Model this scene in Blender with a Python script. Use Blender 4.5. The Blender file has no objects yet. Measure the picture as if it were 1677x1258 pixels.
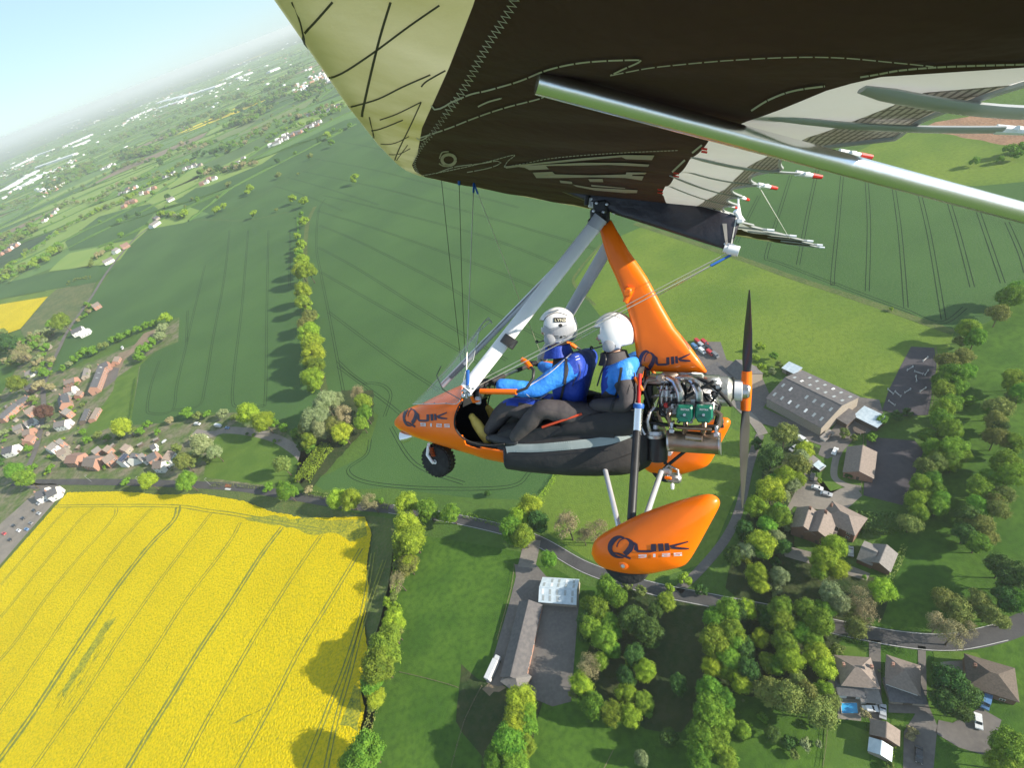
import bpy, bmesh, math, random
import numpy as np
from math import sin, cos, pi, radians, sqrt
from mathutils import Vector, Matrix
from mathutils.bvhtree import BVHTree
from mathutils.geometry import tessellate_polygon

random.seed(7); RNG = np.random.default_rng(11)
SC = bpy.context.scene; COL = SC.collection

# ------------------------------------------------------------------ camera, sky, sun
ALT = 200.0; HAZE = 1.1e-4
FOC = 838.5; CX, CY = 838.5, 629.0          # the photograph is 1677 px wide, 90 degrees across
PITCH = radians(39)
Fw = np.array([0, cos(PITCH), -sin(PITCH)])
_U0 = np.array([0, sin(PITCH), cos(PITCH)]); _R0 = np.array([1., 0, 0])
_k = np.array([.932, .362]); _k /= np.linalg.norm(_k)
Rt = _k[0]*_R0 - _k[1]*_U0; Up = _k[1]*_R0 + _k[0]*_U0
CAM = np.array([0, 0, ALT])
cd = bpy.data.cameras.new('camera'); cam = bpy.data.objects.new('camera', cd); COL.objects.link(cam)
cd.sensor_width = 36; cd.lens = 18.0; cd.clip_start = .02; cd.clip_end = 200000
cam.matrix_world = Matrix(((Rt[0], Up[0], -Fw[0], 0), (Rt[1], Up[1], -Fw[1], 0), (Rt[2], Up[2], -Fw[2], ALT), (0, 0, 0, 1)))
SC.camera = cam

SUN = Vector((.82, -.38, .41)).normalized()
w = bpy.data.worlds.new('World'); SC.world = w; w.use_nodes = True
nt = w.node_tree; bg = nt.nodes['Background']; sky = nt.nodes.new('ShaderNodeTexSky')
sky.sky_type = 'NISHITA'; sky.sun_disc = False
sky.sun_elevation = math.asin(SUN.z); sky.sun_rotation = math.atan2(SUN.x, SUN.y)
sky.altitude = 200; sky.dust_density = .15; sky.air_density = 1.0; sky.ozone_density = 2.0
tint = nt.nodes.new('ShaderNodeMix'); tint.data_type = 'RGBA'; tint.blend_type = 'MULTIPLY'; tint.inputs[0].default_value = 1; tint.inputs[7].default_value = (.72, .93, 1.15, 1)
nt.links.new(sky.outputs[0], tint.inputs[6]); pale = nt.nodes.new('ShaderNodeMix'); pale.data_type = 'RGBA'; pale.inputs[0].default_value = .38; pale.inputs[7].default_value = (9.6, 12.2, 14.0, 1); nt.links.new(tint.outputs[2], pale.inputs[6]); nt.links.new(pale.outputs[2], bg.inputs[0]); bg.inputs[1].default_value = .06
sd = bpy.data.lights.new('sun', 'SUN'); sd.energy = 5.0; sd.angle = radians(.5); sd.color = (1, .92, .78)
so = bpy.data.objects.new('sun', sd); COL.objects.link(so); so.location = (0, 0, 260)
so.rotation_euler = SUN.to_track_quat('Z', 'Y').to_euler()
SC.view_settings.view_transform = 'Standard'; SC.view_settings.look = 'None'
SC.view_settings.gamma = 1; SC.view_settings.exposure = .84
SC.cycles.max_bounces = 8; SC.cycles.volume_bounces = 3; SC.cycles.transparent_max_bounces = 16
SC.cycles.caustics_reflective = False; SC.cycles.caustics_refractive = False
SC.cycles.use_denoising = True

# ------------------------------------------------------------------ helpers
def ray(u, v): return np.array([(u-CX)/FOC, (v-CY)/FOC, 1.0])
def G(u, v, z=0.0):
    d = (u-CX)/FOC*Rt - (v-CY)/FOC*Up + Fw
    t = (z-ALT)/d[2]; p = CAM + t*d
    return Vector(p), t
def ppm(u, v):                                # photo pixels per metre on the ground there
    return FOC/G(u, v)[1]

MATS = {}
def mat(name, col, rough=.6, metal=0, col2=None, scale=4.0, bump=0, bscale=None, spec=.5, trans=0, alpha=1, emit=None, coat=0, detail=4, coords='Object', lo=.35, hi=.65, rnd=0):
    if name in MATS: return MATS[name]
    m = bpy.data.materials.new(name); m.use_nodes = True; MATS[name] = m
    n = m.node_tree.nodes; L = m.node_tree.links; b = n['Principled BSDF']
    b.inputs['Roughness'].default_value = rough; b.inputs['Metallic'].default_value = metal
    b.inputs['Specular IOR Level'].default_value = spec
    b.inputs['Base Color'].default_value = (*col, 1)
    if coat: b.inputs['Coat Weight'].default_value = coat; b.inputs['Coat Roughness'].default_value = .06
    tc = n.new('ShaderNodeTexCoord'); src = tc.outputs[coords]
    if coords == 'World':
        pass
    out = None
    if col2 is None: col2 = tuple(c*.82 for c in col)
    nz = n.new('ShaderNodeTexNoise'); nz.inputs['Scale'].default_value = scale; nz.inputs['Detail'].default_value = detail
    L.new(src, nz.inputs['Vector'])
    cr = n.new('ShaderNodeValToRGB'); cr.color_ramp.elements[0].position = lo; cr.color_ramp.elements[1].position = hi
    cr.color_ramp.elements[0].color = (*col, 1); cr.color_ramp.elements[1].color = (*col2, 1)
    L.new(nz.outputs['Fac'], cr.inputs[0]); out = cr.outputs[0]
    if rnd:
        oi = n.new('ShaderNodeObjectInfo'); hs = n.new('ShaderNodeHueSaturation')
        mp = n.new('ShaderNodeMapRange'); mp.inputs['To Min'].default_value = .5-rnd*.035; mp.inputs['To Max'].default_value = .5+rnd*.05
        mv = n.new('ShaderNodeMapRange'); mv.inputs['To Min'].default_value = 1-rnd*.35; mv.inputs['To Max'].default_value = 1+rnd*.3
        ml = n.new('ShaderNodeMath'); ml.operation = 'MULTIPLY'; ml.inputs[1].default_value = 7.31
        fr = n.new('ShaderNodeMath'); fr.operation = 'FRACT'
        L.new(oi.outputs['Random'], mp.inputs[0]); L.new(oi.outputs['Random'], ml.inputs[0]); L.new(ml.outputs[0], fr.inputs[0]); L.new(fr.outputs[0], mv.inputs[0])
        L.new(mp.outputs[0], hs.inputs['Hue']); L.new(mv.outputs[0], hs.inputs['Value']); L.new(out, hs.inputs['Color']); out = hs.outputs[0]
    L.new(out, b.inputs['Base Color'])
    if bump:
        bz = n.new('ShaderNodeTexNoise'); bz.inputs['Scale'].default_value = bscale or scale*4; bz.inputs['Detail'].default_value = 5
        bp = n.new('ShaderNodeBump'); bp.inputs['Strength'].default_value = bump; bp.inputs['Distance'].default_value = 1.0/(bscale or scale*4)
        L.new(src, bz.inputs['Vector']); L.new(bz.outputs['Fac'], bp.inputs['Height']); L.new(bp.outputs[0], b.inputs['Normal'])
    if trans:
        tr = n.new('ShaderNodeBsdfTranslucent'); L.new(out, tr.inputs['Color']); mx = n.new('ShaderNodeMixShader')
        mx.inputs[0].default_value = trans; L.new(b.outputs[0], mx.inputs[1]); L.new(tr.outputs[0], mx.inputs[2])
        L.new(mx.outputs[0], n['Material Output'].inputs['Surface'])
    if alpha < 1: b.inputs['Alpha'].default_value = alpha
    return m

def mesh(name, V, Fc, mats, parent=None, smooth=False, mi=None, loc=None):
    me = bpy.data.meshes.new(name); me.from_pydata([tuple(v) for v in V], [], [tuple(f) for f in Fc])
    for m in (mats if isinstance(mats, (list, tuple)) else [mats]): me.materials.append(m)
    if mi is not None: me.polygons.foreach_set('material_index', mi)
    if smooth: me.polygons.foreach_set('use_smooth', [True]*len(me.polygons))
    me.update()
    o = bpy.data.objects.new(name, me); COL.objects.link(o)
    if parent: o.parent = parent
    if loc is not None: o.location = loc
    return o
def tag(o, label=None, cat=None, group=None, kind=None):
    if label: o['label'] = label
    if cat: o['category'] = cat
    if group: o['group'] = group
    if kind: o['kind'] = kind
    return o
def empty(name, loc=(0, 0, 0), rz=0):
    o = bpy.data.objects.new(name, None); COL.objects.link(o); o.location = loc; o.rotation_euler.z = rz
    o.empty_display_size = .3
    return o
ORD = ['first', 'second', 'third', 'fourth', 'fifth', 'sixth', 'seventh', 'eighth', 'ninth', 'tenth', 'eleventh', 'twelfth', 'thirteenth', 'fourteenth', 'fifteenth', 'sixteenth', 'seventeenth', 'eighteenth', 'nineteenth', 'twentieth']
def ordn(i):
    if i < 20: return ORD[i]
    tens = ['twenty', 'thirty', 'forty', 'fifty', 'sixty', 'seventy', 'eighty', 'ninety'][(i+1)//10-2]
    return tens + ('-' + ORD[(i+1) % 10-1] if (i+1) % 10 else 'th')

class MB:                                       # collects shapes into one mesh
    def __init__(s): s.V = []; s.F = []; s.I = []
    def add(s, V, Fc, mi=0):
        o = len(s.V); s.V += [tuple(v) for v in V]; s.F += [tuple(i+o for i in f) for f in Fc]; s.I += [mi]*len(Fc); return s
    def box(s, c, d, M=None, mi=0, bev=0):
        x, y, z = [k/2 for k in d]; c = Vector(c)
        if bev:
            b = min(bev, x*.9, y*.9, z*.9); V = []
            for sx in (-1, 1):
                for sy in (-1, 1):
                    for sz in (-1, 1):
                        V += [(sx*x, sy*(y-b), sz*(z-b)), (sx*(x-b), sy*y, sz*(z-b)), (sx*(x-b), sy*(y-b), sz*z)]
            bm = bmesh.new(); [bm.verts.new(v) for v in V]; r = bmesh.ops.convex_hull(bm, input=bm.verts[:])
            bm.verts.ensure_lookup_table(); bm.verts.index_update()
            V = [v.co.copy() for v in bm.verts]; Fc = [[v.index for v in f.verts] for f in bm.faces]; bm.free()
        else:
            V = [Vector((a*x, b*y, e*z)) for a in (-1, 1) for b in (-1, 1) for e in (-1, 1)]
            Fc = [(0, 1, 3, 2), (4, 6, 7, 5), (0, 4, 5, 1), (2, 3, 7, 6), (0, 2, 6, 4), (1, 5, 7, 3)]
        V = [((M @ Vector(v)) if M else Vector(v)) + c for v in V]
        return s.add(V, Fc, mi)
    def tube(s, P, r, n=12, mi=0, sq=1.0, up=(0, 0, 1), caps=True):
        P = [Vector(p) for p in P]
        if not isinstance(r, (list, tuple)): r = [r]*len(P)
        V = []; Fc = []; prev = None
        for i, p in enumerate(P):
            t = (P[min(i+1, len(P)-1)] - P[max(i-1, 0)]).normalized()
            a = Vector(up) if prev is None else prev
            a = a - t*a.dot(t)
            if a.length < 1e-4: a = Vector((1, .1, 0)); a = a - t*a.dot(t)
            a.normalize(); prev = a; b = t.cross(a)
            for k in range(n):
                g = 2*pi*k/n; V.append(p + a*cos(g)*r[i] + b*sin(g)*r[i]*sq)
        for i in range(len(P)-1):
            for k in range(n): Fc.append((i*n+k, i*n+(k+1) % n, (i+1)*n+(k+1) % n, (i+1)*n+k))
        if caps: Fc.append(tuple(range(n-1, -1, -1))); Fc.append(tuple((len(P)-1)*n+k for k in range(n)))
        return s.add(V, Fc, mi)
    def ball(s, c, r, n=12, mi=0, M=None):
        if not isinstance(r, (list, tuple)): r = (r, r, r)
        V = [(0, 0, 1)]
        for i in range(1, n):
            a = pi*i/n
            for k in range(n*2): V.append((sin(a)*cos(pi*k/n), sin(a)*sin(pi*k/n), cos(a)))
        V.append((0, 0, -1)); m = n*2; Fc = []
        for k in range(m): Fc.append((0, 1+k, 1+(k+1) % m)); Fc.append((len(V)-1, len(V)-1-m+(k+1) % m, len(V)-1-m+k))
        for i in range(n-2):
            for k in range(m): Fc.append((1+i*m+k, 1+(i+1)*m+k, 1+(i+1)*m+(k+1) % m, 1+i*m+(k+1) % m))
        c = Vector(c); W = []
        for v in V:
            q = Vector((v[0]*r[0], v[1]*r[1], v[2]*r[2]))
            W.append((M @ q if M else q) + c)
        return s.add(W, Fc, mi)
    def lathe(s, P, prof, n=24, mi=0):            # P = (origin, axis dir); prof = [(t, r)]
        o, ax = Vector(P[0]), Vector(P[1]).normalized()
        return s.tube([o + ax*t for t, r in prof], [max(r, 1e-4) for t, r in prof], n, mi)
    def build(s, name, mats, parent=None, smooth=False, loc=None):
        o = mesh(name, s.V, s.F, mats, parent, smooth, s.I, loc)
        if smooth: sharp(o)
        return o
def sharp(o, ang=40):
    me = o.data; bm = bmesh.new(); bm.from_mesh(me)
    bmesh.ops.recalc_face_normals(bm, faces=bm.faces[:])
    for e in bm.edges:
        e.smooth = not (len(e.link_faces) == 2 and e.calc_face_angle(0) > radians(ang))
    bm.to_mesh(me); bm.free()

def catmull(P, n=6):
    P = [np.array(p, float) for p in P]
    if len(P) < 3: return P
    out = []
    for i in range(len(P)-1):
        p0, p1, p2, p3 = P[max(i-1, 0)], P[i], P[i+1], P[min(i+2, len(P)-1)]
        for k in range(n):
            t = k/n
            out.append(.5*((2*p1)+(-p0+p2)*t+(2*p0-5*p1+4*p2-p3)*t*t+(-p0+3*p1-3*p2+p3)*t**3))
    out.append(P[-1]); return out

def pxw(pts, z=0.0): return [G(u, v, z)[0] for u, v in pts]
def sheet(name, pts, z, m, jag=0, smooth=0):
    P = pxw(pts)
    if smooth:
        P = [Vector(p) for p in catmull(P+[P[0]], smooth)[:-1]]
    if jag:                                        # uneven natural edge
        Q = []
        for i in range(len(P)):
            a, b = P[i], P[(i+1) % len(P)]; n = max(1, int((b-a).length/(jag*4)))
            for k in range(n):
                q = a.lerp(b, k/n)
                Q.append(q + Vector((random.uniform(-jag, jag), random.uniform(-jag, jag), 0)))
        P = Q
    for p in P: p.z = z
    T = tessellate_polygon([P])
    o = mesh(name, P, T, m)
    bm = bmesh.new(); bm.from_mesh(o.data)
    for f in bm.faces:
        if f.normal.z < 0: f.normal_flip()
    bm.to_mesh(o.data); bm.free()
    return tag(o, kind='structure')
def strip_pts(P, wid, z, wob=0):
    P = [Vector(p) for p in P]; V = []; Fc = []
    for i, p in enumerate(P):
        t = (P[min(i+1, len(P)-1)]-P[max(i-1, 0)]); t.z = 0; t.normalize(); nrm = Vector((-t.y, t.x, 0))
        ww = wid*(1+random.uniform(-wob, wob))
        V += [(p.x+nrm.x*ww/2, p.y+nrm.y*ww/2, z), (p.x-nrm.x*ww/2, p.y-nrm.y*ww/2, z)]
    for i in range(len(P)-1): Fc.append((2*i+1, 2*i+3, 2*i+2, 2*i))
    return V, Fc
def road(name, pts, wid, z, m, n=8, off=0):
    P = [Vector(p) for p in catmull(pxw(pts), n)]
    if off: P = offset(P, off)
    V, Fc = strip_pts(P, wid, z)
    return tag(mesh(name, V, Fc, m), kind='structure')
def offset(P, d):
    Q = []
    for i, p in enumerate(P):
        t = (P[min(i+1, len(P)-1)]-P[max(i-1, 0)]); t.z = 0; t.normalize()
        Q.append(p + Vector((-t.y, t.x, 0))*d)
    return Q
# ------------------------------------------------------------------ ground
def gmat(name, c1, c2, s1, c3=None, s2=1.0, amt=.5, bump=0, bs=2.0, stretch=None, rough=.9):
    m = bpy.data.materials.new(name); m.use_nodes = True; n = m.node_tree.nodes; L = m.node_tree.links; b = n['Principled BSDF']
    b.inputs['Roughness'].default_value = rough; b.inputs['Specular IOR Level'].default_value = .15
    tc = n.new('ShaderNodeTexCoord'); src = tc.outputs['Object']
    if stretch is not None:
        mp = n.new('ShaderNodeMapping'); mp.inputs['Rotation'].default_value = (0, 0, -stretch); mp.inputs['Scale'].default_value = (.12, 1, 1)
        L.new(src, mp.inputs[0]); fine = mp.outputs[0]
    else: fine = src
    def noise_ramp(v, s, a, c, lo=.38, hi=.62, det=5):
        z = n.new('ShaderNodeTexNoise'); z.inputs['Scale'].default_value = s; z.inputs['Detail'].default_value = det; L.new(v, z.inputs['Vector'])
        r = n.new('ShaderNodeMapRange'); r.inputs['From Min'].default_value = lo; r.inputs['From Max'].default_value = hi; L.new(z.outputs['Fac'], r.inputs[0]); return r.outputs[0]
    mx = n.new('ShaderNodeMix'); mx.data_type = 'RGBA'; mx.inputs[6].default_value = (*c1, 1); mx.inputs[7].default_value = (*c2, 1)
    L.new(noise_ramp(src, s1, 0, 0), mx.inputs[0]); out = mx.outputs[2]
    if c3:
        m2 = n.new('ShaderNodeMix'); m2.data_type = 'RGBA'; m2.inputs[7].default_value = (*c3, 1); L.new(out, m2.inputs[6])
        ml = n.new('ShaderNodeMath'); ml.operation = 'MULTIPLY'; ml.inputs[1].default_value = amt
        L.new(noise_ramp(fine, s2, 0, 0, .42, .7), ml.inputs[0]); L.new(ml.outputs[0], m2.inputs[0]); out = m2.outputs[2]
    L.new(out, b.inputs['Base Color'])
    if bump:
        z = n.new('ShaderNodeTexNoise'); z.inputs['Scale'].default_value = bs; z.inputs['Detail'].default_value = 4; L.new(src, z.inputs['Vector'])
        bp = n.new('ShaderNodeBump'); bp.inputs['Strength'].default_value = 1; bp.inputs['Distance'].default_value = bump
        L.new(z.outputs['Fac'], bp.inputs['Height']); L.new(bp.outputs[0], b.inputs['Normal'])
    return m
gm_wheat = gmat('wheat', (.044, .100, .028), (.058, .124, .033), .012, (.085, .150, .042), .9, .45, .3, 1.8)
gm_wheat2 = gmat('wheat_light', (.075, .13, .045), (.09, .15, .05), .02, (.09, .16, .04), 1.0, .3, .2, 2.0)
gm_past = gmat('pasture', (.10, .17, .024), (.15, .215, .03), .022, (.08, .13, .02), .45, .55, .25, 1.5)
gm_mead = gmat('meadow', (.046, .108, .013), (.075, .15, .018), .05, (.026, .066, .010), .45, .6, .15, 2.2)
gm_lawn = gmat('lawn', (.075, .14, .022), (.105, .175, .028), .08, (.06, .11, .02), .9, .4, .1, 3)
gm_rape = gmat('rape_flowers', (.60, .45, .002), (.66, .50, .003), .025, (.34, .32, .010), .9, .75, 1.0, 1.3, stretch=None)
gm_rapet = gmat('rape_thin', (.30, .29, .03), (.12, .16, .03), .6, (.6, .5, .01), 1.5, .6, .3, 1.5)
gm_track = gmat('crop_track', (.20, .22, .045), (.13, .17, .04), .5, (.30, .27, .03), .8, .5, .1, 1)
gm_tram = gmat('wheat_track', (.010, .024, .010), (.016, .034, .014), .2)
gm_ver = gmat('rough_grass', (.07, .11, .03), (.10, .14, .035), .12, (.16, .15, .07), .7, .5, .4, .9)
gm_scrub = gmat('scrub_ground', (.10, .13, .05), (.16, .16, .07), .06, (.05, .09, .025), .3, .7, .5, .5)
gm_soil = gmat('soil', (.30, .17, .10), (.22, .13, .08), .08, (.4, .26, .17), .6, .5, .5, .6)
gm_dirt = gmat('dirt', (.22, .16, .11), (.27, .20, .14), .1, (.13, .13, .07), .5, .5, .2, 1)
gm_gard = gmat('gardens', (.10, .15, .04), (.22, .19, .13), .09, (.05, .09, .025), .3, .7, .3, .8)
gm_asph = gmat('asphalt', (.065, .063, .066), (.085, .082, .084), .15, (.11, .105, .10), 1.5, .4, .02, 5)
gm_asph2 = gmat('old_asphalt', (.15, .135, .125), (.12, .11, .105), .1, (.2, .18, .16), .8, .5, .03, 4)
gm_conc = gmat('concrete', (.24, .21, .18), (.19, .17, .15), .12, (.3, .27, .23), .9, .4, .03, 3)
gm_grav = gmat('gravel', (.26, .20, .15), (.21, .165, .125), .1, (.34, .28, .22), 1.2, .5, .05, 4)
gm_arena = gmat('arena_sand', (.060, .055, .065), (.08, .072, .08), .08, (.10, .09, .095), .5, .4, .05, 2)
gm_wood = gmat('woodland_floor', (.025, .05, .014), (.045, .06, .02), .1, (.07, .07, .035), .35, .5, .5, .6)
gm_white = gmat('road_paint', (.6, .6, .57), (.5, .5, .47), .5)
gm_red = gmat('red_surfacing', (.33, .10, .07), (.28, .09, .06), .3)
far_m = [gm_wheat2, gmat('far_green', (.10, .185, .055), (.115, .20, .055), .01), gmat('far_lime', (.18, .27, .06), (.21, .29, .07), .01), gmat('far_olive', (.14, .19, .07), (.16, .20, .07), .01),
         gmat('far_brown', (.19, .15, .10), (.22, .17, .12), .01), gmat('far_rape', (.6, .48, .02), (.5, .42, .03), .01), gm_wheat, gmat('far_dark', (.05, .10, .04), (.06, .115, .045), .01)]

# base sheet out to the horizon, fields as a mosaic beyond a kilometre and a half
def ground_base():
    m = gmat('ground_grass', (.06, .12, .022), (.085, .15, .028), .03, (.05, .09, .02), .4, .5, .3, 1)
    n = m.node_tree.nodes; L = m.node_tree.links; b = n['Principled BSDF']
    old = b.inputs['Base Color'].links[0].from_socket
    tc = n.new('ShaderNodeTexCoord'); mp = n.new('ShaderNodeMapping'); mp.inputs['Rotation'].default_value = (0, 0, .5); mp.inputs['Scale'].default_value = (.0022, .0045, .001)
    L.new(tc.outputs['Object'], mp.inputs[0])
    vo = n.new('ShaderNodeTexVoronoi'); vo.inputs['Scale'].default_value = 1; L.new(mp.outputs[0], vo.inputs['Vector'])
    sep = n.new('ShaderNodeSeparateColor'); L.new(vo.outputs['Color'], sep.inputs[0])
    cr = n.new('ShaderNodeValToRGB'); cr.color_ramp.interpolation = 'CONSTANT'; e = cr.color_ramp.elements
    cols = [(.0, (.04, .08, .03)), (.18, (.07, .13, .035)), (.4, (.03, .055, .028)), (.55, (.11, .17, .045)), (.7, (.045, .09, .03)), (.82, (.15, .14, .08)), (.9, (.035, .06, .03)), (.97, (.4, .34, .05))]
    e[0].position = 0; e[0].color = (*cols[0][1], 1); e[1].position = cols[1][0]; e[1].color = (*cols[1][1], 1)
    for p, c in cols[2:]:
        q = e.new(p); q.color = (*c, 1)
    L.new(sep.outputs[0], cr.inputs[0])
    v2 = n.new('ShaderNodeTexVoronoi'); v2.feature = 'DISTANCE_TO_EDGE'; L.new(mp.outputs[0], v2.inputs['Vector'])
    lt = n.new('ShaderNodeMath'); lt.operation = 'LESS_THAN'; lt.inputs[1].default_value = .05; L.new(v2.outputs[0], lt.inputs[0])
    z = n.new('ShaderNodeTexNoise'); z.inputs['Scale'].default_value = .004; z.inputs['Detail'].default_value = 8; L.new(tc.outputs['Object'], z.inputs['Vector'])
    gt = n.new('ShaderNodeMath'); gt.operation = 'GREATER_THAN'; gt.inputs[1].default_value = .56; L.new(z.outputs['Fac'], gt.inputs[0])
    mxx = n.new('ShaderNodeMath'); mxx.operation = 'MAXIMUM'; L.new(lt.outputs[0], mxx.inputs[0]); L.new(gt.outputs[0], mxx.inputs[1])
    mx = n.new('ShaderNodeMix'); mx.data_type = 'RGBA'; L.new(cr.outputs[0], mx.inputs[6]); mx.inputs[7].default_value = (.028, .045, .022, 1); L.new(mxx.outputs[0], mx.inputs[0])
    ln = n.new('ShaderNodeVectorMath'); ln.operation = 'LENGTH'; L.new(tc.outputs['Object'], ln.inputs[0])
    mr = n.new('ShaderNodeMapRange'); mr.inputs['From Min'].default_value = 1500; mr.inputs['From Max'].default_value = 1600; L.new(ln.outputs['Value'], mr.inputs[0])
    m3 = n.new('ShaderNodeMix'); m3.data_type = 'RGBA'; L.new(mr.outputs[0], m3.inputs[0]); L.new(old, m3.inputs[6]); L.new(mx.outputs[2], m3.inputs[7])
    L.new(m3.outputs[2], b.inputs['Base Color'])
    R = 70000
    tag(mesh('ground', [(-R, -R, 0), (R, -R, 0), (R, R, 0), (-R, R, 0)], [(0, 1, 2, 3)], m), kind='structure')
ground_base()

# far mosaic of real field sheets between 0.9 and 9 km
def inview(p, mar=60):
    d = np.array(p) - CAM; z = d @ Fw
    if z < 1: return None
    u = CX + FOC*(d @ Rt)/z; v = CY - FOC*(d @ Up)/z
    return (u, v, z) if (-mar < u < 1677+mar and -mar < v < 1258+mar) else None
HEDGE_EDGES = []
def mosaic():
    rot = radians(28); ca, sa = cos(rot), sin(rot)
    du, dv = 330., 150.
    node = {}
    def nd(i, j):
        if (i, j) not in node:
            r = random.Random(i*7919+j*104729); k = 1+abs(j)*.02
            x = (i+(j % 3)*.37+r.uniform(-.22, .22))*du; y = (j+r.uniform(-.25, .25))*dv
            node[(i, j)] = Vector((x*ca-y*sa, x*sa+y*ca, .01))
        return node[(i, j)]
    V = []; Fc = []; I = []; r = random.Random(3)
    for i in range(-34, 20):
        for j in range(0, 60):
            q = [nd(i, j), nd(i+1, j), nd(i+1, j+1), nd(i, j+1)]; c = sum(q, Vector())/4
            pv = inview(c, 150)
            if not pv or c.length > 8500 or not (pv[0] < 620 and pv[1] < 470): continue
            o = len(V); V += q; Fc.append((o, o+1, o+2, o+3))
            k_ = r.choices(range(8), [3, 5, 5, 2.5, .9, .2, 1.3, .5])[0]; I.append(2 if k_ == 5 and c.length < 2600 else k_)
            HEDGE_EDGES.append((q[0], q[1])); HEDGE_EDGES.append((q[0], q[3]))
    tag(mesh('land', V, Fc, far_m, mi=I), kind='structure')
mosaic()

Z = lambda k: .02*k
sheet('gardens', [(-200, 900), (-120, 620), (0, 560), (60, 540), (100, 560), (80, 612), (130, 600), (232, 560), (300, 515), (292, 565), (232, 590), (215, 693), (300, 688), (430, 668), (480, 720), (500, 780), (440, 800), (70, 790), (0, 925)], Z(1), gm_gard)
WF = [(243, 375), (300, 365), (343, 350), (285, 330), (320, 308), (343, 304), (429, 268), (465, 243), (565, 196), (640, 180), (900, 180), (1300, 250), (1330, 262), (1430, 255), (1480, 300), (1740, 290), (1740, 500), (1640, 520), (1562, 546), (1400, 490), (1205, 423), (1050, 372), (985, 400), (940, 462), (1000, 540), (960, 640), (900, 790), (868, 820), (760, 815), (640, 800), (530, 803), (510, 790), (600, 745), (620, 680), (560, 640), (512, 690), (480, 705), (430, 675), (340, 676), (290, 692), (213, 696), (232, 588), (262, 572), (292, 560), (294, 520), (262, 518), (220, 540), (180, 562), (120, 602), (82, 612), (110, 550), (140, 500), (175, 455), (215, 400)]
sheet('wheat_field', WF, Z(2), gm_wheat)
sheet('pasture', [(985, 400), (1050, 372), (1205, 423), (1400, 490), (1562, 546), (1545, 600), (1500, 655), (1440, 660), (1290, 602), (1200, 640), (1195, 700), (1235, 720), (1210, 800), (1160, 920), (1060, 955), (960, 915), (890, 870), (875, 820), (900, 790), (960, 640), (1000, 540), (940, 462)], Z(3), gm_past)
sheet('meadow', [(1700, 470), (1800, 400), (1900, 1300), (1750, 1400), (1150, 1450), (600, 1500), (560, 1300), (600, 1100), (650, 870), (860, 905), (960, 960), (1160, 990), (1330, 1020), (1440, 880), (1500, 860), (1560, 600), (1600, 540)], Z(3), gm_mead)
sheet('meadow', [(1490, 865), (1600, 545), (1680, 500), (1760, 500), (1900, 1100), (1740, 1020), (1560, 1010), (1450, 990), (1478, 905)], Z(4), gm_mead)
sheet('pasture', [(1405, 248), (1450, 225), (1500, 208), (1640, 236), (1760, 250), (1740, 292), (1600, 305), (1480, 298)], Z(5), gm_past)
sheet('bare_earth', [(1500, 212), (1530, 200), (1640, 180), (1760, 180), (1760, 245), (1640, 238), (1580, 225)], Z(6), gm_soil, jag=1.5)
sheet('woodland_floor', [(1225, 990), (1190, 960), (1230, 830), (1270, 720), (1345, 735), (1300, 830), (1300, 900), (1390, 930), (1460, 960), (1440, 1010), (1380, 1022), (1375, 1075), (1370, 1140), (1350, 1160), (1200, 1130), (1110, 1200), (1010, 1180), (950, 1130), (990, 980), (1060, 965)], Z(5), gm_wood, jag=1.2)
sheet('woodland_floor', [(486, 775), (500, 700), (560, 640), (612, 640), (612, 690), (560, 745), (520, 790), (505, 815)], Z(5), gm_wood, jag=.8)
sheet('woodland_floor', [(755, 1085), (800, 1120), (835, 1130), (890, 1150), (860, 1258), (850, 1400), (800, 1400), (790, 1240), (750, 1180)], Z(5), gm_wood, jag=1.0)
# edge strips and verges
road('verge', [(1040, 366), (1205, 421), (1300, 455), (1400, 488), (1562, 545)], 4.5, Z(6), gm_ver)
road('verge', [(985, 400), (950, 440), (940, 465), (975, 500)], 2.2, Z(6), gm_ver)
road('verge', [(516, 338), (503, 370), (500, 450), (515, 560), (533, 650)], 6, Z(4), gm_ver)
road('path', [(352, 362), (372, 350), (420, 322), (470, 295), (515, 268), (560, 243), (610, 222)], 1.6, Z(4), gm_ver)
road('path', [(318, 360), (352, 360), (400, 361), (450, 352), (480, 345)], 1.4, Z(4), gm_ver)
# far traced fields
sheet('wheat_field', [(107, 396), (162, 355), (200, 344), (246, 334), (259, 342), (237, 369), (219, 392), (114, 411)], .5, gm_wheat)
sheet('pasture', [(114, 415), (172, 403), (200, 397), (181, 420), (156, 436), (80, 445), (100, 425)], .5, far_m[2])
sheet('wheat_field', [(-60, 480), (40, 456), (79, 447), (143, 436), (190, 433), (192, 438), (157, 463), (93, 473), (0, 490), (-60, 500)], .5, gm_wheat)
sheet('pasture', [(-60, 500), (0, 491), (93, 474), (79, 487), (0, 500), (-60, 512)], .5, gm_past)
sheet('rough_ground', [(79, 487), (93, 474), (157, 463), (146, 492), (118, 535), (90, 560), (40, 552), (34, 540)], .5, gm_scrub)
sheet('meadow', [(-120, 600), (-60, 560), (0, 553), (45, 548), (70, 560), (30, 600), (0, 650), (-120, 700)], .4, gm_mead)
sheet('rape_field', [(-80, 510), (0, 499), (79, 486), (34, 539), (0, 551), (-60, 560)], .6, gm_rape)
sheet('pasture', [(222, 333), (300, 300), (330, 285), (300, 322), (262, 340), (246, 333)], .5, far_m[2])
sheet('pasture', [(262, 300), (330, 270), (345, 275), (325, 292), (280, 310)], .5, far_m[2])
sheet('pasture', [(112, 352), (200, 318), (222, 322), (165, 350), (100, 392), (30, 452), (10, 468)], .5, far_m[2])
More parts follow.
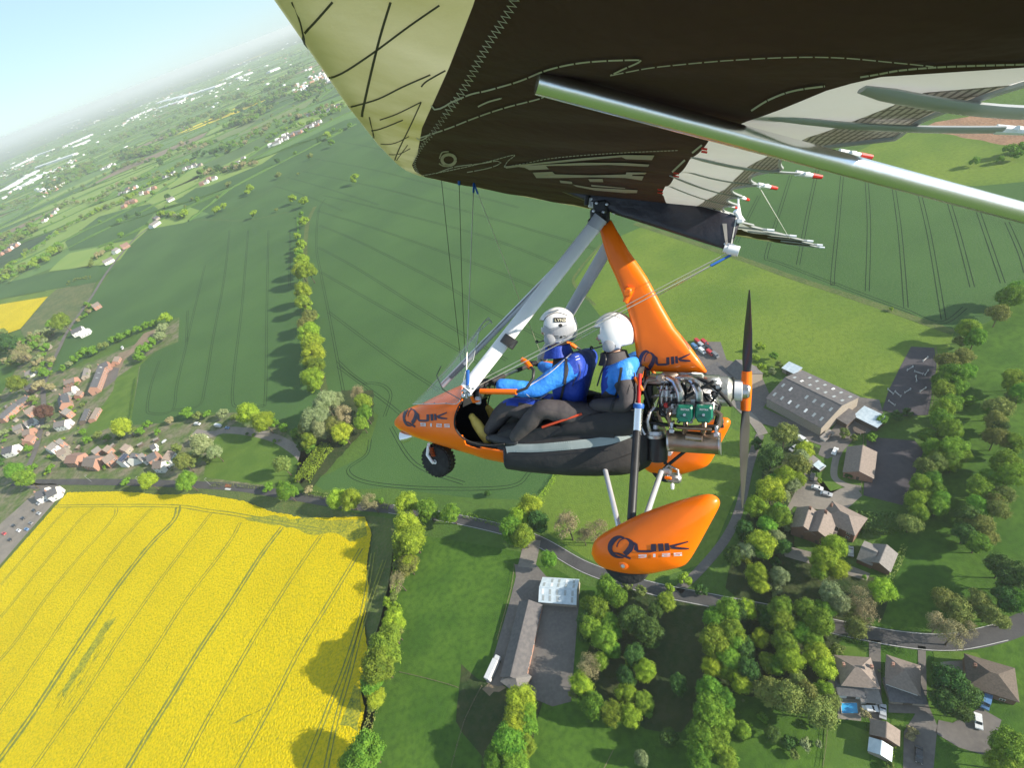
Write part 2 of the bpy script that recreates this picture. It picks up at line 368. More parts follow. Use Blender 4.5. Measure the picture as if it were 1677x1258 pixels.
# grass fields round the hamlet
sheet('pasture', [(232, 590), (252, 578), (228, 600), (215, 690), (180, 700), (130, 722), (150, 690), (185, 640), (190, 620)], Z(3), gm_lawn)
sheet('dirt_yard', [(178, 604), (196, 578), (214, 572), (236, 546), (262, 536), (262, 552), (225, 572), (205, 588), (190, 620)], Z(4), gm_dirt, jag=.5)
sheet('yard', [(150, 625), (168, 612), (178, 600), (196, 603), (190, 622), (165, 640)], Z(5), gm_asph2)
sheet('lawn', [(333, 782), (345, 735), (362, 710), (400, 712), (440, 720), (470, 735), (492, 752), (490, 780), (450, 795), (395, 790)], Z(4), gm_lawn, smooth=4)
road('path', [(318, 708), (345, 712), (370, 705), (410, 708), (450, 718), (480, 735), (497, 752), (500, 775), (488, 790)], 6.5, Z(5), gm_conc)
# rape field with thin headland and tramlines
sheet('verge', [(75, 795), (240, 797), (330, 800), (440, 806), (560, 838), (640, 850), (655, 890), (640, 1000), (600, 1258), (560, 1400), (-100, 1400), (-140, 1030), (0, 908)], Z(3), gm_ver)
RP = [(112, 808), (200, 806), (265, 812), (330, 810), (400, 822), (440, 838), (500, 850), (598, 848), (610, 875), (602, 925), (606, 970), (597, 1020), (604, 1070), (592, 1130), (600, 1160), (580, 1258), (560, 1380), (-120, 1380), (-140, 1060), (0, 935)]
sheet('rape_field', RP, .9, gm_rape, jag=.35)
sheet('crop_patch', [(520, 880), (480, 868), (430, 858), (390, 850), (430, 846), (500, 852), (560, 855), (600, 850), (600, 880), (575, 890), (545, 872)], .93, gm_rapet, jag=1.1)
sheet('crop_patch', [(190, 1015), (160, 1060), (128, 1112), (106, 1145), (108, 1130), (125, 1100), (150, 1060), (175, 1022)], .93, gm_rapet, jag=1.2)
sheet('crop_patch', [(596, 1130), (580, 1125), (570, 1160), (560, 1190), (588, 1200)], .93, gm_rapet, jag=.8)
sheet('crop_patch', [(440, 1160), (400, 1175), (380, 1190), (410, 1176)], .93, gm_rapet, jag=.6)
def z3(P): return [(x*.3817, 780+y*.3817) for x, y in P]
RL = [([(300, 130), (230, 200), (120, 330), (0, 470)], 1), ([(400, 135), (340, 190), (250, 300), (0, 610)], 1), ([(500, 140), (480, 190), (330, 360), (200, 520), (60, 720), (-60, 850)], 1.4),
      ([(650, 140), (610, 180), (480, 330), (300, 580), (130, 830), (-40, 1070)], 1), ([(765, 130), (745, 190), (640, 300), (500, 480), (350, 700), (200, 930), (120, 1050), (-40, 1270)], 2.2),
      ([(910, 155), (860, 220), (700, 430), (540, 660), (400, 880), (250, 1100), (110, 1300)], 1), ([(1030, 200), (980, 290), (800, 530), (640, 780), (450, 1060), (300, 1300)], 1),
      ([(1210, 220), (1120, 340), (980, 560), (860, 740), (740, 940), (640, 1100), (510, 1320)], 1.7), ([(1380, 250), (1270, 410), (1100, 680), (950, 940), (850, 1120), (750, 1320)], 1),
      ([(1550, 310), (1400, 560), (1290, 740), (1180, 950), (1090, 1120), (980, 1320)], 1.3), ([(1600, 330), (1560, 560), (1480, 820), (1400, 1020), (1290, 1300)], 1),
      ([(1650, 360), (1560, 620), (1500, 850), (1440, 1060), (1390, 1300)], 1), ([(230, 130), (500, 127), (760, 130), (900, 150), (1010, 165), (1200, 200), (1390, 235)], 1.3)]
V = []; Fc = []
def ribs(p0, p1, wd, z_):
    global V, Fc
    q = [G(*p0, z_)[0], (G(*p0, z_)[0]+G(*p1, z_)[0])/2, G(*p1, z_)[0]]; v, f = strip_pts(q, wd, z_, .6)
    v[0] = v[1] = tuple((Vector(v[0])+Vector(v[1]))/2); v[4] = v[5] = tuple((Vector(v[4])+Vector(v[5]))/2); o = len(V); V += v; Fc += [tuple(i+o for i in g) for g in f]
for k in range(170):                                   # broken thin streaks along the rows
    if k < 95: t = random.random(); u = 196-95*t+random.gauss(0, 7+6*t); vv = 1000+150*t+random.gauss(0, 6)
    else: u = random.uniform(-20, 590); vv = random.uniform(850, 1255)
    l_ = random.uniform(8, 26); dx = -.62 if u < 300 else -.5
    ribs((u, vv), (u+l_*dx, vv+l_), random.uniform(.25, .9) if k < 95 else random.uniform(.15, .4), .945)
tag(mesh('crop_patch', V, Fc, gm_rapet), kind='structure'); V = []; Fc = []
for P, wd in RL:
    W = [Vector(p) for p in catmull(pxw(z3(P), .93), 10)]
    for off in (-1.0, 1.0):
        v, f = strip_pts(offset(W, off*(.9 if wd < 1.5 else .6*wd)), (.55 if wd < 1.5 else .62*wd), .96, .35); o = len(V); V += v; Fc += [tuple(i+o for i in g) for g in f]
tag(mesh('crop_tracks', V, Fc, gm_track), kind='structure')
# wheat tramlines
def q2(P): return [(x*.3816, 400+y*.3816) for x, y in P]
def q9(P): return [(1200+x*.3338, 180+y*.3338) for x, y in P]
WL = [q2(P) for P in ([(685, 500), (650, 600), (632, 700), (650, 727), (740, 712), (760, 600), (800, 430), (830, 300), (880, 90)], [(740, 712), (850, 695), (880, 610), (915, 400), (960, 160), (980, 0), (985, -60)],
      [(1065, -60), (1040, 250), (1010, 500), (998, 670), (1030, 697), (1120, 695), (1140, 640), (1145, 300), (1152, -60)], [(805, 285), (800, 420)], [(1245, -60), (1243, 180)], [(1555, 600), (1600, 597), (1650, 610), (1677, 650), (1650, 740)])]
WL += [[(533, 325), (522, 345), (518, 400), (525, 446), (538, 511), (553, 591), (563, 644)], [(553, 591), (575, 612), (600, 630)]]
WL += [[(519, 345), (623, 377), (773, 430), (900, 480)], [(523, 369), (582, 393), (704, 454), (805, 510), (900, 560)], [(521, 405), (582, 438), (696, 510), (830, 590)], [(526, 446), (640, 511), (761, 580), (830, 630)], [(538, 511), (640, 587), (720, 640)],
       [(553, 600), (640, 665), (700, 720)], [(530, 320), (582, 332), (773, 381), (930, 440)], [(493, 280), (623, 308), (760, 345), (900, 385), (980, 410)], [(517, 260), (602, 276), (700, 300), (850, 340)], [(560, 232), (650, 250), (760, 280)],
       [(450, 305), (500, 320), (560, 345)], [(470, 290), (540, 310), (620, 335)], [(606, 720), (600, 745), (570, 770), (600, 790), (700, 800), (830, 798), (866, 775), (880, 750)], [(640, 700), (680, 760), (760, 792)]]
WL += [q9(P) for P in ([(285, 320), (220, 530), (165, 710), (180, 735), (240, 755), (500, 855)], [(420, 270), (370, 500), (320, 760)], [(540, 285), (515, 560), (490, 830), (510, 855), (650, 910), (840, 980), (1020, 1045), (1140, 970)],
       [(655, 320), (668, 560), (660, 890)], [(785, 350), (820, 600), (850, 970)], [(915, 405), (965, 620), (1035, 1030)], [(1060, 450), (1110, 620), (1175, 870)], [(1205, 500), (1260, 660), (1325, 850)], [(1345, 550), (1410, 700), (1440, 800)], [(130, 420), (80, 520), (20, 650)])]
V = []; Fc = []
for P in WL:
    W = [Vector(p) for p in catmull(pxw(P), 8)]
    for off in (-.95, .95):
        v, f = strip_pts(offset(W, off), .42, Z(3)+.01, .15); o = len(V); V += v; Fc += [tuple(i+o for i in g) for g in f]
tag(mesh('tramlines', V, Fc, gm_tram), kind='structure')
# roads
road('road', [(20, 792), (75, 790), (180, 790), (290, 793), (380, 798), (440, 806), (560, 826), (660, 836), (760, 853), (870, 882), (960, 930), (1060, 962), (1170, 985), (1290, 1008), (1380, 1030), (1480, 1048), (1560, 1052), (1640, 1036), (1720, 1000)], 5.6, Z(7), gm_asph)
for dd in (-2.5, 2.5): road('road_marking', [(640, 834), (760, 853), (870, 882), (960, 930), (1060, 962), (1170, 985), (1290, 1008), (1380, 1030), (1480, 1048), (1560, 1052), (1640, 1036)], .16, Z(8), gm_white, off=dd)
road('road', [(243, 374), (219, 393), (180, 440), (150, 487), (113, 540), (98, 570), (84, 600), (72, 635), (72, 660), (68, 700), (58, 740), (44, 772), (36, 792)], 5.0, Z(7)+.4, gm_asph2)
road('road', [(36, 792), (60, 797), (90, 800), (70, 830), (30, 880), (-20, 930)], 5, Z(7), gm_asph2)
sheet('road_marking', [(370, 793), (380, 794), (378, 799), (368, 798)], Z(8), gm_red)
road('road_marking', [(369, 801), (378, 802)], 1.2, Z(9), gm_white)
# grounds of the farm
sheet('yard', [(1190, 590), (1240, 600), (1262, 650), (1250, 668), (1345, 712), (1362, 705), (1400, 650), (1440, 655), (1450, 690), (1420, 710), (1405, 712), (1380, 740), (1372, 760), (1340, 745), (1345, 730), (1310, 718), (1270, 700), (1230, 690), (1195, 660), (1140, 640), (1140, 560), (1180, 560)], Z(6), gm_asph2)
sheet('arena', [(1492, 568), (1530, 570), (1534, 600), (1520, 680), (1478, 682), (1445, 672), (1455, 640), (1475, 600)], Z(7), gm_arena)
sheet('arena', [(1420, 716), (1498, 722), (1512, 740), (1478, 828), (1414, 812)], Z(7), gm_arena)
sheet('garden', [(1335, 760), (1372, 745), (1378, 800), (1355, 812), (1340, 790)], Z(7), gm_lawn)
sheet('drive', [(1290, 830), (1318, 775), (1345, 785), (1360, 805), (1400, 795), (1412, 812), (1380, 840), (1300, 830), (1285, 850)], Z(7), gm_conc)
road('path', [(1370, 745), (1366, 780), (1385, 795), (1410, 800)], 2.5, Z(8), gm_conc)
sheet('drive', [(1282, 893), (1330, 905), (1400, 930), (1425, 940), (1420, 952), (1330, 925), (1285, 912)], Z(7), gm_conc)
road('track', [(1245, 712), (1228, 760), (1212, 830), (1190, 880), (1150, 930), (1110, 968)], 3.5, Z(7), gm_asph2)
road('track', [(1200, 655), (1235, 690), (1250, 712)], 4.5, Z(7)+.01, gm_conc)
# stable yard by the bus
sheet('yard', [(843, 925), (878, 925), (895, 945), (945, 950), (948, 990), (935, 1150), (905, 1158), (862, 1140), (842, 1120), (815, 1125), (796, 1118), (835, 985), (845, 945)], Z(7), gm_asph2)
sheet('verge', [(806, 1118), (790, 1130), (800, 1140), (830, 1128)], Z(6), gm_dirt, jag=.6)
road('drive', [(872, 885), (868, 905), (862, 930)], 8, Z(8), gm_conc)
# gardens at the lower right
sheet('drive', [(1423, 1048), (1442, 1050), (1444, 1180), (1424, 1182)], Z(7), gm_asph2)
sheet('drive', [(1503, 1058), (1516, 1060), (1518, 1150), (1535, 1190), (1525, 1300), (1478, 1300), (1480, 1200), (1505, 1160)], Z(7), gm_asph2)
sheet('patio', [(1372, 1128), (1440, 1125), (1440, 1160), (1412, 1160), (1410, 1182), (1372, 1178)], Z(7)+.01, gm_conc)
sheet('patio', [(1455, 1120), (1510, 1120), (1508, 1170), (1455, 1168)], Z(8), gm_asph2)
sheet('lawn', [(1350, 1190), (1385, 1185), (1424, 1200), (1424, 1300), (1345, 1300)], Z(7), gm_lawn)
sheet('lawn', [(1378, 1058), (1420, 1062), (1418, 1078), (1380, 1076)], Z(7), gm_lawn)
sheet('lawn', [(1460, 1170), (1480, 1172), (1478, 1230), (1458, 1228)], Z(7), gm_lawn)
sheet('lawn', [(1528, 1065), (1600, 1070), (1612, 1085), (1530, 1088)], Z(7), gm_lawn)
sheet('drive', [(1540, 1085), (1582, 1082), (1590, 1100), (1560, 1130), (1540, 1110)], Z(8), gm_conc)
sheet('drive', [(1537, 1180), (1560, 1185), (1605, 1160), (1640, 1180), (1620, 1240), (1570, 1225), (1532, 1202)], Z(7), gm_asph2)
sheet('car_park', [(94, 818), (66, 850), (36, 884), (-20, 950), (-60, 930), (-10, 868), (24, 838), (52, 812)], Z(8), gm_conc)
road('track', [(640, 872), (636, 930), (622, 1000), (605, 1060), (590, 1130)], 3, Z(5), gm_ver)
# ------------------------------------------------------------------ trees
LK = dict(
 y=('bright yellow-green', mat('leaf_yellow', (.19, .28, .02), .75, col2=(.36, .45, .035), scale=3.2, trans=.25, spec=.2, rnd=.6)),
 g=('fresh green', mat('leaf_green', (.10, .20, .020), .75, col2=(.24, .36, .035), scale=3.2, trans=.25, spec=.2, rnd=.7)),
 o=('olive green', mat('leaf_olive', (.13, .175, .04), .75, col2=(.24, .27, .065), scale=3.5, trans=.2, spec=.2, rnd=.6)),
 d=('dark green', mat('leaf_dark', (.035, .085, .02), .75, col2=(.085, .165, .03), scale=3.5, trans=.15, spec=.2, rnd=.5)),
 p=('pale grey-green', mat('leaf_pale', (.17, .215, .08), .75, col2=(.33, .37, .18), scale=3.5, trans=.2, spec=.2, rnd=.5)),
 b=('brown bare-looking', mat('leaf_brown', (.25, .22, .11), .85, col2=(.32, .27, .15), scale=.5, trans=.1, spec=.1, rnd=.5)),
 m=('maroon-leaved', mat('leaf_maroon', (.10, .05, .04), .8, col2=(.13, .07, .05), scale=.5, trans=.1, spec=.1)),
 w=('white-blossomed', mat('leaf_blossom', (.62, .58, .52), .8, col2=(.36, .36, .26), scale=1.2, trans=.2, spec=.1)))
bark = mat('bark', (.10, .075, .05), .95, col2=(.06, .045, .03), scale=3)
def _ico():
    bm = bmesh.new(); bmesh.ops.create_icosphere(bm, subdivisions=2, radius=1); bm.verts.index_update()
    o = (np.array([v.co[:] for v in bm.verts]), [tuple(v.index for v in f.verts) for f in bm.faces]); bm.free(); return o
ICO = _ico()
def leafmesh(nl, per, size, seed, squash=.85, core=0):
    """crown of radius 1: lobes of leaf-cluster faces spread through the volume"""
    r = np.random.default_rng(seed); V = []; Fc = []
    ctr = []
    for i in range(nl):
        z = r.uniform(-.45, 1); a = r.uniform(0, 2*pi); q = sqrt(max(0, 1-z*z)); k = r.uniform(.42, .72)
        ctr.append((np.array([cos(a)*q*k, sin(a)*q*k, z*k*squash]), r.uniform(.24, .42)))
    sx, sy = r.uniform(.82, 1.12), r.uniform(.82, 1.12)
    for c, rl in ctr:
        d = r.normal(size=(per, 3)); d /= np.linalg.norm(d, axis=1)[:, None]
        d[:, 2] = np.where(d[:, 2] < -.3, -d[:, 2], d[:, 2])
        rad = rl*r.uniform(.72, 1.12, per)
        P = c + d*rad[:, None]; P[:, 0] *= sx; P[:, 1] *= sy
        nn = d + r.normal(scale=.45, size=(per, 3)); nn /= np.linalg.norm(nn, axis=1)[:, None]
        t = np.cross(nn, r.normal(size=(per, 3))); t /= np.linalg.norm(t, axis=1)[:, None]; b = np.cross(nn, t)
        s = size*r.uniform(.6, 1.25, per)[:, None]
        o = len(V)
        Q = np.stack([P-t*s, P-b*s*.7+nn*s*.25, P+t*s, P+b*s*.7+nn*s*.25], 1).reshape(-1, 3)
        V += Q.tolist(); Fc += [(o+4*k, o+4*k+1, o+4*k+2, o+4*k+3) for k in range(per)]
        if core:                                  # leafy mass inside the lobe
            o = len(V); jit = r.uniform(.8, 1.15, len(ICO[0])); W_ = ICO[0]*(rl*core*jit)[:, None]+c; W_[:, 0] *= sx; W_[:, 1] *= sy
            V += W_.tolist(); Fc += [tuple(i+o for i in f) for f in ICO[1]]
    return V, Fc
def trunkmesh(h, seed, rt=.035):
    r = random.Random(seed); b = MB()
    b.tube([(0, 0, 0), (r.uniform(-.03, .03), 0, h*.5), (r.uniform(-.06, .06), r.uniform(-.06, .06), h)], [rt*1.5, rt, rt*.5], 7)
    for k in range(6):
        a = k*1.05+r.random(); z0 = h*r.uniform(.45, .75); e = r.uniform(.45, .65)
        b.tube([(0, 0, z0), (cos(a)*e*.5, sin(a)*e*.5, z0+.22), (cos(a)*e, sin(a)*e, z0+.5)], [rt*.5, rt*.35, rt*.12], 5)
    return b
PROTO = {}
def protos():
    for kind, (nm, m) in LK.items():
        for v in range(3):
            if kind == 'b': V, Fc = leafmesh(30, 85, .035, 50+v, 1.0)
            elif kind == 'o': V, Fc = leafmesh(46, 100, .052, 70+v, .9, .55)
            elif kind == 'd': V, Fc = leafmesh(36, 120, .052, 90+v, 1.1, .66)
            else: V, Fc = leafmesh(42+v*5, 165, .042, ord(kind)*10+v, 1.0, .66)
            me = bpy.data.meshes.new('crown'); me.from_pydata(V, [], Fc); me.materials.append(m)
            V2, F2 = leafmesh(14, 26, .13, 400+ord(kind)+v, .85)
            tk = MB(); tk.tube([(0, 0, -1.25), (0, 0, 0)], [.06, .04], 5)
            o = len(V2); V2 = V2 + tk.V; F2b = F2 + [tuple(i+o for i in f) for f in tk.F]
            me2 = bpy.data.meshes.new('tree_small'); me2.from_pydata(V2, [], F2b); me2.materials.append(m); me2.materials.append(bark)
            me2.polygons.foreach_set('material_index', [0]*len(F2)+[1]*len(tk.F))
            tb = trunkmesh(1.25, v+1); tm = bpy.data.meshes.new('trunk'); tm.from_pydata([tuple(q) for q in tb.V], [], tb.F); tm.materials.append(bark)
            PROTO[(kind, v)] = (me, me2, tm)
protos()
TN = [0]
QUEUE = []
def tree(*a, **k): QUEUE.append((a, k))
def tree_now(u, v, rpx, kind='g', label='', group=None, big=True, sq=1.0):
    TN[0] += 1; vr = TN[0] % 3
    R = rpx/ppm(u, v)*1.04
    hc = R*1.5                                    # crown centre height
    for _ in range(3):
        P, t = G(u, v, hc); R = rpx*t/FOC*1.17; hc = R*1.5
    me, me2, tm = PROTO[(kind, vr)]
    rz = (TN[0]*2.399) % 6.28
    nm = 'tree' if rpx*t/FOC > 1.6 else 'shrub'
    if big:
        e = empty(nm, (P.x, P.y, 0), rz); tag(e, label, nm, group)
        c = bpy.data.objects.new('crown', me); COL.objects.link(c); c.parent = e; c.location = (0, 0, hc); c.scale = (R, R, R*sq*(1.0+.1*(vr)))
        k = bpy.data.objects.new('trunk', tm); COL.objects.link(k); k.parent = e; k.scale = (R, R, R*1.25)
        return e
    o = bpy.data.objects.new(nm, me2); COL.objects.link(o); o.location = (P.x, P.y, hc); o.scale = (R, R, R); o.rotation_euler.z = rz
    return tag(o, label, nm, group)
def trees(where, group, L, big=True):
    """L: (u, v, radius px, kind); the order runs along the row, and the label counts along it"""
    n = {}
    tot = {}
    for t in L: tot[t[3]] = tot.get(t[3], 0)+1
    for t in L:
        k = t[3]; n[k] = n.get(k, 0)+1; c = LK[k][0]
        size = 'large ' if t[2] >= 24 else ('small ' if t[2] < 9 else '')
        lab = f"{c} tree, {ordn(n[k]-1)} such {where}" if tot[k] > 1 else f"the only {c} tree {where}"
        tree(t[0], t[1], t[2], k, lab, group, big=big)
trees('down the hedge between the two wheat fields', 'hedgerow trees between the wheat fields', [(484, 333, 9, 'y'), (504, 338, 10, 'y'), (495, 354, 5, 'g'), (491, 392, 7, 'y'), (494, 404, 7, 'y'), (493, 418, 8, 'y'), (496, 431, 12, 'y'), (492, 446, 12, 'y'), (497, 478, 13, 'y'), (496, 495, 13, 'g'), (508, 520, 13, 'o'), (500, 530, 12, 'o'), (506, 545, 16, 'y'), (514, 562, 17, 'y'), (512, 582, 18, 'y'), (519, 600, 15, 'g'), (514, 622, 17, 'y'), (521, 642, 11, 'y')])
trees('standing alone in the wheat, going down', 'lone trees in the wheat', [(575, 210, 5, 'g'), (539, 228, 7, 'y'), (546, 240, 7, 'g'), (510, 261, 6, 'o'), (459, 292, 6, 'o'), (586, 300, 9, 'y'), (413, 315, 8, 'y'), (408, 320, 6, 'y'), (371, 343, 7, 'y'), (454, 347, 4, 'o'), (360, 350, 8, 'y'), (420, 356, 7, 'y'), (307, 356, 8, 'y'), (298, 357, 5, 'g'), (490, 287, 3, 'o')])
trees('in the copse below the wheat field hedge', 'trees of the copse', [(588, 646, 14, 'b'), (549, 655, 15, 'p'), (534, 664, 21, 'p'), (596, 662, 14, 'g'), (565, 682, 18, 'b'), (519, 688, 22, 'p'), (597, 678, 14, 'g'), (592, 695, 12, 'g'), (504, 700, 15, 'o'), (561, 710, 15, 'y'), (548, 698, 16, 'o'), (527, 706, 16, 'p'), (492, 717, 12, 'g'), (507, 722, 14, 'g'), (515, 740, 12, 'g'), (568, 728, 9, 'y')])
trees('along the lower edge of the left wheat field', 'trees below the left wheat field', [(202, 700, 14, 'y'), (225, 713, 9, 'o'), (248, 701, 9, 'g'), (282, 694, 8, 'w'), (313, 684, 11, 'g'), (330, 688, 10, 'o'), (345, 684, 8, 'g'), (370, 685, 11, 'p'), (388, 690, 8, 'o'), (408, 680, 17, 'y'), (431, 690, 17, 'y'), (452, 700, 11, 'g'), (470, 706, 9, 'g'), (488, 722, 8, 'd'), (498, 738, 9, 'd')])
trees('beside the road above the rape field', 'roadside trees above the rape field', [(214, 795, 9, 'g'), (244, 789, 13, 'y'), (307, 789, 15, 'g'), (445, 804, 10, 'g'), (470, 806, 15, 'g'), (486, 812, 11, 'g'), (511, 808, 9, 'b'), (554, 818, 15, 'y'), (573, 820, 16, 'y'), (607, 824, 16, 'b'), (627, 824, 6, 'g'), (667, 826, 17, 'y'), (700, 838, 17, 'g'), (738, 842, 17, 'g'), (722, 850, 9, 'g')])
trees('in the gardens left of the round lawn', 'garden trees beside the round lawn', [(332, 730, 18, 'p'), (352, 742, 13, 'p'), (296, 740, 10, 'o'), (301, 757, 15, 'o'), (326, 762, 12, 'o'), (345, 758, 10, 'o'), (284, 760, 8, 'g'), (463, 763, 15, 'o'), (235, 712, 8, 'g'), (262, 712, 7, 'g')])
trees('down the hedge right of the rape field', 'hedge trees right of the rape field', [(667, 862, 20, 'y'), (672, 884, 24, 'y'), (661, 900, 18, 'g'), (654, 930, 10, 'o'), (653, 954, 17, 'b'), (648, 982, 10, 'o'), (645, 1010, 13, 'y'), (640, 1040, 20, 'g'), (632, 1065, 26, 'g'), (622, 1092, 28, 'g'), (612, 1118, 20, 'g'), (616, 1142, 15, 'y'), (613, 1160, 10, 'o'), (600, 1236, 30, 'g'), (582, 1252, 22, 'g')])
trees('on the bends of the lane below the wheat field', 'trees along the lane', [(801, 813, 8, 'd'), (868, 830, 18, 'y'), (852, 848, 17, 'y'), (838, 870, 20, 'g'), (857, 880, 19, 'g'), (882, 856, 16, 'd'), (899, 917, 14, 'g'), (930, 862, 24, 'b'), (975, 872, 20, 'b'), (955, 880, 15, 'b'), (1122, 955, 12, 'y'), (1090, 988, 15, 'g'), (1098, 970, 10, 'y'), (1150, 972, 12, 'd'), (1030, 962, 11, 'o'), (1050, 972, 11, 'o')])
trees('in the belt right of the stable yard', 'trees right of the stable yard', [(995, 966, 20, 'g'), (1010, 978, 18, 'g'), (980, 1001, 20, 'g'), (998, 1022, 17, 'g'), (968, 1030, 20, 'g'), (990, 1048, 20, 'g'), (1003, 1066, 14, 'g'), (984, 1084, 14, 'g'), (966, 1090, 19, 'b'), (952, 1120, 17, 'y'), (975, 1158, 20, 'g'), (1003, 1170, 20, 'g'), (1032, 1172, 17, 'y'), (1055, 1150, 16, 'g'), (1062, 1170, 12, 'g'), (942, 1140, 10, 'o'), (1038, 1015, 20, 'd'), (1062, 1035, 20, 'd'), (1040, 1075, 18, 'd'), (1075, 1000, 14, 'd')])
trees('below the stable yard', 'trees below the stable yard', [(853, 1145, 20, 'y'), (862, 1166, 16, 'y'), (855, 1185, 14, 'y'), (835, 1215, 25, 'g'), (860, 1225, 18, 'g'), (812, 1245, 20, 'g'), (845, 1250, 22, 'g')])
trees('in the broad belt left of the pool', 'trees of the broad belt', [(1192, 1000, 20, 'g'), (1172, 1015, 20, 'g'), (1196, 1040, 22, 'g'), (1170, 1055, 24, 'g'), (1192, 1076, 20, 'g'), (1166, 1092, 16, 'y'), (1160, 1130, 20, 'g'), (1185, 1145, 18, 'g'), (1160, 1165, 25, 'g'), (1188, 1178, 18, 'g'), (1150, 1205, 22, 'g'), (1175, 1215, 22, 'g'), (1145, 1240, 22, 'g'), (1190, 1245, 18, 'g'), (1210, 1000, 16, 'b'), (1220, 1060, 16, 'd'), (1225, 1100, 18, 'd'), (1110, 1120, 15, 'd'), (1095, 1210, 14, 'd'), (1051, 1243, 13, 'p')])
trees('down the belt left of the farmhouse', 'trees left of the farmhouse', [(1284, 712, 18, 'o'), (1318, 738, 14, 'y'), (1308, 762, 18, 'o'), (1262, 748, 20, 'd'), (1240, 735, 12, 'd'), (1286, 782, 16, 'y'), (1262, 805, 20, 'y'), (1282, 815, 13, 'p'), (1240, 833, 17, 'y'), (1277, 848, 17, 'g'), (1257, 860, 16, 'g'), (1284, 866, 12, 'p'), (1268, 880, 14, 'p'), (1247, 892, 19, 'y'), (1222, 905, 16, 'p'), (1200, 912, 15, 'd'), (1239, 940, 17, 'y'), (1243, 960, 13, 'y'), (1276, 945, 16, 'p'), (1272, 972, 12, 'p'), (1220, 870, 14, 'd')])
trees('in the wood between farmhouse and pool', 'trees between farmhouse and pool', [(1365, 898, 19, 'y'), (1350, 918, 20, 'y'), (1370, 930, 16, 'y'), (1342, 938, 14, 'g'), (1362, 975, 20, 'p'), (1375, 992, 18, 'p'), (1350, 1000, 16, 'g'), (1278, 1000, 20, 'g'), (1282, 1022, 20, 'g'), (1318, 1002, 20, 'g'), (1340, 1020, 22, 'g'), (1310, 1035, 18, 'g'), (1330, 1052, 16, 'g'), (1285, 1056, 20, 'g'), (1295, 1080, 20, 'y'), (1270, 1090, 16, 'g'), (1262, 1135, 22, 'o'), (1290, 1145, 26, 'o'), (1322, 1140, 22, 'o'), (1340, 1165, 24, 'o'), (1360, 1150, 16, 'o'), (1308, 1120, 16, 'o'), (1370, 1068, 12, 'o'), (1367, 1095, 7, 'y'), (1445, 969, 18, 'y'), (1410, 985, 20, 'b'), (1418, 1010, 18, 'b'), (1395, 1000, 14, 'o'), (1237, 1010, 12, 'b'), (1415, 948, 5, 'g'), (1440, 1100, 3, 'p')])
trees('by the road bend right of the pool house', 'trees by the road bend', [(1550, 985, 18, 'o'), (1570, 1000, 19, 'o'), (1535, 1022, 20, 'b'), (1558, 1040, 24, 'b'), (1578, 1032, 16, 'b'), (1602, 985, 18, 'o'), (1618, 1005, 18, 'o'), (1638, 1018, 13, 'o'), (1555, 1120, 24, 'd'), (1575, 1138, 24, 'd'), (1548, 1150, 20, 'd'), (1568, 1165, 18, 'd'), (1530, 1100, 10, 'd'), (1492, 1200, 9, 'w'), (1488, 1210, 9, 'w'), (1415, 1172, 9, 'w'), (1456, 1258, 8, 'o'), (1655, 1225, 28, 'g'), (1640, 1250, 22, 'g')])
trees('in the ragged garden left of the lawn', 'shrubby trees left of the lawn', [(1265, 1205, 13, 'd'), (1250, 1180, 10, 'g'), (1290, 1220, 11, 'd'), (1318, 1222, 11, 'p'), (1300, 1238, 9, 'o'), (1340, 1220, 7, 'p'), (1330, 1190, 8, 'd')])
trees('down the long tree line right of the arenas', 'tree line right of the arenas', [(1586, 540, 16, 'g'), (1596, 555, 14, 'g'), (1568, 568, 12, 'o'), (1578, 585, 14, 'o'), (1550, 594, 16, 'o'), (1560, 615, 18, 'g'), (1545, 640, 16, 'g'), (1568, 636, 14, 'g'), (1558, 662, 17, 'g'), (1582, 664, 12, 'g'), (1540, 690, 17, 'g'), (1555, 706, 17, 'g'), (1562, 735, 20, 'g'), (1575, 748, 13, 'g'), (1526, 735, 14, 'g'), (1535, 752, 13, 'g'), (1516, 765, 16, 'o'), (1525, 785, 14, 'g'), (1508, 795, 15, 'g'), (1518, 812, 13, 'g'), (1500, 822, 16, 'g'), (1505, 842, 14, 'g'), (1490, 858, 15, 'o'), (1486, 682, 9, 'd'), (1466, 688, 11, 'd'), (1444, 694, 11, 'g'), (1430, 720, 7, 'g')])
trees('in the clumps at the far right of the paddocks', 'trees of the right hand paddocks', [(1660, 620, 16, 'g'), (1672, 645, 16, 'g'), (1634, 668, 17, 'o'), (1628, 690, 16, 'o'), (1622, 708, 12, 'o'), (1645, 760, 20, 'g'), (1656, 780, 20, 'g'), (1622, 785, 15, 'g'), (1610, 805, 16, 'g'), (1628, 820, 14, 'g'), (1600, 830, 16, 'g'), (1585, 848, 16, 'd'), (1605, 860, 18, 'o'), (1580, 875, 17, 'd'), (1600, 890, 18, 'g'), (1615, 880, 14, 'o'), (1640, 930, 20, 'd'), (1665, 945, 26, 'd'), (1650, 980, 20, 'd'), (1672, 985, 22, 'g')])
trees('on the edge of the upper right wheat field', 'trees round the upper right wheat field', [(1594, 272, 9, 'g'), (1636, 267, 7, 'g'), (1650, 256, 12, 'g'), (1662, 262, 10, 'g'), (1674, 248, 10, 'g'), (1655, 488, 18, 'g'), (1668, 475, 16, 'g'), (1634, 515, 15, 'o'), (1645, 505, 12, 'g'), (1459, 509, 4, 'y')])
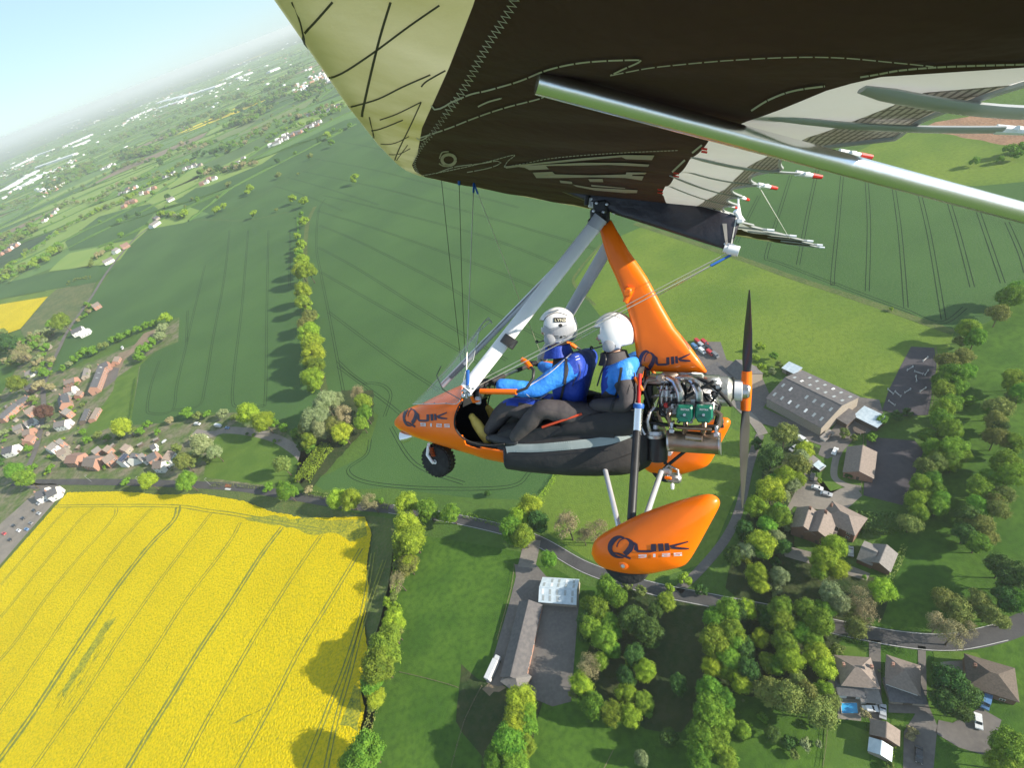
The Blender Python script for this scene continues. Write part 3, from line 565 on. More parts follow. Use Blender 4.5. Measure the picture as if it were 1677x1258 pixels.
trees('by the machinery shed', 'shrubs by the machinery shed', [(1246, 574, 9, 'y'), (1236, 592, 8, 'y'), (1248, 606, 8, 'y'), (1268, 590, 9, 'g'), (1276, 602, 7, 'o'), (1265, 613, 7, 'p'), (1382, 716, 10, 'o'), (1425, 722, 9, 'g'), (1398, 722, 7, 'o'), (1405, 775, 8, 'd'), (1388, 782, 7, 'd'), (1342, 790, 5, 'y')])
trees('round the drive north of the hamlet', 'trees north of the hamlet', [(278, 530, 11, 'y'), (275, 546, 12, 'p'), (268, 560, 12, 'p'), (254, 572, 12, 'g'), (240, 582, 11, 'g'), (235, 592, 11, 'g'), (256, 535, 7, 'g'), (244, 539, 8, 'g'), (230, 546, 8, 'g'), (214, 552, 8, 'g'), (202, 558, 9, 'g'), (190, 562, 8, 'g'), (175, 574, 9, 'o'), (158, 581, 9, 'g'), (144, 586, 11, 'g'), (132, 592, 9, 'g'), (119, 601, 7, 'p'), (108, 608, 7, 'g'), (150, 605, 5, 'p')])
trees('beside the lane through the hamlet', 'trees of the hamlet', [(101, 528, 13, 'g'), (95, 540, 11, 'g'), (82, 548, 8, 'p'), (76, 562, 9, 'o'), (62, 572, 9, 'g'), (80, 576, 9, 'g'), (57, 560, 8, 'o'), (36, 580, 15, 'b'), (48, 596, 12, 'b'), (30, 600, 12, 'o'), (12, 564, 14, 'd'), (5, 580, 10, 'd'), (30, 630, 13, 'g'), (81, 618, 11, 'g'), (66, 612, 8, 'o'), (73, 640, 12, 'b'), (88, 640, 9, 'b'), (73, 676, 13, 'm'), (120, 672, 5, 'y'), (25, 772, 13, 'g'), (42, 785, 14, 'g'), (60, 660, 8, 'o'), (12, 715, 8, 'p'), (52, 740, 8, 'g'), (60, 770, 8, 'g'), (8, 762, 8, 'd'), (90, 772, 8, 'g'), (150, 725, 8, 'g'), (165, 718, 8, 'o'), (180, 722, 7, 'g'), (140, 712, 7, 'g'), (200, 722, 7, 'd')])
BIGN = TN[0]
def belt(P, hw, r, kinds, sp=1.6):
    out = []; C = catmull([(a, b) for a, b in P], 8); acc = 0
    for a, b in zip(C[:-1], C[1:]):
        n = max(1, int(np.linalg.norm(b-a)/(r*sp)*(1+hw/(r*1.5))))
        for k in range(n):
            q = a+(b-a)*random.random(); out.append((q[0]+random.uniform(-hw, hw), q[1]+random.uniform(-hw, hw)*.7, r*random.uniform(.7, 1.3), random.choice(kinds)))
    return out
def flush():
    QUEUE.sort(key=lambda q: -q[0][2])
    n = 0
    for a, k in QUEUE:
        if n < 292 and a[2] >= 4: tree_now(*a, **k); n += 1
        else: REST.append(a[:4])
def scatter_stuff(name, L):
    """far trees past the counted ones: one mass"""
    V = []; Fc = []; I = []; ms = [LK[k][1] for k in 'ygodpb']
    src = [leafmesh(9, 7, .30, 900+i, .8) for i in range(4)]; srcb = [leafmesh(16, 26, .12, 950+i, .9, .75) for i in range(4)]
    for (u, v, rp, k) in L:
        P, t = G(u, v, 0); R = rp*t/FOC; hc = R*.9
        pr_ = random.choice(srcb if rp > 3.2 else src); A = np.array(pr_[0]); a = random.random()*6.28
        X = np.stack([(A[:, 0]*cos(a)-A[:, 1]*sin(a))*R+P.x, (A[:, 0]*sin(a)+A[:, 1]*cos(a))*R+P.y, A[:, 2]*R+hc], 1)
        o = len(V); V += X.tolist(); Fc += [tuple(i+o for i in f) for f in pr_[1]]; I += ['ygodpb'.index(k if k in 'ygodpb' else 'b')]*len(pr_[1])
    o = mesh(name, V, Fc, ms, mi=I); return tag(o, kind='stuff')
FAR = []; REST = []
FAR += belt([(0, 449), (19, 436), (57, 413), (92, 386), (130, 363), (153, 352), (177, 342), (200, 333), (216, 323), (248, 304), (267, 294), (296, 273), (320, 266)], 3, 3.6, 'ggoy')
FAR += belt([(-20, 470), (11, 457), (38, 445), (67, 436), (80, 422), (103, 411)], 7, 6, 'gygo')
FAR += belt([(0, 418), (25, 400), (48, 386), (63, 374), (30, 385), (0, 392)], 5, 5, 'go')
FAR += belt([(0, 345), (61, 325), (107, 302), (145, 283), (168, 274)], 6, 3, 'goog')
FAR += belt([(99, 342), (118, 334), (153, 332), (172, 323), (187, 310), (216, 300), (237, 292), (267, 290)], 3, 3.4, 'gobp')
FAR += belt([(187, 281), (210, 272), (238, 266), (271, 262), (286, 249), (320, 239)], 3, 3.4, 'gdo')
FAR += belt([(300, 243), (325, 243), (348, 235), (376, 243), (399, 235), (414, 222), (434, 216), (453, 205), (500, 190), (530, 182), (560, 172)], 7, 4, 'gogb')
FAR += belt([(323, 258), (357, 251), (382, 247)], 3, 4.5, 'dd')
FAR += belt([(329, 291), (348, 281), (376, 279), (399, 274), (424, 267)], 4, 5, 'dgbo')
FAR += belt([(346, 195), (376, 186), (407, 184), (434, 176), (456, 172)], 3, 3.2, 'gd')
FAR += belt([(300, 188), (329, 180), (357, 167), (392, 159), (414, 169), (462, 159), (500, 153), (538, 146)], 5, 3, 'ggod')
FAR += belt([(440, 228), (470, 214), (500, 205), (530, 195), (560, 180)], 3, 3.5, 'ggy')
FAR += belt([(260, 356), (275, 352), (290, 356), (305, 357)], 3, 4, 'gyp')
FAR += belt([(150, 437), (165, 420), (190, 405)], 4, 4.5, 'gob')
FAR += belt([(110, 470), (120, 460), (150, 455)], 3, 1.6, 'o')
FAR += belt([(145, 500), (150, 512), (130, 525)], 4, 4, 'ogb')
for _ in range(60):
    u = random.uniform(0, 90); FAR.append((u, random.uniform(548, 600), random.uniform(4, 8), random.choice('gobp')))
FAR2 = []
HV_ = []; HF_ = []
for a, b in HEDGE_EDGES:
    c = (a+b)/2; d = (c-Vector((0, 0, ALT))).length
    pv = inview(c, 40)
    if not pv or random.random() < .12 or d < 1150 or (pv[1] > 300-.3*pv[0]+160): continue
    t = (b-a).normalized(); nn = Vector((-t.y, t.x, 0)); n = 9; w_ = random.uniform(1.5, 4)*(1 if d < 3000 else 1.6); o = len(HV_)
    for k in range(n+1):
        p = a.lerp(b, k/n)+nn*random.uniform(-2.5, 2.5); h = random.uniform(1.5, 4.5)*(1 if d < 3000 else 1.5); ww = w_*random.uniform(.6, 1.3); HV_ += [p+nn*ww, p+nn*ww*.7+Vector((0, 0, h)), p-nn*ww*.7+Vector((0, 0, h)), p-nn*ww]
    for k in range(n):
        q = o+k*4; HF_ += [(q, q+4, q+5, q+1), (q+1, q+5, q+6, q+2), (q+2, q+6, q+7, q+3)]
    n = int((a-b).length/(40 if d < 2500 else 70))
    for k in range(n):
        if random.random() < .45: continue
        q = a.lerp(b, (k+random.random())/n)+Vector((random.uniform(-4, 4), random.uniform(-4, 4), 0)); pv = inview(q, 20)
        if pv: FAR2.append((pv[0], pv[1], FOC*random.uniform(3.5, 8)/pv[2], random.choice('ggodo')))
tag(mesh('distant_hedgerows', HV_, HF_, LK['d'][1]), kind='stuff')
for _ in range(95):                                   # far woods
    u = random.uniform(-10, 560); hz = 235-.40*u; v = hz+15+random.random()**1.3*120
    if v > 345-.35*u: continue
    pv = G(u, v)[1]
    for k in range(random.randint(10, 30)):
        a_ = random.gauss(0, 10); FAR2.append((u+a_, v-.38*a_+random.gauss(0, 1.3), FOC*random.uniform(7, 12)/pv, random.choice('gdoog')))
def in_sky(u, v): return v < 235-.40*u+6
FAR2 = [q for q in FAR2 if not in_sky(q[0], q[1])]
def gshrubs(poly, n, lab, grp, r0=2.2, r1=4.6, kinds='ggoypd', big=False):
    k = 0
    while k < n:
        u = random.uniform(min(q[0] for q in poly), max(q[0] for q in poly)); v = random.uniform(min(q[1] for q in poly), max(q[1] for q in poly))
        c_ = False
        for (x1, y1), (x2, y2) in zip(poly, poly[1:]+poly[:1]):
            if (y1 > v) != (y2 > v) and u < (x2-x1)*(v-y1)/(y2-y1)+x1: c_ = not c_
        if c_: tree(u, v, random.uniform(r0, r1), random.choice(kinds), lab, grp, big=big); k += 1
gshrubs([(0, 640), (60, 590), (140, 560), (170, 600), (130, 700), (140, 735), (290, 735), (285, 775), (70, 780), (0, 780)], 90, 'small garden shrub or tree among the hamlet houses', 'garden shrubs of the hamlet')
gshrubs([(380, 705), (470, 722), (500, 760), (505, 800), (440, 800), (495, 780), (480, 745)], 10, 'small shrub on the rim of the round lawn', 'shrubs round the lawn')
gshrubs([(1375, 1040), (1420, 1050), (1520, 1062), (1600, 1070), (1600, 1180), (1540, 1175), (1500, 1060), (1425, 1060), (1420, 1072)], 16, 'small shrub in the gardens of the hip-roofed houses', 'shrubs of the lower right gardens')
gshrubs([(1240, 730), (1300, 740), (1290, 830), (1215, 920), (1230, 800)], 14, 'undergrowth shrub beneath the farmhouse tree belt', 'undergrowth left of the farmhouse')
gshrubs([(1215, 980), (1240, 1100), (1230, 1200), (1210, 1200), (1205, 1000)], 14, 'undergrowth shrub in the shaded wood left of the pool', 'undergrowth in the shaded wood')
for poly, n_, r0, r1, kk, lab in [([(1225, 990), (1190, 960), (1160, 990), (1150, 1250), (1215, 1250), (1240, 1180), (1380, 1140), (1375, 1060), (1440, 1010), (1380, 1020)], 26, 11, 19, 'ggdoy', 'tree of the close-grown wood left of the pool'),
    ([(950, 970), (1010, 960), (1070, 1000), (1080, 1180), (960, 1190), (955, 1100)], 12, 11, 18, 'ggdy', 'close-grown tree right of the stable yard'),
    ([(1230, 830), (1300, 730), (1330, 740), (1290, 830), (1300, 900), (1240, 960), (1200, 940)], 12, 11, 17, 'gydp', 'close-grown tree left of the farmhouse'),
    ([(1540, 590), (1590, 560), (1585, 700), (1535, 850), (1490, 865), (1510, 760)], 18, 11, 16, 'ggo', 'close-grown tree of the line right of the arenas'),
    ([(1625, 650), (1677, 600), (1677, 720), (1640, 830), (1605, 900), (1575, 880)], 12, 12, 18, 'ggdo', 'close-grown tree of the right hand paddocks'),
    ([(488, 350), (500, 350), (522, 560), (526, 645), (508, 640), (494, 520)], 16, 8, 13, 'yyg', 'close-grown tree between the two wheat fields'),
    ([(660, 860), (680, 880), (655, 1010), (645, 1130), (610, 1160), (625, 1060), (640, 980)], 12, 10, 18, 'gyo', 'close-grown tree beside the rape field'),
    ([(830, 1150), (870, 1150), (880, 1258), (800, 1258)], 5, 12, 20, 'gyd', 'close-grown tree below the stable yard')]:
    gshrubs(poly, n_, lab, lab.replace('tree', 'trees', 1), r0, r1, kk, True)
flush()
scatter_stuff('distant_woodland', FAR+FAR2+REST)
print('TREES', len(QUEUE), 'rest', len(REST), 'far', len(FAR), len(FAR2))

# hedges: each a thing; foliage of small faces along a line
def hedge(pts, wid, hgt, kind, label, dens=9, sz=.28):
    P = [Vector(p) for p in catmull(pxw(pts), 6)]; r = RNG; V = []; Fc = []
    e = P[0].copy()
    for a, b in zip(P[:-1], P[1:]):
        L = (b-a).length; t = (b-a)/max(L, .01); nn = Vector((-t.y, t.x, 0)); n = int(L*dens*(wid+hgt)/2)
        for _ in range(n):
            s = r.random(); face = r.random(); kk = r.uniform(-.5, .5)
            if face < .5: o = nn*(kk*wid); z = hgt*r.uniform(.85, 1.08); q = Vector((0, 0, 1))
            else: sg = 1 if face < .75 else -1; o = nn*(sg*wid/2*r.uniform(.85, 1.1)); z = hgt*r.random(); q = nn*sg
            c = a+(b-a)*s+o-e; c.z = z
            q = (q+Vector(r.normal(scale=.5, size=3))).normalized(); x = q.cross(Vector(r.normal(size=3))).normalized(); y = q.cross(x); k = sz*r.uniform(.6, 1.3)
            i = len(V); V += [c-x*k, c-y*k*.7, c+x*k, c+y*k*.7]; Fc.append((i, i+1, i+2, i+3))
    o = mesh('hedge', V, Fc, LK[kind][1], loc=e); return tag(o, label, 'hedge')
hedge([(223, 620), (218, 655), (213, 690)], 1.6, 1.6, 'd', 'thin dark hedge between the hamlet paddock and the wheat')
hedge([(540, 734), (524, 752), (506, 778), (498, 792)], 8, 5, 'g', 'tall clipped green hedge beside the gravel drive of the round lawn', 9, .5)
hedge([(488, 336+20), (490, 400), (493, 460), (500, 540), (512, 620)], 2.0, 1.8, 'g', 'low continuous hedge under the trees between the two wheat fields', 5, .35)
hedge([(913, 776), (900, 798), (882, 822)], 2.2, 1.6, 'y', 'short bright hedge at the corner of the pasture below the fuselage', 8, .3)
hedge([(653, 905), (648, 970), (640, 1010)], 3, 2.2, 'y', 'scrubby hedge between rape field and grass field', 6, .4)
hedge([(618, 1150), (606, 1190), (598, 1215)], 3, 2.0, 'o', 'lower scrubby hedge beside the rape field', 6, .4)
hedge([(1400, 858), (1430, 862), (1475, 862)], 7, 4, 'd', 'broad dark shrubbery between farmhouse and garage', 8, .45)
hedge([(1480, 895), (1470, 925), (1455, 950)], 1.8, 1.6, 'o', 'straight hedge right of the grey-roofed garage', 8, .3)
hedge([(1462, 1190), (1462, 1215), (1458, 1242)], 1.6, 1.6, 'y', 'golden hedge beside the long outbuilding', 9, .25)
hedge([(345, 796), (390, 797), (430, 800)], 2, 1.4, 'o', 'verge hedge along the road below the round lawn', 6, .3)
hedge([(640, 832), (560, 818), (500, 808)], 3, 1.8, 'o', 'rough hedge along the road above the rape field', 5, .4)
hedge([(760, 845), (800, 855), (840, 868)], 2.5, 1.8, 'g', 'low hedge beside the lane between the round-headed trees', 6, .35)
hedge([(130, 722), (138, 745), (132, 760)], 1.5, 1.5, 'd', 'garden hedge at the corner of the hamlet paddock', 7, .3)
hedge([(1414, 1052), (1380, 1045)], 1.5, 1.4, 'd', 'front garden hedge of the pool house', 7, .3)
# fences
fwood = mat('fence_wood', (.22, .16, .11), .9, col2=(.15, .11, .08), scale=2)
def fence(pts, label, hgt=1.1, sp=3.2, m=None, solid=False):
    P = [Vector(p) for p in catmull(pxw(pts), 2)]; e = empty('fence', P[0]); tag(e, label, 'fence'); b = MB(); c = MB()
    for a, q in zip(P[:-1], P[1:]):
        n = max(1, int((q-a).length/sp))
        for k in range(n):
            p = a.lerp(q, k/n)-P[0]; b.box((p.x, p.y, hgt/2), (.12, .12, hgt))
        for z in ((hgt*.45, hgt*.9) if not solid else (hgt*.5,)):
            c.tube([a-P[0]+Vector((0, 0, z)), q-P[0]+Vector((0, 0, z))], .04 if not solid else hgt*.45, 4, sq=1 if not solid else .1)
    b.build('post', m or fwood, e); c.build('rail', m or fwood, e)
fence([(656, 1102), (690, 1110), (735, 1122), (752, 1128)], 'wooden post and rail fence across the grass field')
fence([(790, 1125), (762, 1180), (740, 1258)], 'thin wire fence line running down below the stable yard')
fence([(843, 925), (838, 965), (815, 1050)], 'fence between grass field and stable yard')
fence([(990, 1260), (1005, 1230)], 'short paddock fence at the bottom edge')
fence([(1355, 1190), (1352, 1225), (1347, 1258)], 'fence left of the long lawn')
fence([(1414, 716), (1410, 812)], 'fence on the left edge of the lower riding arena')
fence([(1532, 570), (1536, 610), (1522, 680)], 'fence on the right edge of the upper riding arena')
# ------------------------------------------------------------------ buildings
slate = mat('roof_slate', (.07, .07, .08), .7, col2=(.11, .11, .115), scale=1.5)
tileb = mat('roof_brown_tile', (.19, .15, .125), .8, col2=(.24, .19, .16), scale=1.5)
tileg = mat('roof_grey_tile', (.17, .155, .145), .8, col2=(.22, .20, .185), scale=1.5)
tiler = mat('roof_red_tile', (.28, .16, .12), .8, col2=(.24, .15, .12), scale=1.5)
cemt = mat('roof_cement_sheet', (.20, .18, .165), .8, col2=(.25, .225, .21), scale=.8)
cemd = mat('roof_weathered_sheet', (.095, .088, .09), .8, col2=(.135, .122, .118), scale=.8)
blue = mat('roof_pale_sheet', (.42, .50, .55), .5, col2=(.55, .62, .66), scale=.6)
brick = mat('brick', (.34, .17, .12), .85, col2=(.40, .23, .17), scale=2.5)
dbrick = mat('dark_brick', (.17, .09, .065), .85, col2=(.22, .12, .085), scale=2.5)
render_ = mat('white_render', (.78, .77, .74), .7, col2=(.70, .69, .66), scale=1)
stone = mat('stone_wall', (.36, .31, .25), .85, col2=(.28, .24, .2), scale=2)
timber = mat('dark_timber', (.09, .07, .055), .9, col2=(.13, .10, .08), scale=2)
glass = mat('window_glass', (.03, .04, .05), .1, spec=.8)
sky_l = mat('skylight', (.35, .38, .38), .3)
wframe = mat('window_frame', (.8, .8, .78), .5)
solar = mat('solar_panel', (.02, .03, .07), .15, col2=(.03, .05, .10), scale=3)
def house(p0, p1, wid, eave, rise, roof, wall, label, cat='house', hip=False, chim=0, wins=True, group=None, name=None, ridge_is_ground=False, sky_n=0, solarp=False, over=.35, grp=None):
    """p0, p1: photo pixels of the two ends of the ridge"""
    H = eave+rise
    A = G(*p0, H)[0]; B = G(*p1, H)[0]
    if hip: pass
    L = (B-A).length; c = (A+B)/2; ang = math.atan2(B.y-A.y, B.x-A.x)
    if hip: L = L + wid*.9
    e = empty(name or 'house', (c.x, c.y, 0), ang); tag(e, label, cat, group)
    x, y = L/2, wid/2
    w = MB()
    if hip:
        w.add([(-x, -y, 0), (x, -y, 0), (x, y, 0), (-x, y, 0), (-x, -y, eave), (x, -y, eave), (x, y, eave), (-x, y, eave)], [(0, 1, 5, 4), (1, 2, 6, 5), (2, 3, 7, 6), (3, 0, 4, 7), (4, 5, 6, 7)])
    else:
        w.add([(-x, -y, 0), (x, -y, 0), (x, y, 0), (-x, y, 0), (-x, -y, eave), (x, -y, eave), (x, y, eave), (-x, y, eave), (-x, 0, H-.05), (x, 0, H-.05)], [(0, 1, 5, 4), (1, 2, 6, 9, 5), (2, 3, 7, 6), (3, 0, 4, 8, 7)])
    w.build('wall', wall, e)
    o = over; k = rise/y; r = MB(); th = .18
    if hip:
        X, Y = x+o, y+o; ez = eave-k*o*.5; q = max(.05, X-Y)
        V = [(-X, -Y, ez), (X, -Y, ez), (X, Y, ez), (-X, Y, ez), (-q, 0, H), (q, 0, H)]
        V2 = [(a, b, d-th) for a, b, d in V[:4]]
        r.add(V+V2, [(0, 1, 5, 4), (1, 2, 5), (2, 3, 4, 5), (3, 0, 4), (6, 7, 1, 0), (7, 8, 2, 1), (8, 9, 3, 2), (9, 6, 0, 3), (9, 8, 7, 6)])
    else:
        X, Y = x+o*.6, y+o; ez = eave-k*o
        V = [(-X, -Y, ez), (X, -Y, ez), (X, 0, H), (-X, 0, H), (X, Y, ez), (-X, Y, ez)]
        V2 = [(a, b, d+th) for a, b, d in V]
        r.add(V+V2, [(0, 3, 2, 1), (3, 5, 4, 2), (6, 7, 8, 9), (9, 8, 10, 11), (0, 1, 7, 6), (4, 5, 11, 10), (1, 2, 8, 7), (2, 4, 10, 8), (0, 6, 9, 3), (3, 9, 11, 5)])
    ro = r.build('roof', roof, e)
    rc = MB()
    if not hip: rc.box((0, 0, H+th+.03), (2*X, .25, .12)); rc.build('ridge_cap', roof, ro)
    def onroof(px, side, f):      # point on the roof slope, f 0 ridge .. 1 eave
        yy = side*y*f; return Vector((px, yy, H-k*abs(yy)+th))
    M = {s: Matrix.Rotation(-s*math.atan(k), 3, 'X') for s in (-1, 1)}
    for i in range(chim):
        cc = MB(); px = (-x*.8, x*.8, 0)[i % 3]; cc.box((px, .3, H+.5), (.7, .9, 1.6)); cc.tube([(px, .3, H+1.3), (px, .3, H+1.7)], .14, 8); cc.build('chimney', brick if wall != dbrick else dbrick, ro)
    for s in (-1, 1):
        for i in range(sky_n):
            for f in ((.3, .75) if sky_n > 4 else (.5,)):
                if random.random() < .12: continue
                q = MB(); q.box(onroof(-x+(i+.5+random.uniform(-.08, .08))*2*x/sky_n, s, f)+Vector((0, 0, .03)), (.95, 2.0, .06), M[s]); q.build('skylight', sky_l if random.random() < .8 else wframe, ro)
    if solarp:
        for i in range(6):
            for f in (.3, .6):
                q = MB(); q.box(onroof(-x*.75+i*x*.3, -1, f)+Vector((0, 0, .06)), (x*.26, y*.3, .06), M[-1]); q.build('solar_panel', solar, ro)
    if wins:
        nw = max(1, int(L/3.6))
        fl = 2 if eave > 4 else 1
        for s in (-1, 1):
            for i in range(nw):
                for z in ([1.5, 4.1][:fl]):
                    wb = MB(); px = -x+(i+.5)*2*x/nw; wb.box((px, s*(y+.02), z), (1.3, .08, 1.2)); wo = wb.build('window', wframe, e)
                    pb = MB(); pb.box((px-.3, s*(y+.06), z), (.5, .04, 1.0)); pb.box((px+.3, s*(y+.06), z), (.5, .04, 1.0)); pb.build('pane', glass, wo)
        db = MB(); db.box((x+.03, 0, 1.05), (.08, 1.0, 2.1)); db.build('door', timber, e)
    return e
# village
HV = [((162, 597), (147, 634), 8.5, 5.6, 3, slate, brick, 'long brick block with dark slate roof and row of skylights above the lane bend', 0, 4),
 ((160, 599), (174, 592), 8.5, 5.6, 3, slate, brick, 'shorter brick wing joined to the top of the long slate-roofed block', 1, 0),
 ((138, 603), (135, 615), 6, 3, 2, tileg, stone, 'small grey-roofed outbuilding left of the long brick block', 0, 0),
 ((188, 584), (184, 592), 7, 3, 2.4, tileb, brick, 'small brick outbuilding by the dirt yard', 0, 0),
 ((104, 624), (121, 618), 7, 5, 2.5, tileb, brick, 'brown-tiled brick cottage above the others of its cluster', 1, 0),
 ((104, 637), (117, 633), 7, 5, 2.5, tiler, render_, 'cottage with red tiles and pale walls', 1, 0),
 ((98, 646), (101, 660), 9, 5.5, 3, slate, brick, 'brick house with dark slate roof beside the maroon tree', 2, 0),
 ((122, 647), (128, 640), 6, 3, 2.2, tileb, brick, 'brown-roofed brick shed between house and lane bend', 0, 0),
 ((98, 676), (108, 668), 9, 5.5, 3, tileg, brick, 'brick house with grey roof below the maroon tree', 1, 0),
 ((131, 689), (139, 670), 5.5, 2.6, 1.8, slate, timber, 'dark narrow stable range at the paddock edge', 0, 0),
 ((146, 686), (157, 668), 5.5, 2.6, 1.8, tileb, brick, 'brown-roofed brick stable range at the paddock edge', 0, 0),
 ((88, 692), (106, 688), 8, 5, 2.8, tileg, render_, 'bright white-walled cottage beside the lane', 1, 0),
 ((40, 634), (54, 628), 7.5, 5, 2.8, slate, brick, 'slate-roofed brick cottage left of the lane trees', 1, 0),
 ((-5, 684), (22, 660), 7.5, 5, 2.8, slate, brick, 'lower half of the long slate terrace', 2, 0),
 ((25, 658), (44, 648), 7.5, 5, 2.8, slate, brick, 'upper half of the long slate terrace', 2, 0),
 ((38, 674), (54, 664), 8, 5, 2.8, tileb, brick, 'brown-tiled house right of the terrace', 1, 0),
 ((38, 692), (52, 684), 8, 5, 2.8, tileg, render_, 'grey-roofed house with white gable below the terrace', 1, 0),
 ((36, 706), (48, 702), 8, 4, 2.8, tileb, brick, 'brown-roofed house in the garden left of the lane', 1, 0),
 ((37, 722), (46, 712), 8, 4, 2.8, tiler, brick, 'low red-roofed house left of the lane', 1, 0),
 ((20, 700), (34, 694), 7, 4, 2.5, tileg, stone, 'stone bungalow behind the lane gardens', 1, 0),
 ((3, 735), (20, 730), 9, 5, 2.8, slate, render_, 'white house with slate roof left of the road junction', 1, 0),
 ((74, 734), (86, 724), 8, 5, 2.8, tileg, render_, 'pale house with grey roof just right of the lane', 1, 0),
 ((90, 724), (98, 718), 7, 5, 2.5, tileg, brick, 'small grey-roofed house behind the pale house', 1, 0),
 ((90, 741), (104, 733), 8, 5, 2.8, tileb, stone, 'brown-roofed stone house, second from the lane', 1, 0),
 ((109, 747), (127, 747), 10, 5, 2.4, tiler, brick, 'house with broad red and brown roof in the road row', 0, 0),
 ((137, 750), (156, 752), 10, 5, 3.2, tileb, brick, 'dormered brown-roofed house in the road row', 1, 0),
 ((149, 739), (160, 731), 6, 4, 2.4, tileg, brick, 'narrow rear wing behind the dormered house', 0, 0),
 ((166, 752), (182, 741), 8, 5.4, 3, tileb, brick, 'tall brown-roofed house between dormered house and solar panels', 1, 0),
 ((167, 737), (176, 729), 5.5, 4, 2.4, tileb, brick, 'narrow brown outhouse behind the tall brown-roofed house', 0, 0),
 ((191, 754), (203, 742), 8, 5.4, 2.8, slate, render_, 'white house with solar panels on its slate roof', 1, 0),
 ((196, 736), (205, 727), 6, 4, 2.4, tileb, stone, 'brown rear wing above the solar panel house', 0, 0),
 ((211, 750), (216, 742), 8, 5.2, 2.8, slate, render_, 'white gabled house right of the solar panel house', 1, 0),
 ((224, 748), (232, 742), 8, 5.2, 2.8, tileg, render_, 'white house with grey roof and bright gable in the road row', 1, 0),
 ((238, 748), (252, 740), 8, 5.2, 2.8, slate, brick, 'slate-roofed brick house second from the right end of the road row', 1, 0),
 ((245, 731), (252, 727), 6, 3, 2.2, slate, render_, 'small white garage behind the road row', 0, 0),
 ((250, 757), (264, 757), 7, 5, 2.6, tileb, render_, 'white front range of the end house by the garden trees', 0, 0),
 ((265, 752), (275, 738), 7.5, 5.4, 2.8, tileb, render_, 'white brown-roofed end house of the road row', 1, 0),
 ((56, 808), (72, 800), 9, 5, 3, slate, render_, 'white public house with slate roof below the road', 1, 0),
 ((74, 806), (90, 798), 8, 5, 3, slate, render_, 'white gabled wing of the public house beside the rape field', 1, 0),
 ((313, 716), (328, 715), 8, 4, 2.2, tileg, render_, 'low pale bungalow at the end of the gravel drive', 1, 0),
 ((115, 542), (132, 534), 9, 5, 3, slate, render_, 'bright white farmhouse in the corner of the wheat field', 1, 0),
 ((128, 545), (143, 538), 8, 4, 2.4, render_, render_, 'white flat-looking annexe beside the white farmhouse', 0, 0),
 ((149, 500), (160, 494), 9, 4.5, 3, tileb, brick, 'brown-tiled cottage with pale gables beside the lane', 1, 0),
 ((70, 566), (78, 562), 7, 4, 2.6, slate, stone, 'small grey house hidden among the lane trees', 1, 0),
 ((40, 610), (50, 606), 8, 4, 2.6, tileg, render_, 'low grey bungalow below the bare trees', 1, 0),
 ((167, 428), (182, 420), 10, 4.5, 3, tileg, render_, 'white farmhouse at the corner of the lime field', 1, 0),
 ((183, 410), (190, 405), 9, 4.5, 3, tileg, render_, 'white cottage beside the red-roofed farm', 1, 0),
 ((196, 402), (208, 396), 12, 4.5, 3.4, tiler, brick, 'red-roofed farm building by the far lane', 1, 0),
 ((244, 368), (256, 360), 12, 4.5, 3, tileg, render_, 'white farmhouse at the top corner of the wheat field', 1, 0),
 ((250, 357), (256, 353), 9, 4.5, 3, slate, stone, 'grey farm building behind the top corner farmhouse', 1, 0),
 ((272, 326), (282, 321), 12, 4.5, 3, tileg, render_, 'pale house at the crossing of the far tracks', 1, 0)]
for q in HV: house(*q[:8], chim=q[8], sky_n=q[9], wins=True, solarp='solar panels on' in q[7], over=.25)
# far settlements: small houses in rows
def hamlet(C, n, sx, sy, walls, roofs, name):
    for i in range(n):
        u = C[0]+(i/(max(1, n-1))-.5)*sx*2+random.uniform(-1.5, 1.5); v = C[1]+(.5-i/(max(1, n-1)))*sy*2+random.uniform(-2, 2)
        t = G(u, v)[1]; du = 9*FOC/t/2
        w_ = walls[i % len(walls)]; r_ = roofs[(i*3+1) % len(roofs)]
        cn = {'white_render': 'white', 'brick': 'red brick', 'stone_wall': 'stone'}[w_.name]
        house((u-du, v+du*.35), (u+du, v-du*.35), random.uniform(8, 11), 4.6, 2.8, r_, w_, f'{cn} house, {ordn(i)} from the lower end of {name}', wins=False, group='houses in '+name)
hamlet((487, 213), 16, 34, 16, [render_, render_, brick], [tileb, tileg, tiler], 'the far village above the wheat')
hamlet((530, 178), 16, 26, 8, [render_, brick, stone], [tileb, slate, tiler], 'the estate behind the far village')
hamlet((455, 226), 6, 14, 9, [render_], [tileg, render_], 'the white row before the far village')
hamlet((208, 309), 7, 12, 6, [render_, brick], [slate, tileg], 'the far hamlet among hedges')
hamlet((240, 309), 4, 10, 5, [render_, brick], [tiler, tileg], 'the yellow-fielded far farm')
hamlet((313, 270), 6, 12, 4, [render_, stone], [slate, tileg], 'the farm below the dark wood')
hamlet((338, 293), 4, 10, 5, [brick, render_], [tileb, tiler], 'the farm inside the clump of trees')
hamlet((388, 263), 3, 8, 6, [render_], [tileg], 'the white farm range above the wheat')
hamlet((80, 350), 5, 10, 9, [render_, render_, brick], [slate, tiler], 'the two white farms at the left')
hamlet((210, 329), 4, 8, 4, [brick], [tiler, tileb], 'the red-roofed row')
hamlet((12, 405), 8, 14, 9, [brick, render_, stone], [tileb, slate], 'the village at the left frame edge')
hamlet((175, 271), 6, 9, 4, [render_], [tileg], 'the far white roadside group')
hamlet((275, 285), 3, 6, 3, [render_], [tileg, slate], 'the lone white middle-distance farm')
shed_m = mat('pale_shed_cladding', (.75, .75, .76), .5, col2=(.65, .66, .68), scale=.05)
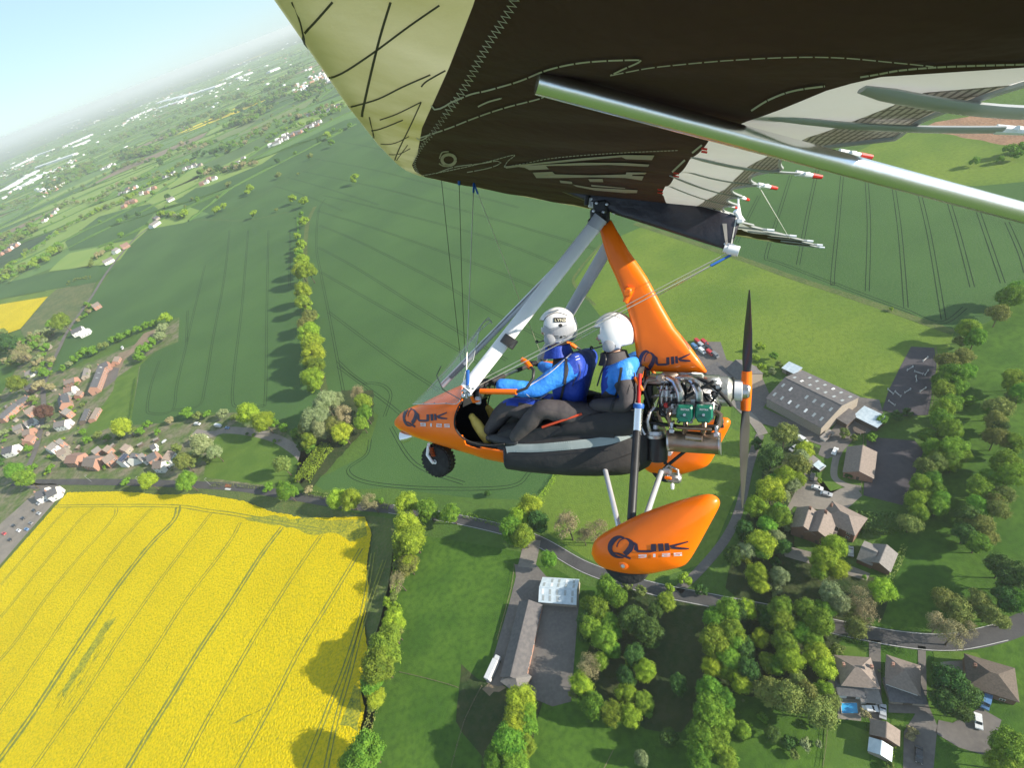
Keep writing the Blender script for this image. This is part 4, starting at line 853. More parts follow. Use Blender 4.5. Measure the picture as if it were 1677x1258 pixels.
def shed(u0, v0, u1, v1, dep, label):
    A = G(u0, v0)[0]; B = G(u1, v1)[0]; L = (B-A).length; c = (A+B)/2; e = empty('warehouse', c, math.atan2(B.y-A.y, B.x-A.x)); tag(e, label, 'warehouse', 'long pale warehouses far off')
    b = MB(); b.box((0, 0, 5), (L, dep, 10)); b.build('wall', shed_m, e)
    b = MB(); n = max(2, int(L/60))
    for i in range(n):
        x0 = -L/2+i*L/n; x1 = x0+L/n; b.add([(x0, -dep/2-1, 10.02), (x1, -dep/2-1, 10.02), (x1, 0, 13), (x0, 0, 13), (x1, dep/2+1, 10.02), (x0, dep/2+1, 10.02)], [(0, 1, 2, 3), (3, 2, 4, 5), (0, 3, 5), (1, 4, 2)])
    b.build('roof', shed_m, e)
SH = [((8, 313), (60, 283), 45), ((62, 276), (125, 254), 40), ((40, 306), (78, 286), 30), ((0, 287), (58, 258), 40), ((60, 256), (90, 246), 40), ((100, 244), (150, 222), 60), ((120, 243), (148, 231), 40), ((212, 196), (250, 179), 60), ((262, 168), (310, 156), 90), ((300, 160), (362, 140), 110), ((262, 178), (300, 166), 60), ((372, 130), (392, 120), 90), ((388, 130), (412, 120), 90), ((440, 120), (456, 113), 60), ((70, 315), (100, 300), 20), ((100, 205), (130, 196), 40)]
for i, (a, b, d) in enumerate(SH): shed(*a, *b, d, f'long pale warehouse far off, {ordn(i)} of those counted from the lower left')
V = MB()
for _ in range(430):
    u = random.uniform(-5, 545); v = 235-.40*u+8+random.random()**1.6*95
    if random.random() < .62: u0_, v0_, u1_, v1_ = random.choice([(8, 320, 125, 262), (0, 290, 60, 260), (200, 205, 300, 165), (300, 168, 415, 125), (235, 172, 330, 150), (480, 150, 550, 128), (60, 318, 105, 300), (510, 130, 545, 120)]); k_ = random.random(); u = u0_+(u1_-u0_)*k_+random.gauss(0, 4); v = v0_+(v1_-v0_)*k_+random.gauss(0, 3)
    if in_sky(u, v): continue
    p, t = G(u, v); s = random.uniform(8, 22)*(1 if t < 4000 else 2)
    V.box((p.x, p.y, 3.5), (s, s*.6, 7), Matrix.Rotation(random.random()*3, 3, 'Z'), mi=random.choice([0, 0, 0, 1, 2]))
tag(V.build('distant_town', [shed_m, render_, brick]), kind='stuff')

# farm
barn = house((1286, 619), (1378, 664), 25, 6.0, 4.2, cemd, stone, 'big grey cement-roofed barn with rows of skylights', 'barn', name='barn', sky_n=7, wins=False, over=.5)
def lean(name, u, v, L, W, H, ang, roof, wall, label, cat, slope=.6):
    c = G(u, v, H)[0]; e = empty(name, (c.x, c.y, 0), ang); tag(e, label, cat)
    b = MB(); b.add([(-L/2, -W/2, 0), (L/2, -W/2, 0), (L/2, W/2, 0), (-L/2, W/2, 0), (-L/2, -W/2, H-slope), (L/2, -W/2, H-slope), (L/2, W/2, H), (-L/2, W/2, H)], [(0, 1, 5, 4), (1, 2, 6, 5), (2, 3, 7, 6), (3, 0, 4, 7)]); b.build('wall', wall, e)
    b = MB(); o = .3; b.add([(-L/2-o, -W/2-o, H-slope), (L/2+o, -W/2-o, H-slope), (L/2+o, W/2+o, H), (-L/2-o, W/2+o, H), (-L/2-o, -W/2-o, H-slope+.15), (L/2+o, -W/2-o, H-slope+.15), (L/2+o, W/2+o, H+.15), (-L/2-o, W/2+o, H+.15)], [(3, 2, 1, 0), (4, 5, 6, 7), (0, 1, 5, 4), (1, 2, 6, 5), (2, 3, 7, 6), (3, 0, 4, 7)])
    r = b.build('roof', roof, e)
    b = MB()
    for i in range(max(2, int(L/1.5))): x = -L/2+i*1.5; b.add([(x, -W/2-o, H-slope+.16), (x+.12, -W/2-o, H-slope+.16), (x+.12, W/2+o, H+.2), (x, W/2+o, H+.2)], [(0, 1, 2, 3)])
    b.build('roof_rib', roof, r); b = MB(); b.box((0, -W/2-.03, 1.2), (2.4, .06, 2.4)); b.build('door', timber, e)
    return e
def wang(u0, v0, u1, v1):
    a, b = G(u0, v0)[0], G(u1, v1)[0]; return math.atan2(b.y-a.y, b.x-a.x)
A1 = wang(1286, 619, 1378, 664)
lean('shed', 1297, 602, 7, 5, 3.5, A1, blue, stone, 'small white-roofed shed against the far end of the barn', 'shed')
lean('shed', 1386, 680, 8, 6, 3.5, A1+pi/2, cemd, timber, 'grey lean-to shed on the right end of the barn', 'shed')
lean('shed', 1426, 682, 10, 7, 3.5, A1, blue, timber, 'pale blue-roofed shed right of the barn', 'shed')
lean('shed', 1355, 712, 6, 2.2, 1.6, A1+pi/2, cemt, render_, 'low white-walled bay at the barn corner', 'shed')
house((1205, 590), (1232, 612), 12, 4.5, 3.2, cemd, stone, 'grey pitched machinery shed behind the propeller', 'shed', name='shed', wins=False)
lean('shed', 1175, 610, 14, 9, 4, wang(1205, 590, 1232, 612), cemd, timber, 'dark-roofed store beside the machinery shed', 'shed')
house((1413, 730), (1407, 772), 10, 3.2, 2.6, tileb, brick, 'long brown-roofed stable block beside the riding arena', 'stable', name='stable', wins=True)
house((1326, 830), (1316, 862), 8, 5.5, 3.2, tileb, dbrick, 'left gable range of the brick farmhouse', 'house', chim=1)
house((1352, 836), (1340, 870), 8, 5.5, 3.2, tileb, dbrick, 'middle gable range of the brick farmhouse', 'house', chim=1)
house((1374, 836), (1392, 845), 9, 5.5, 3.2, tileb, dbrick, 'hipped right wing of the brick farmhouse', 'house', hip=True, chim=1)
house((1352, 868), (1370, 873), 6, 3.0, 1.6, tileb, dbrick, 'single-storey rear range of the brick farmhouse', 'house', wins=False)
house((1412, 895), (1436, 905), 8, 3, 2.6, tileg, dbrick, 'garage with light grey roof below the dark shrubbery', 'garage', name='garage', wins=False)
house((1452, 893), (1440, 922), 7, 3, 2.6, tileg, dbrick, 'long light-roofed wing joined to the garage', 'garage', name='garage', wins=False)
lean('shed', 1331, 755, 4.5, 3.5, 2.6, wang(1320, 760, 1340, 745), cemt, timber, 'tan-roofed hut in the farm garden', 'shed')
lean('shed', 1342, 762, 3, 3, 2.4, wang(1320, 760, 1340, 745), blue, timber, 'little green-sided greenhouse hut in the farm garden', 'shed')
# stable yard
house((884, 962), (944, 966), 10, 3.2, 2.0, blue, stone, 'pale blue sheet-roofed barn at the top of the stable yard', 'barn', name='barn', sky_n=5, wins=False)
house((866, 984), (836, 1108), 9, 3.0, 2.6, cemd, brick, 'long tiled stable range on the left of the stable yard', 'stable', name='stable', wins=True, over=.5)
house((838, 1106), (846, 1112), 7, 2.8, 2.0, tileg, timber, 'small grey end block of the long stable range', 'stable', hip=True, name='stable', wins=False)
# houses at the lower right
house((1398, 1093), (1411, 1094), 8.0, 5.0, 3.2, tileb, render_, 'hip-roofed brown house with chimneys above the swimming pool', 'house', hip=True, chim=2, over=.5)
lean('conservatory', 1392, 1128, 7, 4, 3, wang(1380, 1125, 1420, 1128), slate, render_, 'dark flat-roofed extension behind the pool house', 'extension', .2)
lean('conservatory', 1425, 1140, 5, 3.2, 2.8, wang(1380, 1125, 1420, 1128), tileg, render_, 'little white-edged porch extension of the pool house', 'extension', .6)
lean('shed', 1370, 1122, 3.5, 3.5, 2.8, .3, tileb, timber, 'tan-roofed summer house left of the pool house', 'summer house')
house((1481, 1098), (1484, 1099), 8.0, 5.0, 3.2, tileb, render_, 'square hip-roofed house right of the shared drive', 'house', hip=True, chim=1, over=.5)
lean('conservatory', 1482, 1132, 9, 6, 2.8, wang(1380, 1125, 1420, 1128), slate, stone, 'dark extension behind the square hip-roofed house', 'extension', .2)
house((1452, 1184), (1451, 1208), 6.5, 2.8, 2.4, tileb, dbrick, 'long brown-roofed outbuilding beside the lawn', 'outbuilding', name='outbuilding', wins=False)
house((1444, 1215), (1442, 1236), 5, 2.4, 1.4, blue, stone, 'pale glass-roofed outbuilding at the bottom of the garden', 'outbuilding', name='outbuilding', wins=False)
house((1618, 1100), (1638, 1106), 9, 4, 3, timber, dbrick, 'dark-roofed bungalow in shade at the right edge', 'house', hip=True, chim=1)
# pool
def pool():
    cs = [G(*p)[0] for p in ((1376, 1152), (1404, 1151), (1406, 1170), (1378, 1170))]; c = sum(cs, Vector())/4; e = empty('swimming_pool', (c.x, c.y, 0)); tag(e, 'bright blue rectangular swimming pool behind the hip-roofed house', 'swimming pool')
    P = [q-c for q in cs]; z = .22
    b = MB(); b.add([(p.x, p.y, z) for p in P], [(3, 2, 1, 0)] if (P[1]-P[0]).cross(P[2]-P[1]).z < 0 else [(0, 1, 2, 3)]); b.build('water', mat('pool_water', (.03, .30, .62), .05, col2=(.05, .38, .70), scale=.6), e)
    b = MB()
    for i in range(4): b.tube([P[i]+Vector((0, 0, .2)), P[(i+1) % 4]+Vector((0, 0, .2))], .35, 4, sq=.5)
    b.build('coping', stone, e)
pool()
# vehicles
tyre_m = mat('tyre', (.02, .02, .02), .85); lampm = mat('lamp_glass', (.7, .7, .65), .2)
CARS = {}
def car(u, v, u2, v2, colr, label, kind='car', group='parked cars'):
    p = G(u, v)[0]; ang = wang(u, v, u2, v2)
    body = mat('paint_'+colr, dict(white=(.75, .75, .75), silver=(.45, .46, .48), black=(.025, .025, .03), red=(.5, .03, .03), blue=(.10, .22, .42), grey=(.2, .2, .21), green=(.05, .15, .07))[colr], .3, coat=.6, metal=.0)
    e = empty('parked_car' if kind == 'car' else kind, p+Vector((0, 0, .16)), ang); tag(e, label, kind, group)
    L, W, H = (4.3, 1.78, 1.45) if kind == 'car' else (5.2, 2.0, 2.2) if kind == 'van' else (6.4, 2.2, 2.5)
    prof = {'car': [(-2.15, .35), (-2.15, .85), (-1.6, .95), (-1.2, 1.38), (.35, 1.45), (1.0, .95), (2.0, .82), (2.15, .6), (2.15, .35)], 'van': [(-2.6, .4), (-2.6, 2.05), (-2.4, 2.2), (1.2, 2.2), (1.8, 1.3), (2.5, 1.1), (2.6, .7), (2.6, .4)]}.get(kind, [(-3.2, .5), (-3.2, 2.3), (-3, 2.5), (2.7, 2.5), (3.1, 1.6), (3.2, .5)])
    b = MB(); n = len(prof)
    V = []
    for yy, f in ((-W/2, .9), (-W/2+.12, 1), (W/2-.12, 1), (W/2, .9)):
        V += [(x*(.985 if f < 1 else 1), yy*(.86 if z > 1.0 else 1), z) for x, z in prof]
    Fc = [tuple(range(n)), tuple(range(4*n-1, 3*n-1, -1))]
    for r in range(3):
        for k in range(n): Fc.append((r*n+k, (r+1)*n+k, (r+1)*n+(k+1) % n, r*n+(k+1) % n))
    b.add(V, Fc); b.build('body', body, e, smooth=False)
    if kind != 'caravan':
        b = MB(); x0, x1 = (.42, .95) if kind == 'car' else (1.3, 1.78); z0, z1 = (1.44, 1.0) if kind == 'car' else (2.1, 1.35)
        b.add([(x0, -W*.36, z0), (x0, W*.36, z0), (x1+.06, W*.4, z1), (x1+.06, -W*.4, z1)], [(0, 3, 2, 1)]); b.build('windscreen', glass, e)
    b = MB()
    for s in (-1, 1): b.box((-.3, s*W*.44, 1.18), (1.7 if kind != 'caravan' else 3.5, .05, .32))
    b.build('side_window', glass, e)
    for x in ((-1.35, 1.35) if kind != 'caravan' else (0,)):
        for s in (-1, 1):
            b = MB(); b.lathe(((x, s*(W/2-.2), .33), (0, s, 0)), [(0, .32), (.2, .32), (.21, .18)], 14); b.build('wheel', tyre_m, e)
    if kind == 'car':
        for s in (-1, 1): b = MB(); b.box((2.14, s*.62, .68), (.06, .35, .14)); b.build('headlight', lampm, e)
CL = [(1290, 627, 1297, 622, 'white', 'white car parked behind the far end of the barn', 'car'), (1367, 741, 1370, 735, 'white', 'white car beside the brown-roofed stable block', 'car'), (1338, 801, 1346, 803, 'white', 'white car on the drive in front of the farmhouse', 'car'), (1353, 811, 1361, 813, 'silver', 'silver car nearest the farmhouse wing', 'car'),
 (1393, 905, 1393, 897, 'silver', 'silver car left of the grey-roofed garage', 'car'), (1425, 1163, 1434, 1163, 'white', 'white convertible beside the swimming pool', 'car'), (1445, 1167, 1445, 1160, 'silver', 'silver car on the shared drive', 'car'), (1601, 1183, 1602, 1193, 'white', 'pale car parked on the lower right drive', 'car'),
 (1614, 1150, 1611, 1162, 'blue', 'light blue van beside the dark bungalow', 'van'), (1313, 722, 1320, 726, 'white', 'white pickup below the barn doors', 'van'), (1504, 1238, 1504, 1248, 'black', 'black car low on the right hand drive', 'car'), (1330, 783, 1332, 776, 'black', 'black car by the garden hut', 'car'),
 (1300, 736, 1292, 741, 'silver', 'silver car under the farm trees', 'car'), (202, 571, 203, 580, 'white', 'white van at the top of the dirt yard', 'van'), (189, 598, 196, 596, 'blue', 'blue car on the hamlet yard', 'car'), (174, 614, 180, 611, 'black', 'dark car by the hamlet drive', 'car'), (359, 699, 366, 700, 'white', 'white caravan on the gravel drive', 'caravan'), (373, 702, 379, 703, 'blue', 'blue car behind the caravan', 'car'), (325, 696, 332, 696, 'white', 'white van at the head of the gravel drive', 'van')]
for c in CL: car(*c[:5], c[5], c[6])
for i, (u, v) in enumerate([(63, 837), (55, 842), (45, 850), (42, 858), (30, 862), (22, 870), (14, 875), (8, 885), (70, 826), (35, 868)]):
    cl = ['black', 'silver', 'black', 'grey', 'black', 'white', 'red', 'black', 'silver', 'blue'][i]
    car(u+(10 if i % 2 else -6), v, u+(10 if i % 2 else -6)+5, v+2, cl, f'{cl} car, {ordn(i)} down the public house car park', 'car', 'cars in the public house car park')
for i, (u, v, c) in enumerate([(1143, 562, 'red'), (1149, 568, 'silver'), (1154, 563, 'red'), (1160, 572, 'black'), (1163, 580, 'red'), (1172, 584, 'grey'), (1138, 570, 'blue'), (1150, 577, 'white')]):
    car(u, v, u+6, v+5, c, f'{c} trailer vehicle, {ordn(i)} in the row of farm machinery', 'van', 'row of farm machinery')
# long horse box by the stables
e = empty('horse_box', G(808, 1101)[0]+Vector((0, 0, .16)), wang(800, 1120, 816, 1085)); tag(e, 'white-roofed horse box lorry at the foot of the stable range', 'lorry')
b = MB(); b.box((0, 0, 1.9), (7.5, 2.4, 2.6), bev=.15); b.build('body', mat('box_paint', (.6, .6, .6), .4), e)
b = MB(); b.box((4.6, 0, 1.5), (1.6, 2.3, 1.9), bev=.2); b.build('cab', mat('box_paint', (.6, .6, .6), .4), e)
for x in (-2.4, 3.9):
    for s in (-1, 1): b = MB(); b.lathe(((x, s*.95, .5), (0, s, 0)), [(0, .5), (.28, .5), (.29, .3)], 16); b.build('wheel', tyre_m, e)
# riding jumps in the upper arena
JP = [(1515, 590, .3), (1500, 622, .9), (1504, 612, 2), (1517, 612, .5), (1486, 642, .2), (1470, 647, 1.5), (1458, 643, 1.5), (1511, 640, .2), (1460, 662, 1.6), (1490, 605, .2)]
jm = mat('jump_paint', (.7, .7, .68), .5)
for i, (u, v, a) in enumerate(JP):
    e = empty('show_jump', G(u, v)[0]+Vector((0, 0, .15)), a); tag(e, f'white riding jump, {ordn(i)} found in the dark upper arena', 'jump', 'jumps in the upper arena')
    for s in (-1, 1): b = MB(); b.box((s*1.7, 0, .6), (.12, .5, 1.2)); b.build('stand', jm, e)
    for z in (.4, .8): b = MB(); b.tube([(-1.7, 0, z), (1.7, 0, z)], .07, 8); b.build('pole', jm, e)
# round pen, trampoline, garden table
for u, v, r, lab in ((1407, 706, 2.4, 'dark round horse walker behind the stable block'), (270, 724, 1.9, 'round garden trampoline beyond the road row')):
    e = empty('trampoline' if 'tram' in lab else 'horse_walker', G(u, v)[0]+Vector((0, 0, .1))); tag(e, lab, 'trampoline' if 'tram' in lab else 'horse walker')
    b = MB(); b.lathe(((0, 0, .8), (0, 0, 1)), [(0, r), (.1, r), (.12, r-.25)], 24); b.build('ring', jm if 'tram' in lab else timber, e)
    b = MB(); b.lathe(((0, 0, .84), (0, 0, 1)), [(0, r-.3), (.03, r-.3)], 24); b.build('mat', tyre_m, e)
    for k in range(6): b = MB(); b.tube([(cos(k*1.047)*r, sin(k*1.047)*r, 0), (cos(k*1.047)*r, sin(k*1.047)*r, .8)], .06, 6); b.build('leg', jm, e)
# pylon-like village lamp posts by the road
for i, (u, v) in enumerate([(150, 789), (232, 792), (345, 795)]):
    e = empty('street_lamp', G(u, v)[0]+Vector((0, 0, .14))); tag(e, f'grey street lamp, {ordn(i)} along the road above the rape field', 'street lamp', 'street lamps')
    b = MB(); b.tube([(0, 0, 0), (0, 0, 6), (.3, 0, 6.4), (1.1, 0, 6.5)], [.09, .07, .05, .05], 8); b.build('pole', mat('galv', (.45, .46, .47), .5, metal=.4), e)
    b = MB(); b.box((1.3, 0, 6.5), (.6, .2, .12)); b.build('lamp_head', jm, e)

for i, (u, v) in enumerate([(112, 735), (130, 735), (174, 722), (186, 732), (215, 735), (232, 730), (64, 700), (58, 720), (28, 690), (12, 668), (60, 650), (118, 655), (90, 640), (128, 628), (150, 640), (30, 742), (80, 712), (258, 722)]):
    e = empty('garden_shed', G(u, v)[0], i*1.3); tag(e, 'small wooden shed in the back gardens of the hamlet', 'garden shed', 'garden sheds of the hamlet')
    b = MB(); b.box((0, 0, 1), (3.2, 2.4, 2)); b.build('wall', timber if i % 2 else stone, e)
    b = MB(); b.add([(-1.8, -1.4, 1.95), (1.8, -1.4, 1.95), (1.8, 0, 2.8), (-1.8, 0, 2.8), (1.8, 1.4, 1.95), (-1.8, 1.4, 1.95)], [(0, 1, 2, 3), (3, 2, 4, 5), (0, 3, 5), (1, 4, 2)]); b.build('roof', [tileg, tileb, cemt][i % 3], e)
# ------------------------------------------------------------------ the aircraft, built in its own axes: x forward, y left, z up
def _n(a): a = np.array(a, float); return a/np.linalg.norm(a)
_f = _n([-.909, -.0293, .417]); _r0 = ray(1222, 640); _r0 = _n(_r0-_f*(_r0 @ _f))
_v0 = _n(np.cross(_f, _r0)); _v0 *= np.sign(_v0[1]); _al = radians(12)
_l = -cos(_al)*_r0+sin(_al)*_v0; _u = -sin(_al)*_r0-cos(_al)*_v0
HUB = 3.5*ray(1222, 640); AM = np.array([_f, _l, _u])
def c2w(v): return v[0]*Rt - v[1]*Up + v[2]*Fw
ax, ay, az = c2w(_f), c2w(_l), c2w(_u); hw = CAM + c2w(HUB)
ACM = Matrix(((ax[0], ay[0], az[0], hw[0]), (ax[1], ay[1], az[1], hw[1]), (ax[2], ay[2], az[2], hw[2]), (0, 0, 0, 1)))
CL_ = AM @ (-HUB)                                # the camera's place in aircraft axes
def A(u, v, s):                                  # the point on the lengthwise plane s metres left of the keel
    r = AM @ ray(u, v); return Vector(CL_ + r*((s-CL_[1])/r[1]))
K = .219
def Wg(u, v, dz=0):                              # the point on the wing's undersurface
    r = AM @ ray(u, v); t = (1.17+dz+K*CL_[0]-CL_[2])/(r[2]-K*r[0]); return Vector(CL_+t*r)
def proj(c):
    X = HUB + AM.T @ np.array(c); return X[0]/X[2]*FOC+CX, X[1]/X[2]*FOC+CY
AC = empty('microlight'); AC.matrix_world = ACM
tag(AC, 'orange flex-wing microlight trike flying under its dark wing', 'microlight')

orange = mat('orange_gelcoat', (.98, .185, .004), .38, col2=(.93, .16, .004), scale=2, coat=.25, spec=.3, bump=.02, bscale=6)
navy = mat('navy_decal', (.035, .02, .05), .4)
silverd = mat('silver_decal', (.75, .74, .76), .4)
blackf = mat('black_fabric', (.030, .028, .029), .75, col2=(.044, .040, .040), scale=5, bump=.10, bscale=7)
greyf = mat('grey_green_piping', (.28, .33, .32), .6, col2=(.36, .41, .40), scale=8)
sail = mat('dark_sail', (.050, .023, .021), .75, col2=(.064, .030, .027), scale=1.2, bump=.12, bscale=2.2, spec=.25)
sailw = mat('white_sail', (.88, .87, .86), .5, col2=(.82, .81, .80), scale=2, trans=.5, bump=.15, bscale=6)
sailg = mat('grey_sail', (.42, .44, .44), .5, col2=(.5, .52, .52), scale=3, trans=.3)
mylar = mat('leading_edge_mylar', (.46, .46, .17), .35, col2=(.80, .78, .52), scale=1.7, lo=.3, hi=.7, trans=.6, bump=.2, bscale=5)  # pale blotches put light glowing through the film into its colour
stitch = mat('stitching', (.55, .53, .50), .8); thread = mat('dark_thread', (.06, .06, .05), .8)
print_ = mat('pale_print', (.40, .36, .32), .6)
pocket = mat('keel_pocket', (.03, .027, .036), .35, col2=(.045, .04, .05), scale=3, bump=.12, bscale=2.5, spec=.5)
chrome = mat('polished_alloy', (.92, .92, .93), .27, metal=1, col2=(.86, .86, .87), scale=5, bump=.02, bscale=20)
strutm = mat('bright_alloy', (.86, .87, .92), .28, metal=.55, col2=(.80, .81, .86), scale=4, coat=.4)
alloy = mat('brushed_alloy', (.62, .62, .63), .35, metal=1, col2=(.5, .5, .51), scale=12)
castm = mat('cast_alloy', (.50, .49, .48), .45, metal=.9, col2=(.35, .34, .33), scale=30, bump=.2, bscale=40)
white = mat('white_paint', (.90, .90, .91), .3, coat=.4, col2=(.78, .78, .8), scale=3)
greyp = mat('grey_tube', (.50, .50, .55), .35, coat=.3)
blackp = mat('black_plastic', (.02, .02, .022), .4, col2=(.03, .03, .032), scale=9)
rubber = mat('rubber', (.022, .021, .021), .85, col2=(.035, .033, .032), scale=20, bump=.3, bscale=40)
greenc = mat('green_cover', (.01, .16, .10), .35, col2=(.012, .13, .085), scale=12)
exhaust = mat('exhaust_steel', (.28, .19, .13), .38, metal=.9, col2=(.42, .34, .28), scale=6, bump=.1, bscale=20)
redm = mat('red_plastic', (.65, .03, .02), .4); bluem = mat('blue_sleeve', (.02, .12, .45), .5)
wirem = mat('steel_wire', (.62, .60, .50), .35, metal=.7); bladem = mat('propeller_blade', (.045, .042, .04), .3, col2=(.06, .056, .052), scale=5)
screen_m = bpy.data.materials.new('windscreen'); screen_m.use_nodes = True
_n_ = screen_m.node_tree.nodes; _L = screen_m.node_tree.links; _b = _n_['Principled BSDF']; _b.inputs['Base Color'].default_value = (.8, .82, .85, 1); _b.inputs['Roughness'].default_value = .2; _b.inputs['Alpha'].default_value = .17; _b.inputs['Specular IOR Level'].default_value = .9  # whitish glare on the screen is put into its pale, part-opaque colour

class Tgt:                                       # something decals can be laid on
    def __init__(s, *objs):
        V = []; P = []
        for o in objs:
            k = len(V); dg = bpy.context.evaluated_depsgraph_get(); me = o.evaluated_get(dg).to_mesh()
            V += [v.co.copy() for v in me.vertices]; P += [[i+k for i in p.vertices] for p in me.polygons]
        s.t = BVHTree.FromPolygons(V, P)
    def hit(s, u, v, off=.003):
        d = Vector(AM @ ray(u, v)).normalized(); o = Vector(CL_); h = s.t.ray_cast(o, d)
        if h[0] is None: return None
        n = h[1] if h[1].dot(d) < 0 else -h[1]
        return h[0] + n*off
def decal(name, polys, tgt, m, parent, off=.003, step=5):
    bm = bmesh.new(); T_ = []
    for P in polys:
        q = [(float(x), float(y)) for x, y in P]
        for t in tessellate_polygon([[Vector((x, y, 0)) for x, y in q]]): T_.append([q[i] for i in t])
    ix = {}
    def vx(p):
        k = (round(p[0], 3), round(p[1], 3))
        if k not in ix: ix[k] = bm.verts.new((p[0], p[1], 0))
        return ix[k]
    while T_:
        t = T_.pop(); L2 = [math.dist(t[i], t[(i+1) % 3]) for i in range(3)]; i = L2.index(max(L2))
        if L2[i] > step:
            a_, b_, c_ = t[i], t[(i+1) % 3], t[(i+2) % 3]; m_ = ((a_[0]+b_[0])/2, (a_[1]+b_[1])/2); T_ += [[a_, m_, c_], [m_, b_, c_]]; continue
        try: bm.faces.new([vx(p) for p in t])
        except Exception: pass
    dead = []
    for v in bm.verts:
        h = tgt.hit(v.co.x, v.co.y, off) if isinstance(tgt, Tgt) else tgt(v.co.x, v.co.y)
        if h is None: dead.append(v)
        else: v.co = h
    bmesh.ops.delete(bm, geom=dead, context='VERTS')
    me = bpy.data.meshes.new(name); bm.to_mesh(me); bm.free(); me.materials.append(m)
    o = bpy.data.objects.new(name, me); COL.objects.link(o); o.parent = parent; return o
def stroke2(P, w, smooth=5):                      # 2-D ribbon -> quads
    C = catmull(P, smooth) if smooth else [np.array(p, float) for p in P]
    if not isinstance(w, (list, tuple)): w = [w]*len(P)
    n = len(C); W_ = np.interp(np.linspace(0, len(w)-1, n), range(len(w)), w); out = []; L_ = []; R_ = []
    for i, p in enumerate(C):
        t = C[min(i+1, n-1)]-C[max(i-1, 0)]; t = t/max(np.linalg.norm(t), 1e-6); q = np.array([-t[1], t[0]])
        L_.append(tuple(p+q*W_[i]/2)); R_.append(tuple(p-q*W_[i]/2))
    for i in range(n-1): out.append([L_[i], L_[i+1], R_[i+1], R_[i]])
    return out
def text2(txt, o, ex, ey, spacing=1.0):           # glyph outlines as 2-D triangles mapped on the picture axes
    cu = bpy.data.curves.new('t', 'FONT'); cu.body = txt; cu.size = 1; cu.space_character = spacing; cu.resolution_u = 3; cu.offset = .012
    ob = bpy.data.objects.new('t', cu); COL.objects.link(ob); bpy.context.view_layer.update()
    me = ob.to_mesh(); out = []
    me.calc_loop_triangles()
    for t in me.loop_triangles: out.append([(o[0]+me.vertices[i].co.x*ex[0]+me.vertices[i].co.y*ey[0], o[1]+me.vertices[i].co.x*ex[1]+me.vertices[i].co.y*ey[1]) for i in t.vertices])
    ob.to_mesh_clear(); bpy.data.objects.remove(ob); bpy.data.curves.remove(cu); return out
def logo(mp):                                     # the big swash-Q word, traced; mp maps trace units to the picture
    S = []
    S += stroke2([(440, 642), (390, 628), (335, 650), (290, 700), (275, 760), (300, 815), (350, 850), (430, 862)], [14, 30, 50, 58, 50, 42, 30, 10])
    S += stroke2([(352, 742), (365, 700), (400, 660), (450, 645), (495, 665), (520, 705), (500, 765), (440, 825)], [10, 14, 12, 12, 30, 62, 66, 60])
    S += stroke2([(310, 805), (370, 818), (440, 845), (510, 872)], [10, 22, 26, 22])
    S += stroke2([(540, 700), (590, 715)], [40, 14], 0)
    S += [[(556, 712), (590, 712), (600, 776), (742, 776), (742, 706), (800, 704), (802, 790), (740, 802), (590, 800), (545, 770)]]
    S += [[(820, 702), (880, 698), (888, 786), (832, 790)], [(898, 698), (945, 696), (955, 778), (905, 782)]]
    S += [[(950, 722), (1165, 670), (1168, 684), (1010, 734), (965, 742)], [(962, 744), (1010, 734), (1175, 750), (1172, 766), (1075, 766), (985, 758)]]
    return [[mp(x, y) for x, y in P] for P in S]

def loftmesh(name, rings, m, parent, smooth=True, cap=True, closed=True):
    n = len(rings[0]); V = [p for r in rings for p in r]; Fc = []
    for i in range(len(rings)-1):
        for k in range(n if closed else n-1): Fc.append((i*n+k, i*n+(k+1) % n, (i+1)*n+(k+1) % n, (i+1)*n+k))
    if cap and closed: Fc.append(tuple(range(n-1, -1, -1))); Fc.append(tuple((len(rings)-1)*n+k for k in range(n)))
    o = mesh(name, V, Fc, m, parent, smooth)
    if smooth: sharp(o, 50)
    return o
def inflate(name, P, s0, T, m, parent, rings=9, p=2.4, cpt=None, sm=4, asym=1.0):
    """outline of (x, z) points on the plane y = s0, swollen to half-thickness T"""
    C = catmull([(q.x, q.z) for q in P]+[(P[0].x, P[0].z)], sm)[:-1] if sm else [np.array((q.x, q.z)) for q in P]
    c = np.mean(C, axis=0) if cpt is None else np.array(cpt); n = len(C); V = []; Fc = []
    ks = [1-(i/rings)**1.6 for i in range(rings)]; ks = [cos(pi/2*i/rings) if i else 1 for i in range(rings)]
    for side in (1, -1):
        for i, k in enumerate(ks):
            t = T*(1-k**p)**.5*(1 if side > 0 else asym)
            for q in C: d = c+(q-c)*k; V.append((d[0], s0+side*t, d[1]))
        V.append((c[0], s0+side*T*(1 if side > 0 else asym), c[1]))
    N1 = n*rings+1
    for side in (0, 1):
        o = side*N1
        for i in range(rings-1):
            for k in range(n):
                f = (o+i*n+k, o+i*n+(k+1) % n, o+(i+1)*n+(k+1) % n, o+(i+1)*n+k); Fc.append(f if side else f[::-1])
        for k in range(n):
            f = (o+(rings-1)*n+k, o+(rings-1)*n+(k+1) % n, o+N1-1); Fc.append(f if side else f[::-1])
    for k in range(n): Fc.append((k, (k+1) % n, N1+(k+1) % n, N1+k))
    ob = mesh(name, V, Fc, m, parent, True)
    bm = bmesh.new(); bm.from_mesh(ob.data); bmesh.ops.remove_doubles(bm, verts=bm.verts[:], dist=1e-5); bmesh.ops.recalc_face_normals(bm, faces=bm.faces[:]); bm.to_mesh(ob.data); bm.free()
    ob.data.polygons.foreach_set('use_smooth', [True]*len(ob.data.polygons)); return ob

